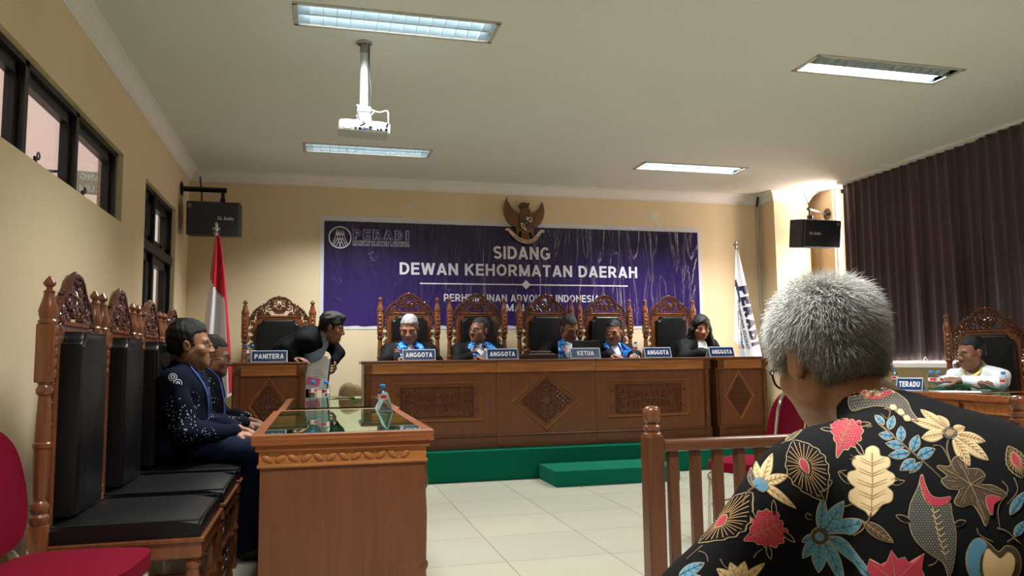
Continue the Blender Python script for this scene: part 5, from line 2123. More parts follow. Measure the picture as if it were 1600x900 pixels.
class Head:
    def __init__(self, c, yaw=0, pitch=0, roll=0, s=1.0, wide=1.0):
        self.c, self.R, self.s, self.w = np.array(c, float), rotm(D2R(yaw), D2R(pitch), D2R(roll)), s, wide

    def p(self, x, y, z):
        return self.c + self.R @ (np.array((x * self.w, y, z)) * self.s)

    def add(self, S, female=False):
        s, p, R = self.s, self.p, self.R
        def ell(c, r, k=0.02, op='u', cid=0, Rl=None):
            S.ell(p(*c), np.array(r) * s * np.array((self.w, 1, 1)), R if Rl is None else R @ Rl, k * s, op, cid)
        def cap(a, b, ra, rb, k=0.012, op='u', cid=0):
            S.cap(p(*a), p(*b), ra * s, rb * s, k * s, op, cid)
        ell((0, -0.014, 0.032), (0.073, 0.094, 0.088))
        ell((0, 0.026, -0.040), (0.060, 0.066, 0.080), 0.03)
        ell((0, 0.040, -0.075), (0.046, 0.045, 0.038), 0.03)
        ell((0, 0.066, -0.098), (0.024, 0.022, 0.018), 0.025)
        for x in (-1, 1):
            ell((0.046 * x, 0.052, -0.028), (0.024, 0.026, 0.024), 0.025)
            ell((0.054 * x, 0.005, -0.062), (0.014, 0.03, 0.026), 0.03)
        cap((-0.040, 0.074, 0.018), (0.040, 0.074, 0.018), 0.013, 0.013, 0.02)
        for x in (-1, 1):
            ell((0.033 * x, 0.094, -0.004), (0.018, 0.014, 0.011), 0.014, 's')
            ell((0.033 * x, 0.0745, -0.004), (0.013, 0.012, 0.012), 0.004)
            cap((0.021 * x, 0.084, -0.001), (0.046 * x, 0.077, -0.002), 0.0035, 0.003, 0.004)
        cap((0, 0.083, 0.010), (0, 0.106, -0.030), 0.0085, 0.0125, 0.014)
        for x in (-1, 1):
            ell((0.0135 * x, 0.094, -0.034), (0.010, 0.012, 0.009), 0.010)
        cap((-0.020, 0.081, -0.060), (0.020, 0.081, -0.060), 0.0075, 0.0075, 0.010)
        cap((-0.017, 0.081, -0.072), (0.017, 0.081, -0.072), 0.0085, 0.0085, 0.010)
        cap((-0.022, 0.094, -0.0655), (0.022, 0.094, -0.0655), 0.0035, 0.0035, 0.005, 's')
        for x in (-1, 1):
            Rl = rotm(0, 0.2, 0) @ rotm(-x * 0.35, 0, 0)
            ell((0.079 * x, -0.012, -0.008), (0.0085, 0.020, 0.032), 0.008, Rl=Rl)
            ell((0.089 * x, -0.006, -0.006), (0.006, 0.011, 0.019), 0.006, 's', Rl=Rl)

    def paint(self, P, col, skin, lip, brow=True, beard=None, hairline=None):
        """brows, eyes and lips in the head's own colours"""
        q = ((P - self.c) @ self.R) / self.s / np.array((self.w, 1, 1))
        x, y, z = q[:, 0], q[:, 1], q[:, 2]
        ax = np.abs(x)
        front = y > 0.03
        near = (np.abs(z) < 0.2) & (ax < 0.12)
        def put(m, c):
            col[m] = c
        m = front & (((x / 0.026) ** 2 + ((z + 0.0655) / 0.0125) ** 2) < 1) & near
        put(m, lip)
        if brow:
            zb = 0.019 + 0.006 * np.sin(np.clip((ax - 0.016) / 0.036, 0, 1) * PI)
            put(front & (ax > 0.014) & (ax < 0.052) & (np.abs(z - zb) < 0.0045) & near, srgb(36, 28, 26))
        ex = ((ax - 0.033) / 0.0125) ** 2 + ((z + 0.004) / 0.0052) ** 2 < 1
        put(front & ex, srgb(196, 186, 178))
        put(front & (((ax - 0.033) / 0.0062) ** 2 + ((z + 0.004) / 0.0058) ** 2 < 1), srgb(24, 18, 16))
        put(front & (np.abs(((ax - 0.033) / 0.0145) ** 2 + ((z + 0.0035) / 0.0068) ** 2 - 1.0) < 0.22) & (z > -0.004), srgb(40, 28, 24))
        if beard is not None:
            put(front & (ax < 0.022) & (np.abs(z + 0.050) < 0.005) & (y > 0.075), beard)
        return col

    def glasses(self, parent, material, rimr=0.0017, half=False, lens_tint=(0.9, 0.9, 0.9, 1), w=0.024, h=0.017):
        mb = MB()
        for x in (-1, 1):
            pts = []
            for k in range(21):
                a = 2 * PI * k / 20
                ca, sa = math.cos(a), math.sin(a)
                e = 0.75
                pts.append(self.p(0.034 * x + w * math.copysign(abs(ca) ** e, ca), 0.0965 - 0.006 * abs(ca) * (ca * x > 0), -0.006 + h * math.copysign(abs(sa) ** e, sa)))
            if half:
                pts = pts[0:11]
            mb.tube(pts, rimr * self.s, 6)
            mb.tube([self.p((0.034 + w) * x, 0.091, 0.002), self.p(0.074 * x, 0.075, 0.004), self.p(0.0795 * x, -0.005, 0.006), self.p(0.0785 * x, -0.03, -0.008)], rimr * self.s, 6)
        mb.tube([self.p(-0.011, 0.0985, 0.0), self.p(0, 0.104, 0.003), self.p(0.011, 0.0985, 0.0)], rimr * self.s, 6)
        g = mb.build('glasses', material, parent, smooth=True)
        for x in (-1, 1):
            mb = MB()
            ring = [self.p(0.034 * x + w * 0.95 * math.cos(2 * PI * k / 20), 0.096, -0.006 + h * 0.95 * math.sin(2 * PI * k / 20)) for k in range(20)]
            mb.add(ring, [tuple(range(20))])
            mb.build('lens', thin_glass('spectacle_lens', lens_tint, 0.05), g)
        return g

    def hair(self, parent, res, material, col, top=0.010, side=0.006, front=0.055, nape=-0.055, sides=-0.02, seed=0, amp=0.002, part=None):
        """short hair: a cap over the skull, cut away from the face, with an uneven surface"""
        e = 0.14 * self.s
        S = Vol(self.c - e, self.c + e, res)
        s, p, R = self.s, self.p, self.R
        wv = np.array((self.w, 1, 1))
        S.ell(p(0, -0.016, 0.036), np.array((0.073 + side, 0.096 + side, 0.088 + top)) * s * wv, R, 0.01, 'u', 0)
        S.ell(p(0, -0.030, 0.060), np.array((0.068 + side, 0.082 + side, 0.068 + top)) * s * wv, R, 0.02, 'u', 0)
        S.ell(p(0, -0.062, -0.02), np.array((0.060, 0.046 + side, 0.06)) * s * wv, R, 0.02, 'u', 0)
        if part is not None:
            S.ell(p(part, 0.045, 0.105), np.array((0.05, 0.05, 0.028)) * s, R, 0.03, 'u', 0)
        # forehead, face and neck stay clear
        S.box(p(0, 0.130, -0.06), np.array((0.12, 0.085, 0.06 + front)) * s, R @ rotm(0, 0.22, 0), 0.02 * s, 0.012, 's')
        for x in (-1, 1):
            S.box(p(0.09 * x, 0.045, -0.09 + sides * 0.5), np.array((0.05, 0.068, 0.085)) * s, R, 0.015, 0.008, 's')
            S.ell(p(0.085 * x, -0.004, -0.012), np.array((0.020, 0.027, 0.036)) * s, R, 0.008, 's')
        S.box(p(0, -0.02, nape - 0.10), np.array((0.14, 0.16, 0.10)) * s, R @ rotm(0, -0.25, 0), 0.01, 0.01, 's')
        S.ripple(amp, 150, seed)
        return S.build('hair', material, parent, smooth_it=0)


def add_hand(S, w, d, n, side, curl=0.5, s=1.0, cid=0, spread=0.12, thumb=0.5):
    """wrist w, finger direction d, back-of-hand normal n; side +1: right hand"""
    w, d, n = np.array(w, float), np.array(d, float), np.array(n, float)
    d /= np.linalg.norm(d)
    n = n - d * (n @ d)
    n /= np.linalg.norm(n)
    t = np.cross(n, d) * side * -1.0        # towards the thumb
    L = 0.088 * s
    for k, o in enumerate((0.028, 0.010, -0.009, -0.026)):
        a, b = w + t * o * 0.55 * s + d * 0.012 * s, w + t * o * s + d * (L - 0.006 * abs(k - 1)) * s / s
        S.cap(a, b, 0.0135 * s, 0.0125 * s, 0.012, 'u', cid)
        q, cur = b, 0.0
        f0 = d + t * spread * (1.5 - k) * 0.7
        f0 /= np.linalg.norm(f0)
        for m_, ln in enumerate(((0.043, 0.026, 0.020), (0.047, 0.030, 0.021), (0.044, 0.028, 0.021), (0.034, 0.021, 0.018))[k]):
            cur += curl * (0.7, 0.9, 0.6)[m_]
            dd = f0 * math.cos(cur) - n * math.sin(cur)
            q2 = q + dd * ln * s
            S.cap(q, q2, (0.0088 - 0.0007 * m_) * s, (0.0084 - 0.0009 * m_) * s, 0.004, 'u', cid)
            q = q2
    a = w + t * 0.020 * s + d * 0.015 * s - n * 0.006 * s
    dd = d * 0.62 + t * 0.75 - n * 0.25 * thumb
    dd /= np.linalg.norm(dd)
    b = a + dd * 0.042 * s
    S.cap(a, b, 0.014 * s, 0.011 * s, 0.014, 'u', cid)
    dd2 = d * (0.9) + t * (0.35 - 0.4 * thumb) - n * 0.5 * thumb
    dd2 /= np.linalg.norm(dd2)
    c = b + dd2 * 0.032 * s
    S.cap(b, c, 0.0105 * s, 0.0095 * s, 0.005, 'u', cid)
    S.cap(c, c + (dd2 - n * 0.25 * thumb) * 0.024 * s, 0.0095 * s, 0.0078 * s, 0.004, 'u', cid)


class Drape:
    """lays flat shapes on a built surface"""

    def __init__(self, *objs):
        vs, fs = [], []
        for o in objs:
            b = len(vs)
            vs += [v.co.copy() for v in o.data.vertices]
            fs += [tuple(i + b for i in p.vertices) for p in o.data.polygons]
        self.t = BVHTree.FromPolygons(vs, fs)

    def hit(self, p, d, off):
        h, n, i, dist = self.t.ray_cast(Vector(p), Vector(d))
        if h is None:
            h, n, i, dist = self.t.find_nearest(Vector(p))
        if n.dot(Vector(d)) > 0:
            n = -n
        return h + n * off


def ribbon(dr, path, width, d, off, name, material, parent, n=24, thick=0.003):
    """a band along path (points in front of the surface) pressed on along direction d"""
    pts = curve_pts(path, max(4, n // (len(path) - 1)))
    mb = MB()
    vs = []
    m = len(pts)
    dv = Vector(d).normalized()
    rows = []
    for i, p in enumerate(pts):
        t = (pts[min(i + 1, m - 1)] - pts[max(i - 1, 0)]).normalized()
        s = t.cross(dv).normalized()
        rows.append([dr.hit(p + s * width * u, dv, off) for u in (-0.5, -0.25, 0, 0.25, 0.5)])
    for it in range(3):               # the cloth spans small dips
        new = [r[:] for r in rows]
        for i in range(1, m - 1):
            for j in range(5):
                avg = (rows[i - 1][j] + rows[i + 1][j]) / 2
                new[i][j] = rows[i][j] * 0.5 + avg * 0.5
        rows = new
    vs = [p for r in rows for p in r]
    fs = [(i * 5 + j, i * 5 + j + 1, (i + 1) * 5 + j + 1, (i + 1) * 5 + j) for i in range(m - 1) for j in range(4)]
    mb.add(vs, fs)
    o = mb.build(name, material, parent, smooth=True)
    o.modifiers.new('thick', 'SOLIDIFY').thickness = thick
    o.modifiers['thick'].offset = 0
    return o


M_skin = attr_mat('skin', rough=0.5, spec=0.35, bump=0.05, bscale=200)
M_robe = mat('black_robe_cloth', srgb(13, 13, 14), rough=0.7, noise=0.2, nscale=40, spec=0.12, bump=0.1, bscale=120)
M_hairblack = mat('black_hair', srgb(11, 10, 10), spec=0.3, rough=0.45, noise=0.4, nscale=160, bump=0.4, bscale=500, stretch=(1, 1, 0.3))
M_hairdark = mat('greying_dark_hair', srgb(34, 32, 32), spec=0.3, rough=0.6, noise=0.6, nscale=260, bump=0.4, bscale=500)
M_hairgrey = mat('grey_hair', srgb(150, 148, 146), rough=0.55, noise=0.35, nscale=220, bump=0.4, bscale=500)
M_whitecloth = mat('white_cloth', srgb(226, 228, 232), rough=0.8, noise=0.03, nscale=20)
M_trouser = mat('dark_trousers', srgb(14, 16, 22), spec=0.1, rough=0.8, noise=0.15, nscale=60)
M_shoe = mat('black_shoe', srgb(16, 16, 18), rough=0.3)
M_gframe = mat('dark_spectacle_frame', srgb(26, 24, 26), rough=0.3)
M_gmetal = mat('gold_spectacle_frame', srgb(170, 140, 90), rough=0.25, metal=0.8)


def stole_material():
    m = bpy.data.materials.new('blue_stole_satin')
    N, L, P = nodes_of(m)
    tc = N.new('ShaderNodeTexCoord')
    vo = N.new('ShaderNodeTexNoise')
    vo.inputs['Scale'].default_value = 14
    vo.inputs['Distortion'].default_value = 2
    L.new(tc.outputs['Object'], vo.inputs['Vector'])
    cr = N.new('ShaderNodeValToRGB')
    e = cr.color_ramp.elements
    e[0].position, e[0].color = 0.42, srgb(14, 60, 150)
    e[1].position, e[1].color = 0.50, srgb(30, 130, 228)
    x = e.new(0.64); x.color = srgb(70, 170, 240)
    x = e.new(0.68); x.color = srgb(225, 235, 245)
    L.new(vo.outputs['Fac'], cr.inputs[0])
    L.new(cr.outputs[0], P.inputs['Base Color'])
    P.inputs['Roughness'].default_value = 0.4
    return m


M_stole = stole_material()
SKIN = srgb(152, 104, 80)
SKIN_D = srgb(126, 84, 64)
SKIN_L = srgb(176, 128, 102)
LIP = srgb(128, 74, 66)


def feet(root, J):
    for s in ('L', 'R'):
        a = Vector(J['ankle' + s])
        f = Vector(J.get('toe', (0, 1, 0)))
        mb = MB()
        ang = math.atan2(-f.x, f.y)
        M = Matrix.Rotation(ang, 4, 'Z')
        mb.ball((a.x + f.x * 0.06, a.y + f.y * 0.06, 0.040), (0.046, 0.135, 0.040), 14, 10, M)
        mb.ball((a.x, a.y, 0.06), (0.044, 0.055, 0.06), 12, 8, M)
        mb.build('shoe', M_shoe, root, smooth=True)


def bones(S, J, cid=0, female=False):
    """trunk, neck, arms and legs of the body"""
    sp = 0.92 if female else 1.0
    hip, chest, neck, head = (np.array(J[k], float) for k in ('hip', 'chest', 'neck', 'head'))
    S.ell(hip, (0.155, 0.115, 0.11), None, 0.04, 'u', cid)
    S.cap(hip, chest, 0.115, 0.13, 0.05, 'u', cid)
    S.cap(chest, neck * 0.75 + chest * 0.25, 0.13 * sp, 0.085, 0.05, 'u', cid)
    S.cap(neck, neck * 0.25 + head * 0.75 + np.array((0, 0, -0.02)), 0.056 * sp, 0.052 * sp, 0.03, 'u', cid)
    for s in ('L', 'R'):
        sh, el, wr = (np.array(J[k + s], float) for k in ('shoulder', 'elbow', 'wrist'))
        S.cap(neck + (0, -0.02, -0.035), sh, 0.045, 0.052, 0.03, 'u', cid)
        S.cap(sh, el, 0.050 * sp, 0.040 * sp, 0.03, 'u', cid)
        S.cap(el, wr, 0.040 * sp, 0.026 * sp, 0.02, 'u', cid)
        hp, kn, an = (np.array(J[k + s], float) for k in ('hipj', 'knee', 'ankle'))
        S.cap(hp, kn, 0.085, 0.058, 0.03, 'u', cid)
        S.cap(kn, an, 0.055, 0.036, 0.02, 'u', cid)


def bounds(J, pad=0.2):
    A = np.array([v for k, v in J.items() if k != 'toe'], float)
    return A.min(0) - pad, A.max(0) + np.array((pad, pad, pad + 0.02))


def judge(x, y, label, skin, head, hair, hands, shift=0.0, female=False, glasses=None, lip=LIP, beard=None, seed=1, collar=True, rz=PI, turn=0.0):
    root = thing('person', (x, y, ST), rz, label, 'person', 'people at the bench')
    sx = shift
    hx, hy, hz = head['c']
    J = dict(hip=(0, 0.03, 0.64), chest=(sx * 0.5, 0.09, 0.86), neck=(hx * 0.85 + sx * 0.15, hy - 0.055, hz - 0.135), head=(hx, hy, hz),
             hipjL=(-0.09, 0.05, 0.63), hipjR=(0.09, 0.05, 0.63), kneeL=(-0.13, 0.42, 0.58), kneeR=(0.13, 0.42, 0.58), ankleL=(-0.13, 0.36, 0.08), ankleR=(0.13, 0.36, 0.08),
             wristL=hands[0][0], wristR=hands[1][0])
    shw = 0.175 if female else 0.195
    for s, k in (('L', -1), ('R', 1)):
        J['shoulder' + s] = (J['neck'][0] + shw * k, J['neck'][1] - 0.04 + turn * k, J['neck'][2] - 0.075)
        wv, sv = np.array(J['wrist' + s]), np.array(J['shoulder' + s])
        J['elbow' + s] = tuple((wv + sv) / 2 + np.array((0.085 * k, -0.03, -0.10)))
    H = Head(J['head'], head['yaw'], head['pitch'], head.get('roll', 0), head.get('s', 1.1), head.get('w', 1.0))
    lo, hi = bounds(J, 0.17)
    S = Vol(lo, hi, 0.0058)
    bones(S, J, 0, female)
    H.add(S)
    for (w, d, n), side in zip(hands, (-1, 1)):
        add_hand(S, w, d, n, side, 0.35, 1.0)
    S.build('body', M_skin, root, [skin], lambda P, c: H.paint(P, c, skin, lip, True, beard))
    # the robe
    R_ = Vol(lo, hi, 0.0075)
    hip, chest, neck = (np.array(J[k], float) for k in ('hip', 'chest', 'neck'))
    R_.ell(hip + (0, 0.02, -0.02), (0.21, 0.17, 0.14), None, 0.06)
    R_.cap(hip, chest, 0.165, 0.165, 0.06)
    R_.ell(chest * 0.4 + neck * 0.6 + (0, -0.01, -0.05), (0.185 if female else 0.20, 0.13, 0.12), None, 0.05)
    R_.cap(neck + (0, -0.02, -0.03), neck + (0, -0.01, 0.015), 0.075, 0.062, 0.04)
    for s in ('L', 'R'):
        sh, el, wr = (np.array(J[k + s], float) for k in ('shoulder', 'elbow', 'wrist'))
        R_.cap(neck + (0, -0.02, -0.04), sh, 0.07, 0.078, 0.05)
        R_.cap(sh, el, 0.078, 0.082, 0.04)
        R_.cap(el, el * 0.15 + wr * 0.85, 0.078, 0.075, 0.04)
        hp, kn = (np.array(J[k + s], float) for k in ('hipj', 'knee'))
        R_.cap(hp, kn, 0.125, 0.10, 0.06)
        R_.cap(kn, np.array(J['ankle' + s]) + (0, 0, 0.12), 0.09, 0.09, 0.05)
    R_.ripple(0.0045, 38, seed)
    up = H.c + H.R @ np.array((0, -0.02, -0.06))
    R_.cap(neck + (0, 0.05, 0.02), up, 0.058, 0.075, 0.015, 's')
    R_.cap(neck + (0, 0.10, 0.0), neck + (0, 0.17, -0.16), 0.045, 0.02, 0.02, 's')
    rb = R_.build('robe', M_robe, root)
    # white shirt front and band
    W = Vol(neck - 0.22, neck + np.array((0.22, 0.24, 0.16)), 0.0062)
    W.cap(neck + (0, -0.008, -0.01), neck + (0, 0.004, 0.028), 0.066, 0.061, 0.01)
    W.cap(neck + (0, -0.006, 0.045), H.c + H.R @ np.array((0, 0.0, -0.02)), 0.056, 0.07, 0.008, 's')
    W.ell(neck + (0, 0.085, -0.10), (0.06, 0.05, 0.12), rotm(0, 0.35, 0), 0.02)
    W.ripple(0.002, 90, seed)
    ws = W.build('white_collar', M_whitecloth, root)
    if collar:
        dr = Drape(rb, ws)
        n0 = Vector(neck)
        for k in (-1, 1):
            path = [n0 + Vector((0.066 * k, -0.03, 0.05)), n0 + Vector((0.088 * k, 0.05, -0.02)), n0 + Vector((0.092 * k, 0.3, -0.12)), n0 + Vector((0.080 * k, 0.4, -0.19)), n0 + Vector((0.07 * k, 0.4, -0.25))]
            path = [Vector((q.x, q.y + 0.25, q.z)) for q in path]
            ribbon(dr, path, 0.066, (0, -1, 0), 0.006, 'stole', M_stole, root, 28, 0.004)
    if glasses:
        H.glasses(root, glasses)
    feet(root, J)
    if hair:
        H.hair(root, 0.0055, **hair)
    return root, H, J, rb


hd_l = lambda w: (w, (0.45, 0.85, -0.1), (0, 0.1, 1))
hd_r = lambda w: (w, (-0.45, 0.85, -0.1), (0, 0.1, 1))

judge(0.90, 7.90, 'grey haired judge in black robe and blue stole, looking down, leftmost at the bench', SKIN,
      dict(c=(0.015, 0.21, 1.135), yaw=-14, pitch=-16, s=1.12),
      dict(material=M_hairgrey, col=None, top=0.012, side=0.004, front=0.078, seed=3),
      [hd_l((-0.13, 0.48, 0.855)), hd_r((0.13, 0.48, 0.855))], seed=11)
judge(1.615, 7.90, 'judge in black robe with cropped dark hair and glasses, turned to look left', SKIN_D,
      dict(c=(0.01, 0.20, 1.125), yaw=-52, pitch=2, s=1.10),
      dict(material=M_hairdark, col=None, top=0.003, side=0.001, front=0.078, seed=4),
      [hd_l((-0.16, 0.46, 0.855)), hd_r((0.10, 0.47, 0.855))], glasses=M_gframe, seed=12)
judge(2.545, 7.90, 'judge in black robe reading down behind the KETUA plate, glasses on', SKIN_D,
      dict(c=(-0.03, 0.24, 1.14), yaw=14, pitch=-24, roll=4, s=1.12),
      dict(material=M_hairdark, col=None, top=0.004, side=0.002, front=0.078, seed=5),
      [hd_l((-0.10, 0.48, 0.855)), hd_r((0.33, 0.46, 0.855))], glasses=M_gframe, beard=srgb(80, 60, 54), seed=13)
judge(3.085, 7.90, 'slim judge in black robe with white collar and blue stole, glasses, looking left', SKIN,
      dict(c=(0.0, 0.22, 1.10), yaw=-38, pitch=-9, s=1.08, w=0.96),
      dict(material=M_hairblack, col=None, top=0.004, side=0.0005, front=0.078, seed=6),
      [hd_l((-0.12, 0.47, 0.855)), hd_r((0.13, 0.47, 0.855))], glasses=M_gmetal, beard=srgb(70, 52, 48), seed=14)
wr_, wh, wj, wrobe = judge(4.09, 7.90, 'woman in black robe with long black hair, hands clasped on the bench', SKIN_L,
      dict(c=(-0.035, 0.22, 1.155), yaw=-12, pitch=-16, s=1.08, w=0.97), None,
      [((-0.10, 0.48, 0.86), (0.75, 0.55, -0.05), (0, 0, 1)), ((0.05, 0.47, 0.865), (-0.75, 0.6, -0.05), (0, 0.2, 1))], female=True, lip=srgb(140, 62, 62), collar=False, seed=15)
# her long straight hair
S = Vol(wh.c - np.array((0.22, 0.24, 0.36)), wh.c + np.array((0.22, 0.2, 0.17)), 0.0058)
p = wh.p
S.ell(p(0, -0.016, 0.04), np.array((0.088, 0.108, 0.098)) * wh.s, wh.R, 0.01)
for k in (-1, 1):
    S.chain([p(0.05 * k, -0.01, 0.06), p(0.082 * k, 0.0, -0.02), p(0.098 * k, -0.005, -0.12), p(0.112 * k, 0.01, -0.22), p(0.115 * k, 0.04, -0.30)], [0.04, 0.036, 0.042, 0.046, 0.022], 0.02)
S.chain([p(0, -0.07, 0.02), p(0, -0.095, -0.12), p(0, -0.12, -0.26)], [0.075, 0.075, 0.05], 0.03)
S.chain([p(-0.07, -0.06, -0.05), p(-0.09, -0.09, -0.22)], [0.05, 0.05], 0.03)
S.chain([p(0.07, -0.06, -0.05), p(0.09, -0.09, -0.22)], [0.05, 0.05], 0.03)
S.ell(p(0.004, 0.105, -0.022), np.array((0.053, 0.075, 0.088)) * wh.s, wh.R, 0.012, 's')
S.ell(p(0.0, 0.08, -0.14), np.array((0.05, 0.07, 0.08)) * wh.s, wh.R, 0.012, 's')
S.ripple(0.002, 130, 9)
S.build('hair', M_hairblack, wr_)

# ------------------------------------------------------------------ the clerk bending over his desk
def clerk():
    rz = -math.radians(118)             # his forward direction: to the right and a little towards the camera
    root = thing('person', (-0.255, 7.55, ST - 0.001), rz, 'man in dark suit bending over the clerk desk holding papers', 'person')
    # local frame: y forward, x right
    J = dict(hip=(0, -0.02, 0.90), chest=(0.0, 0.20, 1.02), neck=(0.0, 0.32, 1.07), head=(-0.01, 0.42, 1.145),
             hipjL=(-0.09, 0, 0.88), hipjR=(0.09, 0, 0.88), kneeL=(-0.10, 0.06, 0.48), kneeR=(0.10, 0.05, 0.48), ankleL=(-0.10, 0.0, 0.08), ankleR=(0.10, -0.02, 0.08),
             shoulderL=(-0.19, 0.28, 1.03), shoulderR=(0.19, 0.24, 1.03), elbowL=(-0.23, 0.37, 0.91), elbowR=(0.27, 0.10, 0.95), wristL=(-0.165, 0.37, 0.825), wristR=(0.27, 0.20, 0.862))
    H = Head(J['head'], 20, -14, 0, 1.10)
    lo, hi = bounds(J, 0.18)
    S = Vol(lo, hi, 0.006)
    bones(S, J)
    H.add(S)
    add_hand(S, J['wristL'], (0.55, 0.35, -0.45), (-0.6, 0.5, 0.3), -1, 0.6)
    add_hand(S, J['wristR'], (0.15, 0.9, -0.15), (0, 0.1, 1), 1, 0.35)
    S.build('body', M_skin, root, [SKIN_D], lambda P, c: H.paint(P, c, SKIN_D, LIP))
    hip, chest, neck = (np.array(J[k], float) for k in ('hip', 'chest', 'neck'))
    A = Vol(lo, hi, 0.0075)
    A.ell(hip, (0.185, 0.145, 0.15), None, 0.05)
    A.cap(hip, chest, 0.145, 0.155, 0.06)
    A.ell(chest * 0.35 + neck * 0.65 + (0, -0.05, -0.03), (0.205, 0.13, 0.115), rotm(0, -0.7, 0), 0.05)
    for s in ('L', 'R'):
        sh, el, wr = (np.array(J[k + s], float) for k in ('shoulder', 'elbow', 'wrist'))
        A.cap(neck + (0, -0.06, -0.02), sh, 0.075, 0.075, 0.05)
        A.cap(sh, el, 0.073, 0.062, 0.04)
        A.cap(el, el * 0.08 + wr * 0.92, 0.060, 0.047, 0.03)
    A.ripple(0.004, 45, 21)
    A.cap(neck + (0, 0.03, 0.01), H.c, 0.062, 0.07, 0.015, 's')
    A.cap(neck + (0.0, 0.07, -0.05), chest + (0.0, 0.17, -0.10), 0.052, 0.03, 0.02, 's')
    A.build('suit_jacket', mat('dark_suit_cloth', srgb(12, 13, 17), spec=0.1, rough=0.8, noise=0.15, nscale=80), root)
    W = Vol(lo, hi, 0.007)
    W.ell(chest * 0.4 + neck * 0.6 + (0, -0.02, -0.03), (0.15, 0.115, 0.105), rotm(0, -0.7, 0), 0.05)
    W.cap(chest, chest + (0, 0.02, -0.08), 0.135, 0.12, 0.05)
    W.cap(neck + (0, -0.005, -0.012), neck + (0, 0.022, 0.012), 0.067, 0.066, 0.015)
    for k in (-1, 1):
        W.box(neck + np.array((0.05 * k, 0.055, -0.015)), (0.026, 0.010, 0.03), rotm(0.5 * k, -0.6, 0.5 * k), 0.006, 0.008)
    W.ripple(0.002, 60, 5)
    W.cap(neck + (0, 0.02, 0.025), H.c, 0.056, 0.07, 0.008, 's')
    W.build('shirt', mat('pale_blue_shirt', srgb(134, 156, 184), rough=0.8, noise=0.06, nscale=40), root)
    T = Vol((-0.3, -0.3, 0.03), (0.3, 0.3, 1.05), 0.009)
    T.ell(hip + (0, 0, -0.02), (0.165, 0.125, 0.13), None, 0.04)
    for s in ('L', 'R'):
        hp, kn, an = (np.array(J[k + s], float) for k in ('hipj', 'knee', 'ankle'))
        T.cap(hp, kn, 0.095, 0.075, 0.03).cap(kn, an, 0.072, 0.062, 0.03)
    T.build('trousers', M_trouser, root)
    feet(root, J)
    H.hair(root, 0.0055, M_hairblack, None, top=0.020, side=0.008, front=0.040, seed=8, part=0.0)
    return root, J


ck, ckJ = clerk()
# the papers in his hand
t = thing('document', (0.02, 7.42, 1.08), 0, 'white sheets with a pink block held low by the man in the dark suit', 'papers')
t.rotation_euler = (math.radians(-12), math.radians(6), math.radians(-6))
mb = MB()
mb.box((-0.02, 0, -0.10), (0.20, 0.003, 0.30), 0.0005)
mb.box((-0.05, -0.004, 0.02), (0.21, 0.002, 0.12), 0.0004, rot=Euler((0.05, 0.06, 0)))
mb.build('sheets', M_paper, t)
MB().box((-0.045, -0.0025, -0.175), (0.12, 0.002, 0.075), 0, rot=Euler((0, 0.1, 0))).build('pink_block', mat('pink_print', srgb(236, 120, 160), rough=0.7), t)
mb = MB()
for k in range(4):
    mb.box((-0.02 + 0.01 * k, -0.0022, -0.06 - 0.022 * k), (0.06 + 0.02 * k, 0.0012, 0.004))
mb.build('printed_lines', mat('grey_print', srgb(120, 120, 130), rough=0.7), t)
MB().box((0.088, 0.003, -0.12), (0.016, 0.008, 0.36), 0.002).build('binder', M_blackp, t)


# ------------------------------------------------------------------ the two men along the left wall
def batik_navy(name, base, fleck, scale, seed):
    m = bpy.data.materials.new(name)
    N, L, P = nodes_of(m)
    tc = N.new('ShaderNodeTexCoord')
    mp = N.new('ShaderNodeMapping')
    mp.inputs['Location'].default_value = (seed, seed * 0.7, 0)
    L.new(tc.outputs['Object'], mp.inputs[0])
    vo = N.new('ShaderNodeTexVoronoi')
    vo.inputs['Scale'].default_value = scale
    L.new(mp.outputs[0], vo.inputs['Vector'])
    v2 = N.new('ShaderNodeTexVoronoi')
    v2.inputs['Scale'].default_value = 62
    L.new(mp.outputs[0], v2.inputs['Vector'])
    nz = N.new('ShaderNodeTexNoise')
    nz.inputs['Scale'].default_value = 4.2
    nz.inputs['Detail'].default_value = 1
    L.new(mp.outputs[0], nz.inputs['Vector'])
    def math_(op, a, b):
        x = N.new('ShaderNodeMath'); x.operation = op
        for i, q in enumerate((a, b)):
            if isinstance(q, float):
                x.inputs[i].default_value = q
            else:
                L.new(q, x.inputs[i])
        return x.outputs[0]
    ring = math_('LESS_THAN', math_('ABSOLUTE', math_('SUBTRACT', vo.outputs['Distance'], 0.34), 0.0), 0.035)
    core = math_('LESS_THAN', math_('ABSOLUTE', math_('SUBTRACT', vo.outputs['Distance'], 0.17), 0.0), 0.04)
    line = math_('MAXIMUM', ring, core)
    dots = math_('LESS_THAN', v2.outputs['Distance'], 0.24)
    m1 = math_('GREATER_THAN', nz.outputs['Fac'], 0.585)
    m2 = math_('LESS_THAN', nz.outputs['Fac'], 0.39)
    f = math_('MAXIMUM', math_('MULTIPLY', line, m1), math_('MULTIPLY', dots, m2))
    mx = N.new('ShaderNodeMix'); mx.data_type = 'RGBA'
    mx.inputs['A'].default_value = base
    mx.inputs['B'].default_value = fleck
    L.new(f, mx.inputs['Factor'])
    L.new(mx.outputs['Result'], P.inputs['Base Color'])
    P.inputs['Roughness'].default_value = 0.85
    P.inputs['Specular IOR Level'].default_value = 0.1
    return m


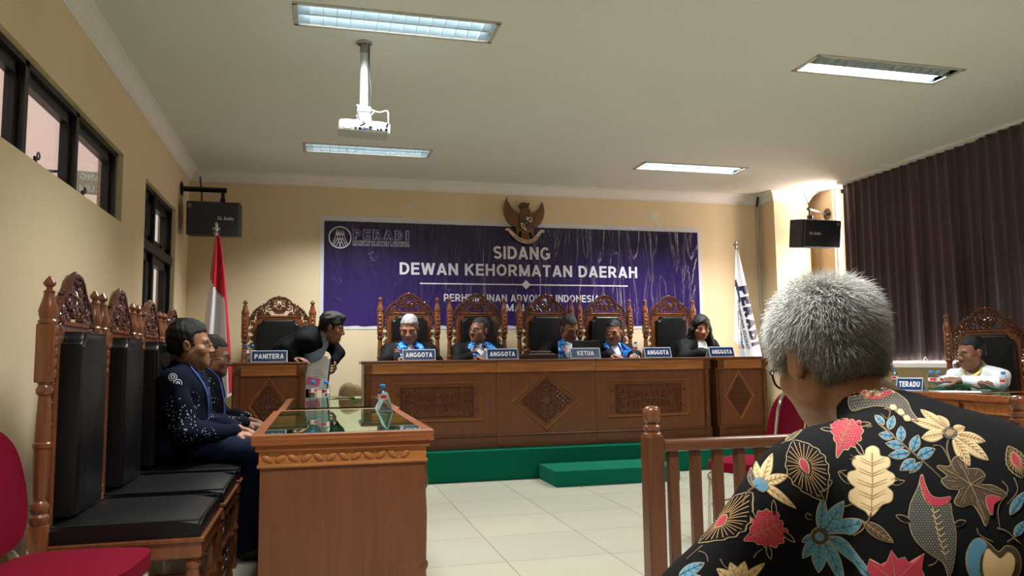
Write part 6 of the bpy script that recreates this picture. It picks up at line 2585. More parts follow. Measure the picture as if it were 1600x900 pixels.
def seated_man(loc, label, skin, hair, headp, spec, seed, base):
    root = thing('person', loc, -PI / 2, label, 'person', 'men in dark batik shirts')
    # local: y forward (towards the table), x right (towards the camera)
    J = dict(hip=(0, 0.02, 0.66), chest=(0.0, 0.03, 0.90), neck=(0.0, 0.045, 1.065), head=headp['c'],
             hipjL=(-0.09, 0.04, 0.64), hipjR=(0.09, 0.04, 0.64), kneeL=(-0.12, 0.46, 0.60), kneeR=(0.13, 0.46, 0.60), ankleL=(-0.12, 0.42, 0.09), ankleR=(0.13, 0.42, 0.09),
             shoulderL=(-0.20, 0.02, 0.99), shoulderR=(0.20, 0.02, 0.99), elbowL=(-0.25, 0.12, 0.74), elbowR=(0.25, 0.10, 0.73), wristL=(-0.08, 0.33, 0.715), wristR=(0.10, 0.335, 0.70))
    H = Head(J['head'], headp['yaw'], headp['pitch'], 0, headp.get('s', 1.08))
    lo, hi = bounds(J, 0.17)
    S = Vol(lo, hi, 0.0045)
    bones(S, J)
    H.add(S)
    add_hand(S, J['wristL'], (0.35, 0.85, -0.22), (-0.1, 0.2, 1), -1, 0.30)
    add_hand(S, J['wristR'], (-0.15, 0.92, -0.20), (0.15, 0.25, 1), 1, 0.30)
    S.build('body', M_skin, root, [skin], lambda P, c: H.paint(P, c, skin, LIP))
    hip, chest, neck = (np.array(J[k], float) for k in ('hip', 'chest', 'neck'))
    A = Vol(lo, hi, 0.006)
    A.ell(hip + (0, 0.01, 0), (0.185, 0.15, 0.11), None, 0.05)
    A.cap(hip, chest, 0.15, 0.155, 0.06)
    A.ell(chest * 0.4 + neck * 0.6 + (0, -0.015, -0.04), (0.195, 0.13, 0.115), None, 0.05)
    A.cap(neck + (0, -0.01, -0.03), neck + (0, 0.0, 0.012), 0.072, 0.064, 0.03)
    for s in ('L', 'R'):
        sh, el, wr = (np.array(J[k + s], float) for k in ('shoulder', 'elbow', 'wrist'))
        A.cap(neck + (0, -0.02, -0.04), sh, 0.065, 0.072, 0.05)
        A.cap(sh, el, 0.074, 0.062, 0.04)
        A.cap(el, el * 0.06 + wr * 0.94, 0.062, 0.045, 0.03)
    A.ripple(0.005, 42, seed)
    A.cap(neck + (0, 0.0, 0.0), H.c + np.array((0, -0.01, -0.05)), 0.052, 0.075, 0.006, 's')
    sh_ = A.build('batik_shirt', batik_navy('navy_batik_%d' % seed, base, srgb(176, 180, 196), 16.0, seed), root)
    T = Vol((-0.32, -0.22, 0.06), (0.32, 0.62, 0.82), 0.0075)
    T.ell(hip + (0, 0.0, -0.03), (0.18, 0.135, 0.09), None, 0.04)
    for s in ('L', 'R'):
        hp, kn, an = (np.array(J[k + s], float) for k in ('hipj', 'knee', 'ankle'))
        T.cap(hp, kn, 0.092, 0.07, 0.04).cap(kn, an, 0.07, 0.062, 0.03)
    T.ripple(0.003, 50, seed + 1)
    T.build('trousers', mat('navy_trousers', srgb(22, 30, 50), spec=0.1, rough=0.85, noise=0.12, nscale=60), root)
    feet(root, J)
    H.hair(root, 0.005, **hair)
    H.glasses(root, spec)
    dr = Drape(sh_)
    M_lan = mat('blue_lanyard', srgb(30, 62, 130), rough=0.6)
    n0 = Vector(J['neck'])
    for k in (-1, 1):
        path = [n0 + Vector((0.074 * k, -0.01 + 0.3, 0.03)), n0 + Vector((0.082 * k, 0.4, -0.04)), n0 + Vector((0.06 * k, 0.4, -0.15)), n0 + Vector((0.02 * k, 0.4, -0.27)), n0 + Vector((0.0, 0.4, -0.33))]
        ribbon(dr, path, 0.018, (0, -1, 0), 0.006, 'lanyard', M_lan, root, 28, 0.002)
    q = dr.hit(n0 + Vector((0.0, 0.4, -0.36)), (0, -1, 0), 0.012)
    mb = MB()
    mb.box((q.x + 0.02, q.y + 0.01, q.z), (0.07, 0.004, 0.10), 0.002, rot=Euler((0.45, 0, 0.2)))
    mb.build('name_badge', M_paper, root)
    return root


seated_man((-0.79, 4.71, 0), 'nearer seated man in navy batik with neat black hair and glasses, hands in his lap', SKIN,
           dict(material=M_hairblack, col=None, top=0.014, side=0.006, front=0.078, nape=-0.065, sides=-0.01, seed=31),
           dict(c=(0.0, 0.075, 1.20), yaw=2, pitch=0, s=1.12), M_gmetal, 41, srgb(13, 16, 34))
seated_man((-0.79, 5.41, 0), 'farther seated man in black batik with greying hair and dark glasses', SKIN_D,
           dict(material=M_hairdark, col=None, top=0.006, side=0.003, front=0.078, seed=32),
           dict(c=(0.0, 0.11, 1.14), yaw=4, pitch=-8, s=1.08), M_gframe, 44, srgb(14, 15, 22))


# ------------------------------------------------------------------ the man in white at the right table
def white_man():
    rz = math.radians(112)
    root = thing('person', (5.36, 5.20, 0), rz, 'man in white robe with yellow edging and glasses, arms crossed on the right table', 'person')
    J = dict(hip=(0, 0.0, 0.66), chest=(0.0, 0.07, 0.84), neck=(0.0, 0.13, 0.985), head=(-0.0, 0.19, 1.105),
             hipjL=(-0.09, 0.02, 0.64), hipjR=(0.09, 0.02, 0.64), kneeL=(-0.13, 0.34, 0.58), kneeR=(0.13, 0.34, 0.58), ankleL=(-0.13, 0.30, 0.09), ankleR=(0.13, 0.30, 0.09),
             shoulderL=(-0.17, 0.09, 0.905), shoulderR=(0.17, 0.09, 0.905), elbowL=(-0.205, 0.26, 0.855), elbowR=(0.205, 0.24, 0.855), wristL=(0.03, 0.36, 0.885), wristR=(-0.04, 0.31, 0.87))
    H = Head(J['head'], -32, -8, 0, 1.06)
    lo, hi = bounds(J, 0.17)
    S = Vol(lo, hi, 0.0055)
    bones(S, J)
    H.add(S)
    add_hand(S, J['wristL'], (0.9, 0.15, 0.05), (0.05, 0.5, 0.85), -1, 0.3)
    add_hand(S, J['wristR'], (-0.9, 0.2, 0.08), (0.0, 0.4, 0.9), 1, 0.3)
    S.build('body', M_skin, root, [SKIN_D], lambda P, c: H.paint(P, c, SKIN_D, LIP, True, srgb(60, 46, 42)))
    hip, chest, neck = (np.array(J[k], float) for k in ('hip', 'chest', 'neck'))
    A = Vol(lo, hi, 0.0065)
    A.ell(hip, (0.19, 0.15, 0.12), None, 0.05)
    A.cap(hip, chest, 0.15, 0.155, 0.06)
    A.ell(chest * 0.4 + neck * 0.6 + (0, -0.02, -0.04), (0.17, 0.12, 0.11), None, 0.05)
    A.cap(neck + (0, -0.02, -0.03), neck + (0, -0.012, 0.018), 0.075, 0.068, 0.03)
    for s in ('L', 'R'):
        sh, el, wr = (np.array(J[k + s], float) for k in ('shoulder', 'elbow', 'wrist'))
        A.cap(neck + (0, -0.03, -0.04), sh, 0.064, 0.066, 0.05)
        A.cap(sh, el, 0.066, 0.058, 0.03)
        A.cap(el, el * 0.22 + wr * 0.78, 0.056, 0.046, 0.02)
    A.ripple(0.006, 40, 61)
    A.cap(neck + (0, 0.03, 0.01), H.c + np.array((0, 0.0, -0.05)), 0.054, 0.075, 0.008, 's')
    A.cap(neck + (0, 0.09, -0.01), neck + (0, 0.15, -0.10), 0.035, 0.012, 0.015, 's')
    rb = A.build('white_robe', M_whitecloth, root)
    dr = Drape(rb)
    n0 = Vector(J['neck'])
    M_yel = mat('yellow_edging', srgb(226, 214, 110), rough=0.7)
    for k in (-1, 1):
        path = [n0 + Vector((0.066 * k, 0.3, 0.02)), n0 + Vector((0.05 * k, 0.4, -0.06)), n0 + Vector((0.015 * k, 0.4, -0.14)), n0 + Vector((-0.01 * k, 0.4, -0.24))]
        ribbon(dr, path, 0.02, (0, -1, 0), 0.004, 'yellow_edging', M_yel, root, 20, 0.002)
    T = Vol((-0.3, -0.2, 0.06), (0.3, 0.5, 0.8), 0.009)
    T.ell(hip + (0, 0, -0.03), (0.17, 0.13, 0.09), None, 0.04)
    for s in ('L', 'R'):
        hp, kn, an = (np.array(J[k + s], float) for k in ('hipj', 'knee', 'ankle'))
        T.cap(hp, kn, 0.092, 0.07, 0.04).cap(kn, an, 0.068, 0.06, 0.03)
    T.build('trousers', M_trouser, root)
    feet(root, J)
    H.hair(root, 0.0052, M_hairblack, None, top=0.006, side=0.002, front=0.078, seed=33)
    H.glasses(root, M_gmetal)
    return root


white_man()
# ------------------------------------------------------------------ the grey haired man in the foreground
def batik_man():
    ox, oy = 0.95, 1.0
    root = thing('person', (ox, oy, 0), 0, 'grey haired man in black leaf patterned batik shirt, seen from behind', 'person')
    L_ = lambda x, y, z: (x - ox, y - oy, z)
    J = dict(hip=L_(0.985, 0.95, 0.54), chest=L_(0.975, 1.02, 0.78), neck=L_(0.952, 1.125, 0.980), head=L_(0.925, 1.245, 1.086),
             hipjL=L_(0.89, 0.97, 0.52), hipjR=L_(1.08, 0.97, 0.52), kneeL=L_(0.80, 1.42, 0.50), kneeR=L_(1.16, 1.42, 0.50), ankleL=L_(0.80, 1.40, 0.09), ankleR=L_(1.16, 1.40, 0.09),
             shoulderL=L_(0.785, 1.10, 0.885), shoulderR=L_(1.105, 1.085, 0.822), elbowL=L_(0.628, 1.19, 0.665), elbowR=L_(1.21, 1.17, 0.62),
             wristL=L_(0.79, 1.37, 0.60), wristR=L_(1.17, 1.36, 0.60))
    H = Head(J['head'], 1, -20, -3, 1.0, 1.0)
    lo, hi = bounds(J, 0.18)
    S = Vol(lo, hi, 0.0052)
    bones(S, J)
    H.add(S)
    add_hand(S, J['wristL'], (0.2, 0.9, -0.3), (-0.1, 0.2, 1), -1, 0.3)
    add_hand(S, J['wristR'], (-0.2, 0.9, -0.3), (0.1, 0.2, 1), 1, 0.3)
    S.build('body', M_skin, root, [srgb(168, 122, 98)], lambda P, c: H.paint(P, c, SKIN, LIP))
    hip, chest, neck = (np.array(J[k], float) for k in ('hip', 'chest', 'neck'))
    A = Vol(lo, hi, 0.0062)
    A.ell(hip + (0, 0.0, 0.0), (0.20, 0.16, 0.13), None, 0.06)
    A.cap(hip, chest, 0.16, 0.165, 0.08)
    A.ell(hip * 0.35 + chest * 0.65, (0.245, 0.175, 0.24), None, 0.06)
    A.ell(chest * 0.55 + neck * 0.45 + (0.0, -0.015, 0.0), (0.215, 0.135, 0.14), rotm(0, -0.35, 0), 0.07)
    for s in ('L', 'R'):
        sh, el, wr = (np.array(J[k + s], float) for k in ('shoulder', 'elbow', 'wrist'))
        A.cap(neck + (0, -0.03, -0.045), sh + (0, 0, -0.005), 0.062, 0.068, 0.06)
        A.cap(sh, el, 0.078, 0.086, 0.05)
        A.cap(el, el * 0.35 + wr * 0.65, 0.074, 0.070, 0.04)
    A.ripple(0.0045, 30, 77)
    # folds running from the armpits over the back
    for (a, b, r) in (((0.745, 1.0, 0.82), (0.77, 0.94, 0.66), 0.008), ((1.185, 0.99, 0.82), (1.16, 0.93, 0.66), 0.008)):
        A.cap(L_(*a), L_(*b), r, r, 0.03, 's')
    # stand collar
    A.cap(neck + (0.004, -0.012, -0.02), neck + (-0.010, 0.008, 0.010), 0.073, 0.068, 0.012)
    A.cap(neck + (-0.002, 0.004, 0.0), neck + (-0.008, 0.06, 0.12), 0.060, 0.070, 0.005, 's')
    A.cap(neck + (0, 0.08, -0.03), neck + (0, 0.13, -0.12), 0.03, 0.01, 0.015, 's')
    P, Q, _ = A.mesh()
    tree = BVHTree.FromPolygons([tuple(p) for p in P], [tuple(q) for q in Q])
    off0 = Vector((ox, oy, 0))
    eye = Vector((0, 0, CAM_H)) - off0

    def ray(zx, zy):                          # a point of the 1050 x 900 close-up of the shirt
        px, py = 1040 + zx / 1.875, 420 + zy / 1.875
        return (_r * (px - 800) / FPX - _u * (py - 450) / FPX + _f).normalized()

    def frame(zx, zy):
        d = ray(zx, zy)
        h, n, i, dist = tree.ray_cast(eye, d)
        if h is None:
            h, n, i, dist = tree.find_nearest(eye + d * 1.25)
        ns = n.copy()
        for dx, dy in ((-30, 0), (30, 0), (0, -30), (0, 30)):
            h2, n2, _, _ = tree.ray_cast(eye, ray(zx + dx, zy + dy))
            if h2 is not None:
                ns += n2
        ns.normalize()
        if ns.dot(d) > -0.35:                 # never flatter than this to the line of sight
            ns = (ns - d * 0.6).normalized()
        return h, ns

    class Motif:
        def __init__(self, zx, zy):
            self.h, self.n = frame(zx, zy)

        def place(self, zx, zy, off):
            d = ray(zx, zy)
            t = (self.h - eye).dot(self.n) / d.dot(self.n)
            p = eye + d * t
            h, n, i, dist = tree.ray_cast(p + self.n * 0.08, -self.n, 0.22)
            if h is None:
                h, n, i, dist = tree.find_nearest(p)
            if n.dot(self.n) < 0:
                n = -n
            return h + n * off

    verts, faces, mids = [tuple(p) for p in P], [tuple(q) for q in Q], [0] * len(Q)
    BLACK, GOLD, CREAM, BLUE, RED, BROWN, GREY, TAN = range(8)
    OFF = [0.0006, 0.0010, 0.0014, 0.0018]

    def fill(M, pts, c, lay):
        pts = [Vector((float(x), float(y))) for x, y in pts]
        n = len(pts)
        x0, x1 = min(p.x for p in pts), max(p.x for p in pts)
        y0, y1 = min(p.y for p in pts), max(p.y for p in pts)
        inner = []
        st = 11.0
        y = y0 + st / 2
        def inside(q):
            r = False
            for i in range(n):
                a, b = pts[i], pts[i - 1]
                if (a.y > q[1]) != (b.y > q[1]) and q[0] < (b.x - a.x) * (q[1] - a.y) / (b.y - a.y) + a.x:
                    r = not r
            return r
        while y < y1:
            x = x0 + st / 2
            while x < x1:
                if inside((x, y)):
                    inner.append(Vector((x, y)))
                x += st
            y += st
        try:
            vs, es, fs, *_ = delaunay_2d_cdt(pts + inner, [], [list(range(n))], 1, 1e-4)
        except Exception:
            return
        b = len(verts)
        verts.extend([tuple(M.place(v.x, v.y, OFF[lay])) for v in vs])
        for f in fs:
            faces.append(tuple(i + b for i in f))
            mids.append(c)

    def line(M, pts, w, c, lay=2, taper=True):
        pts = [Vector((float(x), float(y))) for x, y in pts]
        out = []
        for i in range(len(pts) - 1):
            m = max(1, int((pts[i + 1] - pts[i]).length / 9))
            out += [pts[i].lerp(pts[i + 1], k / m) for k in range(m)]
        out.append(pts[-1])
        n = len(out)
        b = len(verts)
        for i, p in enumerate(out):
            t = out[min(i + 1, n - 1)] - out[max(i - 1, 0)]
            t.normalize()
            s = Vector((-t.y, t.x)) * w / 2 * ((1 - 0.6 * i / n) if taper else 1)
            for q in (p + s, p - s):
                verts.append(tuple(M.place(q.x, q.y, OFF[lay])))
        for i in range(n - 1):
            faces.append((b + 2 * i, b + 2 * i + 1, b + 2 * i + 3, b + 2 * i + 2))
            mids.append(c)

    def grow(pts, g):
        n = len(pts)
        pts = [Vector(p) for p in pts]
        area = sum(pts[i - 1].x * pts[i].y - pts[i].x * pts[i - 1].y for i in range(n))
        sg = 1 if area > 0 else -1
        out = []
        for i in range(n):
            t = pts[(i + 1) % n] - pts[i - 1]
            if t.length < 1e-6:
                out.append(pts[i]); continue
            t.normalize()
            out.append(pts[i] + Vector((t.y, -t.x)) * g * sg)
        return out

    def smooth(pts, n=5):
        P_ = [Vector((x, y)) for x, y in pts]
        out = []
        m = len(P_)
        for i in range(m):
            a, b, c, d = P_[i - 1], P_[i], P_[(i + 1) % m], P_[(i + 2) % m]
            for k in range(n):
                t = k / n
                out.append(0.5 * ((2 * b) + (c - a) * t + (2 * a - 5 * b + 4 * c - d) * t * t + (3 * b - a - 3 * c + d) * t ** 3))
        return out

    def blob(M, pts, c, outline=GOLD, g=2.6, lay=0, sm=True):
        q = smooth(pts) if sm else [Vector(p) for p in pts]
        if outline is not None:
            fill(M, grow(q, g), outline, lay)
        fill(M, q, c, lay + 1)
        return q

    def leaf_pts(a, b, w, wav=0.0, nw=6, bias=0.45, n=14):
        a, b = Vector(a), Vector(b)
        d = b - a
        nrm = Vector((-d.y, d.x)).normalized()
        up, dn = [], []
        for k in range(n + 1):
            t = k / n
            ww = w * (math.sin(PI * t ** (math.log(0.5) / math.log(bias))) ** 0.9 if 0 < t < 1 else 0)
            ww *= 1 + wav * math.sin(2 * PI * nw * t)
            up.append(a + d * t + nrm * ww)
            if 0 < k < n:
                dn.append(a + d * t - nrm * ww)
        return up + dn[::-1]

    def leaf(M, a, b, w, c, vein=None, nv=6, wav=0.0, nw=6, bias=0.45, lay=0, og=2.4, half=None):
        q = leaf_pts(a, b, w, wav, nw, bias, 14 if not wav else 40)
        fill(M, grow(q, og), GOLD, lay)
        fill(M, q, c, lay + 1)
        a, b = Vector(a), Vector(b)
        d = b - a
        nrm = Vector((-d.y, d.x)).normalized()
        if half is not None:
            up = [a + d * t + nrm * (w * 0.62 * math.sin(PI * t)) for t in np.linspace(0.12, 0.9, 8)]
            line(M, up, w * 0.3, half, min(lay + 2, 3))
        if vein is not None:
            line(M, [a + d * 0.02, a + d * 0.94], 2.6, vein, min(lay + 2, 3))
            for k in range(nv):
                t = 0.14 + 0.68 * k / max(1, nv - 1)
                for s in (-1, 1):
                    p0 = a + d * t
                    p1 = a + d * min(0.97, t + 0.13) + nrm * s * w * 0.72 * math.sin(PI * min(1, t + 0.08))
                    line(M, [p0, p1], 1.8, vein, min(lay + 2, 3))

    def dots(M, pts, st, c, lay=3, r=1.9):
        pts = [Vector(p) for p in pts]
        n = len(pts)
        x0, x1 = min(p.x for p in pts), max(p.x for p in pts)
        y0, y1 = min(p.y for p in pts), max(p.y for p in pts)
        j = 0
        y = y0 + st / 2
        while y < y1:
            x = x0 + st / 2 + (st / 2 if j % 2 else 0)
            while x < x1:
                ins = False
                for i in range(n):
                    a, b = pts[i], pts[i - 1]
                    if (a.y > y) != (b.y > y) and x < (b.x - a.x) * (y - a.y) / (b.y - a.y) + a.x:
                        ins = not ins
                if ins:
                    b_ = len(verts)
                    for k in range(6):
                        verts.append(tuple(M.place(x + r * math.cos(k * PI / 3), y + r * math.sin(k * PI / 3), OFF[lay])))
                    faces.append(tuple(range(b_, b_ + 6)))
                    mids.append(c)
                x += st
            y += st * 0.85
            j += 1

    def curl(zx, zy, pts, w=4.0, c=GOLD):
        M = Motif(zx, zy)
        q = [Vector((p.x, p.y)) for p in curve_pts([(x, y, 0) for x, y in pts], 6)]
        line(M, q, w, c, 1)
        line(M, q, w * 0.35, BLACK, 2)

    # --- collar and shoulders
    M = Motif(640, 385)
    q = blob(M, [(540, 362), (600, 350), (660, 352), (700, 378), (722, 425), (750, 472), (705, 452), (668, 420), (620, 402), (545, 408)], GREY)
    dots(M, q, 9, TAN)
    M = Motif(625, 368)
    blob(M, [(575, 356), (608, 368), (640, 362), (664, 353), (650, 374), (612, 384), (585, 374)], RED, GOLD, 2.2, 2)
    for (x, y) in ((668, 408), (690, 422), (708, 440)):
        leaf(Motif(x, y), (x - 9, y - 6), (x + 9, y + 6), 7, CREAM, None, lay=2)
    curl(655, 420, [(640, 408), (658, 418), (650, 440), (632, 425)])
    # --- red spade leaves
    def spade(cx, cy, ang, s):
        M = Motif(cx, cy)
        base = [(0, -60), (18, -50), (30, -62), (46, -52), (52, -36), (64, -30), (60, -12), (68, 0), (54, 12), (56, 28), (38, 34), (32, 48), (16, 56), (0, 86),
                (-14, 56), (-30, 48), (-36, 34), (-54, 28), (-54, 12), (-68, 0), (-60, -14), (-62, -30), (-48, -36), (-42, -54), (-26, -60), (-14, -50)]
        ca, sa = math.cos(ang), math.sin(ang)
        T = lambda x, y: (cx + s * (x * ca - y * sa), cy + s * (x * sa + y * ca))
        q = blob(M, [T(x, y) for x, y in base], RED)
        line(M, [T(0, -50), T(0, 70)], 2.4, TAN, 2)
        for k in range(4):
            for sg in (-1, 1):
                line(M, [T(0, -30 + 24 * k), T(sg * (38 - 7 * k), -42 + 24 * k)], 1.7, TAN, 2)
        dots(M, [T(x * 0.82, y * 0.82) for x, y in base], 8.5, CREAM, 3, 1.0)
        for sg in (-1, 1):
            leaf(M, T(30 * sg, -45), T(80 * sg, -64), 7 * s, BLACK, None, lay=0)
            leaf(M, T(50 * sg, 20), T(96 * sg, 34), 7 * s, BLACK, None, lay=0)
    spade(528, 476, 0.45, 0.72)
    spade(296, 764, 1.12, 0.86)
    # --- blue branch
    curl(710, 520, [(622, 440), (668, 490), (720, 535), (805, 600)], 6.0)
    for a, b, w in (((640, 455), (614, 430), 9), ((655, 470), (668, 432), 11), ((668, 492), (626, 486), 11), ((690, 505), (690, 462), 12), ((700, 520), (646, 512), 12),
                    ((722, 535), (740, 488), 14), ((715, 540), (655, 548), 13), ((738, 552), (788, 528), 15), ((730, 560), (688, 590), 14), ((750, 568), (716, 598), 8)):
        leaf(Motif((a[0] + b[0]) / 2, (a[1] + b[1]) / 2), a, b, w, BLUE, GREY, 3, half=None)
    # --- large cream flower on the right shoulder
    C = (832, 482)
    M = Motif(*C)
    for b, w in (((752, 400), 13), ((724, 428), 13), ((754, 488), 16), ((800, 424), 15), ((876, 462), 14), ((938, 500), 14), ((950, 548), 15), ((896, 564), 16)):
        leaf(M, (C[0] + (b[0] - C[0]) * 0.12, C[1] + (b[1] - C[1]) * 0.12), b, w, CREAM, TAN, 7, bias=0.5)
    blob(M, [(C[0] + 19 * math.cos(a), C[1] + 17 * math.sin(a)) for a in np.linspace(0, 2 * PI, 13)[:-1]], GREY, BLACK, 4, 1)
    blob(M, [(C[0] + 9 * math.cos(a), C[1] + 8 * math.sin(a)) for a in np.linspace(0, 2 * PI, 9)[:-1]], TAN, GOLD, 2, 2)
    curl(826, 530, [(828, 500), (824, 530), (836, 565), (850, 592)], 5)
    curl(808, 535, [(784, 518), (808, 522), (826, 550), (838, 580)], 4)
    # --- fan leaves with a red eye
    def fan(ax, ay, bx, by, w, eye_):
        M = Motif((ax + bx) / 2, (ay + by) / 2)
        q = leaf_pts((ax, ay), (bx, by), w, 0.05, 7, 0.5, 30)
        fill(M, grow(q, 3.0), GOLD, 0)
        fill(M, q, BLACK, 1)
        ex, ey = eye_
        n = len(q)
        for k in range(0, n, 2):
            p = q[k]
            line(M, [(ex + (p.x - ex) * 0.30, ey + (p.y - ey) * 0.30), (ex + (p.x - ex) * 0.93, ey + (p.y - ey) * 0.93)], 2.4, TAN, 2, False)
        d = Vector((bx - ax, by - ay)).normalized()
        e0, e1 = (ex - d.x * 24, ey - d.y * 24), (ex + d.x * 24, ey + d.y * 24)
        leaf(M, e0, e1, 10, RED, None, lay=2, og=3.4)
    fan(366, 492, 462, 672, 58, (408, 578))
    fan(250, 655, 104, 806, 44, (164, 740))
    fan(1005, 520, 1046, 610, 26, (1024, 562))
    # --- cream oak leaf
    M = Motif(602, 620)
    oak = [(605, 512), (622, 522), (628, 545), (652, 552), (656, 574), (645, 588), (668, 604), (670, 626), (650, 640), (664, 656), (660, 680), (634, 690), (618, 708), (600, 720),
           (584, 704), (560, 690), (538, 672), (540, 652), (556, 640), (535, 622), (538, 600), (560, 590), (548, 570), (558, 548), (582, 544), (588, 522)]
    blob(M, oak, CREAM)
    line(M, [(604, 535), (606, 620), (602, 720)], 4.5, TAN, 2)
    for k in range(5):
        y = 560 + 32 * k
        for s in (-1, 1):
            for e in (0, 1):
                line(M, [(605, y + 10 + 7 * e), (605 + s * (44 - 4 * abs(k - 2)), y - 8 + 9 * e)], 1.8, TAN, 2)
    for sx in (-1, 1):
        leaf(M, (603 + 62 * sx, 640 - 10), (603 + 96 * sx, 622 - 22 * (sx < 0)), 6, BLACK, None)
    curl(590, 745, [(602, 715), (592, 745), (572, 768), (548, 780)], 6)
    # --- small cream flower with a blue bud on the left sleeve
    M = Motif(290, 615)
    for b, w in (((246, 550), 10), ((306, 536), 16), ((354, 602), 13), ((356, 682), 12)):
        leaf(M, (284, 628), b, w, CREAM, TAN, 5)
    blob(M, [(258, 622), (278, 612), (296, 622), (300, 640), (284, 652), (266, 640)], BLUE, GOLD, 2.2, 1)
    leaf(Motif(246, 610), (262, 640), (240, 575), 10, GREY, TAN, 3)
    curl(235, 655, [(268, 632), (240, 655), (225, 690)], 5)
    # --- blue star flower
    C = (452, 782)
    M = Motif(*C)
    for b, w in (((462, 676), 15), ((522, 682), 20), ((578, 718), 20), ((606, 832), 20), ((522, 888), 20), ((448, 896), 20), ((402, 846), 17), ((400, 796), 12)):
        leaf(M, (C[0] + (b[0] - C[0]) * 0.1, C[1] + (b[1] - C[1]) * 0.1), b, w, BLUE, GREY, 5, bias=0.5)
    blob(M, [(C[0] + 26 * math.cos(a), C[1] + 25 * math.sin(a)) for a in np.linspace(0, 2 * PI, 15)[:-1]], BROWN, GOLD, 2.4, 1)
    blob(M, [(C[0] + 12 * math.cos(a), C[1] + 11 * math.sin(a)) for a in np.linspace(0, 2 * PI, 11)[:-1]], BLUE, GOLD, 2.4, 2)
    # --- brown lobed leaf
    M = Motif(895, 635)
    br = [(800, 574), (832, 578), (850, 550), (872, 552), (884, 584), (918, 586), (936, 606), (924, 632), (960, 634), (996, 652), (1000, 664), (960, 676), (950, 716), (942, 750),
          (922, 716), (900, 690), (872, 694), (850, 680), (862, 648), (832, 640), (812, 616), (828, 604)]
    q = blob(M, br, BROWN)
    for p in ((815, 580), (862, 562), (930, 608), (985, 660), (940, 735), (866, 682)):
        line(M, [(892, 632), p], 2.6, TAN, 2)
    for k in range(0, len(q), 5):
        line(M, [(892 + (q[k].x - 892) * 0.55, 632 + (q[k].y - 632) * 0.55), (892 + (q[k].x - 892) * 0.9, 632 + (q[k].y - 632) * 0.9)], 1.6, TAN, 2)
    blob(M, [(938, 672), (955, 664), (984, 672), (962, 690), (958, 720), (944, 700)], RED, GOLD, 2, 2)
    # --- dotted paisley with a red lip
    M = Motif(785, 745)
    ps = [(752, 600), (740, 640), (718, 690), (714, 740), (730, 790), (770, 830), (815, 860), (832, 898), (846, 850), (850, 780), (838, 720), (830, 684), (795, 694), (770, 680), (760, 640)]
    q = blob(M, ps, GREY)
    dots(M, q, 8.5, CREAM, 3, 1.2)
    blob(M, [(752, 600), (762, 634), (778, 664), (804, 672), (834, 668), (826, 686), (796, 696), (766, 684), (752, 650), (746, 620)], RED, GOLD, 2.2, 1)
    line(M, [(782, 700), (796, 770), (822, 850)], 4, GOLD, 3)
    for k in range(8):
        y = 716 + 17 * k
        x = 785 + (y - 700) * 0.25
        for s in (-1, 1):
            line(M, [(x, y), (x + 13 * s, y - 10)], 2.2, CREAM, 3)
    leaf(M, (718, 742), (676, 722), 8, BLACK, None)
    leaf(M, (846, 752), (878, 738), 8, BLACK, None)
    # --- red maple at the lower middle
    M = Motif(680, 880)
    mp_ = [(662, 826), (680, 852), (700, 846), (712, 862), (756, 834), (748, 880), (760, 910), (730, 950), (690, 985), (640, 960), (600, 925), (588, 880), (596, 850), (630, 868), (650, 858)]
    blob(M, mp_, RED, GOLD, 2.6, 0, False)
    for p in ((664, 840), (745, 846), (600, 862), (735, 930), (620, 930)):
        line(M, [(675, 915), p], 2.6, TAN, 2)
    # --- cream heart with a blue scale edge, right
    M = Motif(960, 850)
    blob(M, [(900, 800), (925, 790), (950, 808), (975, 830), (1000, 812), (1030, 822), (1044, 860), (1030, 905), (985, 960), (930, 940), (892, 890), (884, 840)], BROWN)
    blob(M, [(900, 800), (922, 792), (940, 812), (922, 850), (925, 900), (940, 940), (905, 920), (884, 850)], BLUE, GOLD, 2, 1)
    blob(M, [(940, 822), (960, 836), (980, 850), (1004, 832), (1022, 850), (1016, 890), (985, 936), (945, 918), (930, 870)], CREAM, GOLD, 2.4, 2)
    # --- small pieces
    leaf(Motif(625, 768), (580, 742), (666, 802), 16, BROWN, TAN, 5)
    leaf(Motif(72, 880), (40, 898), (112, 862), 14, BLUE, GREY, 4)
    leaf(Motif(80, 900), (40, 902), (110, 905), 10, BLUE, GREY, 3)
    for b, w in (((150, 880), 16), ((190, 862), 18), ((232, 858), 18), ((290, 862), 12)):
        leaf(Motif(215, 900), (214, 925), b, w, CREAM, TAN, 4)
    leaf(Motif(378, 482), (352, 505), (400, 470), 9, GREY, TAN, 3)
    leaf(Motif(1030, 690), (1010, 720), (1050, 655), 14, BLUE, GREY, 4)
    leaf(Motif(1035, 760), (1022, 784), (1052, 740), 12, BLUE, GREY, 4)
    for pts in ([(340, 512), (362, 500), (385, 478), (372, 468)], [(452, 655), (478, 640), (488, 622), (474, 618)], [(448, 662), (462, 690), (458, 716)], [(428, 722), (414, 716), (412, 730), (430, 735)],
                [(985, 622), (1002, 650), (975, 700), (985, 760)], [(1020, 612), (1030, 650), (1000, 690)], [(912, 760), (920, 780), (960, 800)], [(770, 870), (790, 862), (800, 842)],
                [(110, 812), (85, 830), (62, 850)], [(96, 826), (118, 836), (124, 858)], [(258, 845), (270, 830), (285, 820)], [(160, 850), (172, 870), (186, 880)],
                [(520, 600), (508, 594), (530, 590)], [(690, 628), (676, 614), (660, 620)], [(1000, 800), (1020, 790), (1040, 806)], [(970, 760), (1000, 770), (1030, 800)],
                [(545, 690), (520, 700), (512, 716)], [(590, 465), (604, 462), (586, 455)], [(540, 560), (556, 556), (540, 545)]):
        curl(pts[1][0], pts[1][1], pts)

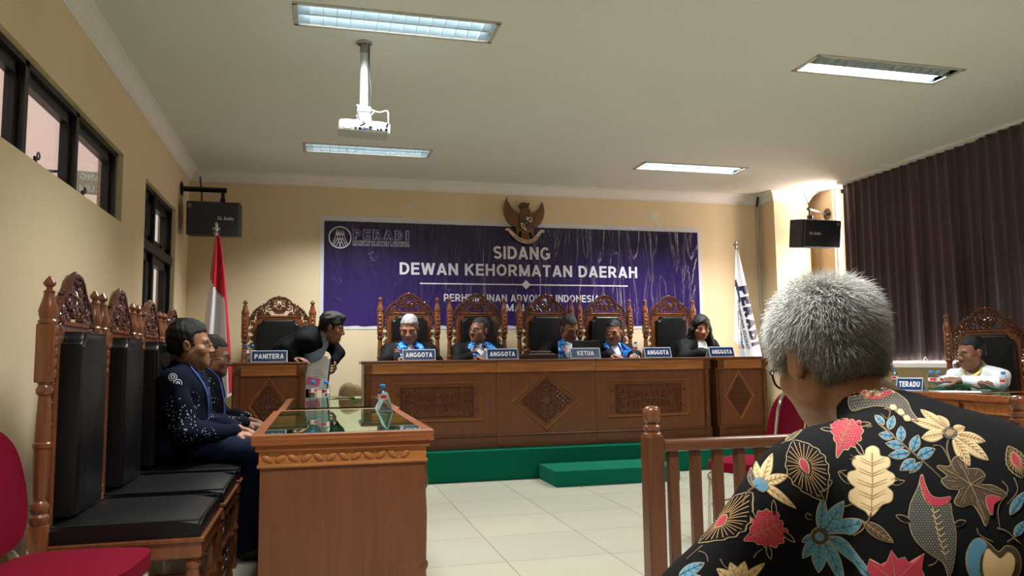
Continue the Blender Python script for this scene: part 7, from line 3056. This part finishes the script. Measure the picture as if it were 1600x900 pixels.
    me = bpy.data.meshes.new('batik_shirt')
    me.from_pydata(verts, [], faces)
    base = mat('black_batik_cloth', srgb(13, 13, 15), spec=0.15, rough=0.85, noise=0.15, nscale=90, bump=0.08, bscale=700)
    for m_ in (base, mat('batik_gold', srgb(176, 150, 108), rough=0.8, noise=0.1), mat('batik_cream', srgb(228, 198, 148), rough=0.8, noise=0.08), mat('batik_blue', srgb(84, 142, 170), rough=0.8, noise=0.15),
               mat('batik_red', srgb(180, 44, 66), rough=0.8, noise=0.12), mat('batik_brown', srgb(70, 56, 38), rough=0.8, noise=0.2), mat('batik_grey', srgb(66, 68, 66), rough=0.8, noise=0.2),
               mat('batik_tan', srgb(168, 130, 84), rough=0.8, noise=0.15)):
        me.materials.append(m_)
    me.polygons.foreach_set('material_index', mids)
    me.polygons.foreach_set('use_smooth', [True] * len(faces))
    me.update()
    o = bpy.data.objects.new('batik_shirt', me)
    COL.objects.link(o)
    o.parent = root
    T = Vol((-0.4, -0.3, 0.06), (0.4, 0.6, 0.75), 0.009)
    T.ell(hip + (0, 0, -0.04), (0.18, 0.14, 0.10), None, 0.04)
    for s in ('L', 'R'):
        hp, kn, an = (np.array(J[k + s], float) for k in ('hipj', 'knee', 'ankle'))
        T.cap(hp, kn, 0.095, 0.075, 0.04).cap(kn, an, 0.072, 0.062, 0.03)
    T.build('trousers', M_trouser, root)
    feet(root, J)

    # hair: a scalp layer and thousands of short strands
    hb = H.hair(root, 0.005, mat('grey_hair_roots', srgb(120, 118, 112), rough=0.8, noise=0.3, nscale=200), None, top=0.006, side=0.003, front=0.03, nape=-0.066, sides=-0.03, seed=50)
    r_ = np.random.default_rng(4)
    hv, hf = [], []
    cols = []
    mw = np.array([v.co for v in hb.data.vertices])
    q0 = ((mw - H.c) @ H.R) / H.s / np.array((H.w, 1, 1))
    nn = np.array([v.normal for v in hb.data.vertices]) @ H.R
    ear = ((q0[:, 1] + 0.004) / 0.032) ** 2 + ((q0[:, 2] + 0.012) / 0.042) ** 2 < 1
    ok = np.where((q0[:, 1] < 0.075) & (nn[:, 1] < 0.75) & ~ear & (q0[:, 2] > -0.082))[0]
    N = 26000
    pick = r_.choice(ok, N)
    root_p = q0[pick] + r_.normal(0, 0.0024, (N, 3))
    nrm = nn[pick]
    crown = np.array((0.008, -0.045, 0.125))
    flow = root_p - crown
    flow /= np.linalg.norm(flow, axis=1)[:, None] + 1e-6
    flow[:, 2] -= 0.35
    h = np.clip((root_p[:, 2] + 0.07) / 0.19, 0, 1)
    d = nrm * (0.42 + 0.40 * h[:, None]) + flow * (0.85 - 0.25 * h[:, None]) + r_.normal(0, 0.26, (N, 3))
    d /= np.linalg.norm(d, axis=1)[:, None]
    ln = (0.011 + 0.023 * h ** 1.1) * r_.uniform(0.5, 1.35, N)
    clump = np.sin(root_p[:, 0] * 120 + 2 * np.sin(root_p[:, 2] * 90)) * 0.25
    side_ = np.cross(d, r_.normal(size=(N, 3)))
    side_ /= np.linalg.norm(side_, axis=1)[:, None]
    s2 = np.cross(d, side_)
    rings = []
    for k, t in enumerate((0, 0.4, 0.75, 1.0)):
        c = root_p + d * (ln * t)[:, None] + side_ * (clump * ln * t * t)[:, None]
        c[:, 2] -= ln * 0.28 * t * t
        w = (0.00062, 0.00056, 0.0004, 0.0001)[k] * r_.uniform(0.8, 1.2, N)
        for a in range(3):
            an = 2 * PI * a / 3
            rings.append(c + (side_ * math.cos(an) + s2 * math.sin(an)) * w[:, None])
    V = np.stack(rings, 1)                       # N, 12, 3
    V = (V * np.array((H.w, 1, 1)) * H.s) @ H.R.T + H.c
    F = []
    for k in range(3):
        for a in range(3):
            b = (a + 1) % 3
            F.append((3 * k + a, 3 * k + b, 3 * k + 3 + b, 3 * k + 3 + a))
    F = (np.array(F)[None] + 12 * np.arange(N)[:, None, None]).reshape(-1, 4)
    me = bpy.data.meshes.new('hair_strands')
    me.vertices.add(N * 12)
    me.vertices.foreach_set('co', V.astype(np.float32).ravel())
    me.loops.add(F.size)
    me.loops.foreach_set('vertex_index', F.ravel().astype(np.int32))
    me.polygons.add(len(F))
    me.polygons.foreach_set('loop_start', (np.arange(len(F)) * 4).astype(np.int32))
    me.update(calc_edges=True)
    tone = np.clip(0.20 + 0.68 * h ** 0.8 + r_.normal(0, 0.08, N), 0.06, 0.9)  # paler on top; below, darker hair plus shade put into the colour
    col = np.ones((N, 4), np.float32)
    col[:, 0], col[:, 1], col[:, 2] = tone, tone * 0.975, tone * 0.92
    at = me.color_attributes.new('paint', 'FLOAT_COLOR', 'POINT')
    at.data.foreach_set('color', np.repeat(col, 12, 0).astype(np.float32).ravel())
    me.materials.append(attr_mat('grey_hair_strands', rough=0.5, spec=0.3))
    o = bpy.data.objects.new('hair_strands', me)
    COL.objects.link(o)
    o.parent = hb
    H.glasses(root, M_gframe, rimr=0.0022, w=0.026, h=0.020)
    return root


batik_man()

t = thing('bench', (0.985, 0.93, 0), 0, 'low wooden bench under the man in the leaf patterned shirt', 'bench')
MB().box((0, 0, 0.425), (0.62, 0.34, 0.035), 0.006).build('seat', M_woodX, t)
for sx in (-1, 1):
    for sy in (-1, 1):
        MB().box((0.26 * sx, 0.12 * sy, 0.205), (0.045, 0.045, 0.41), 0.004).build('leg', M_wood, t)
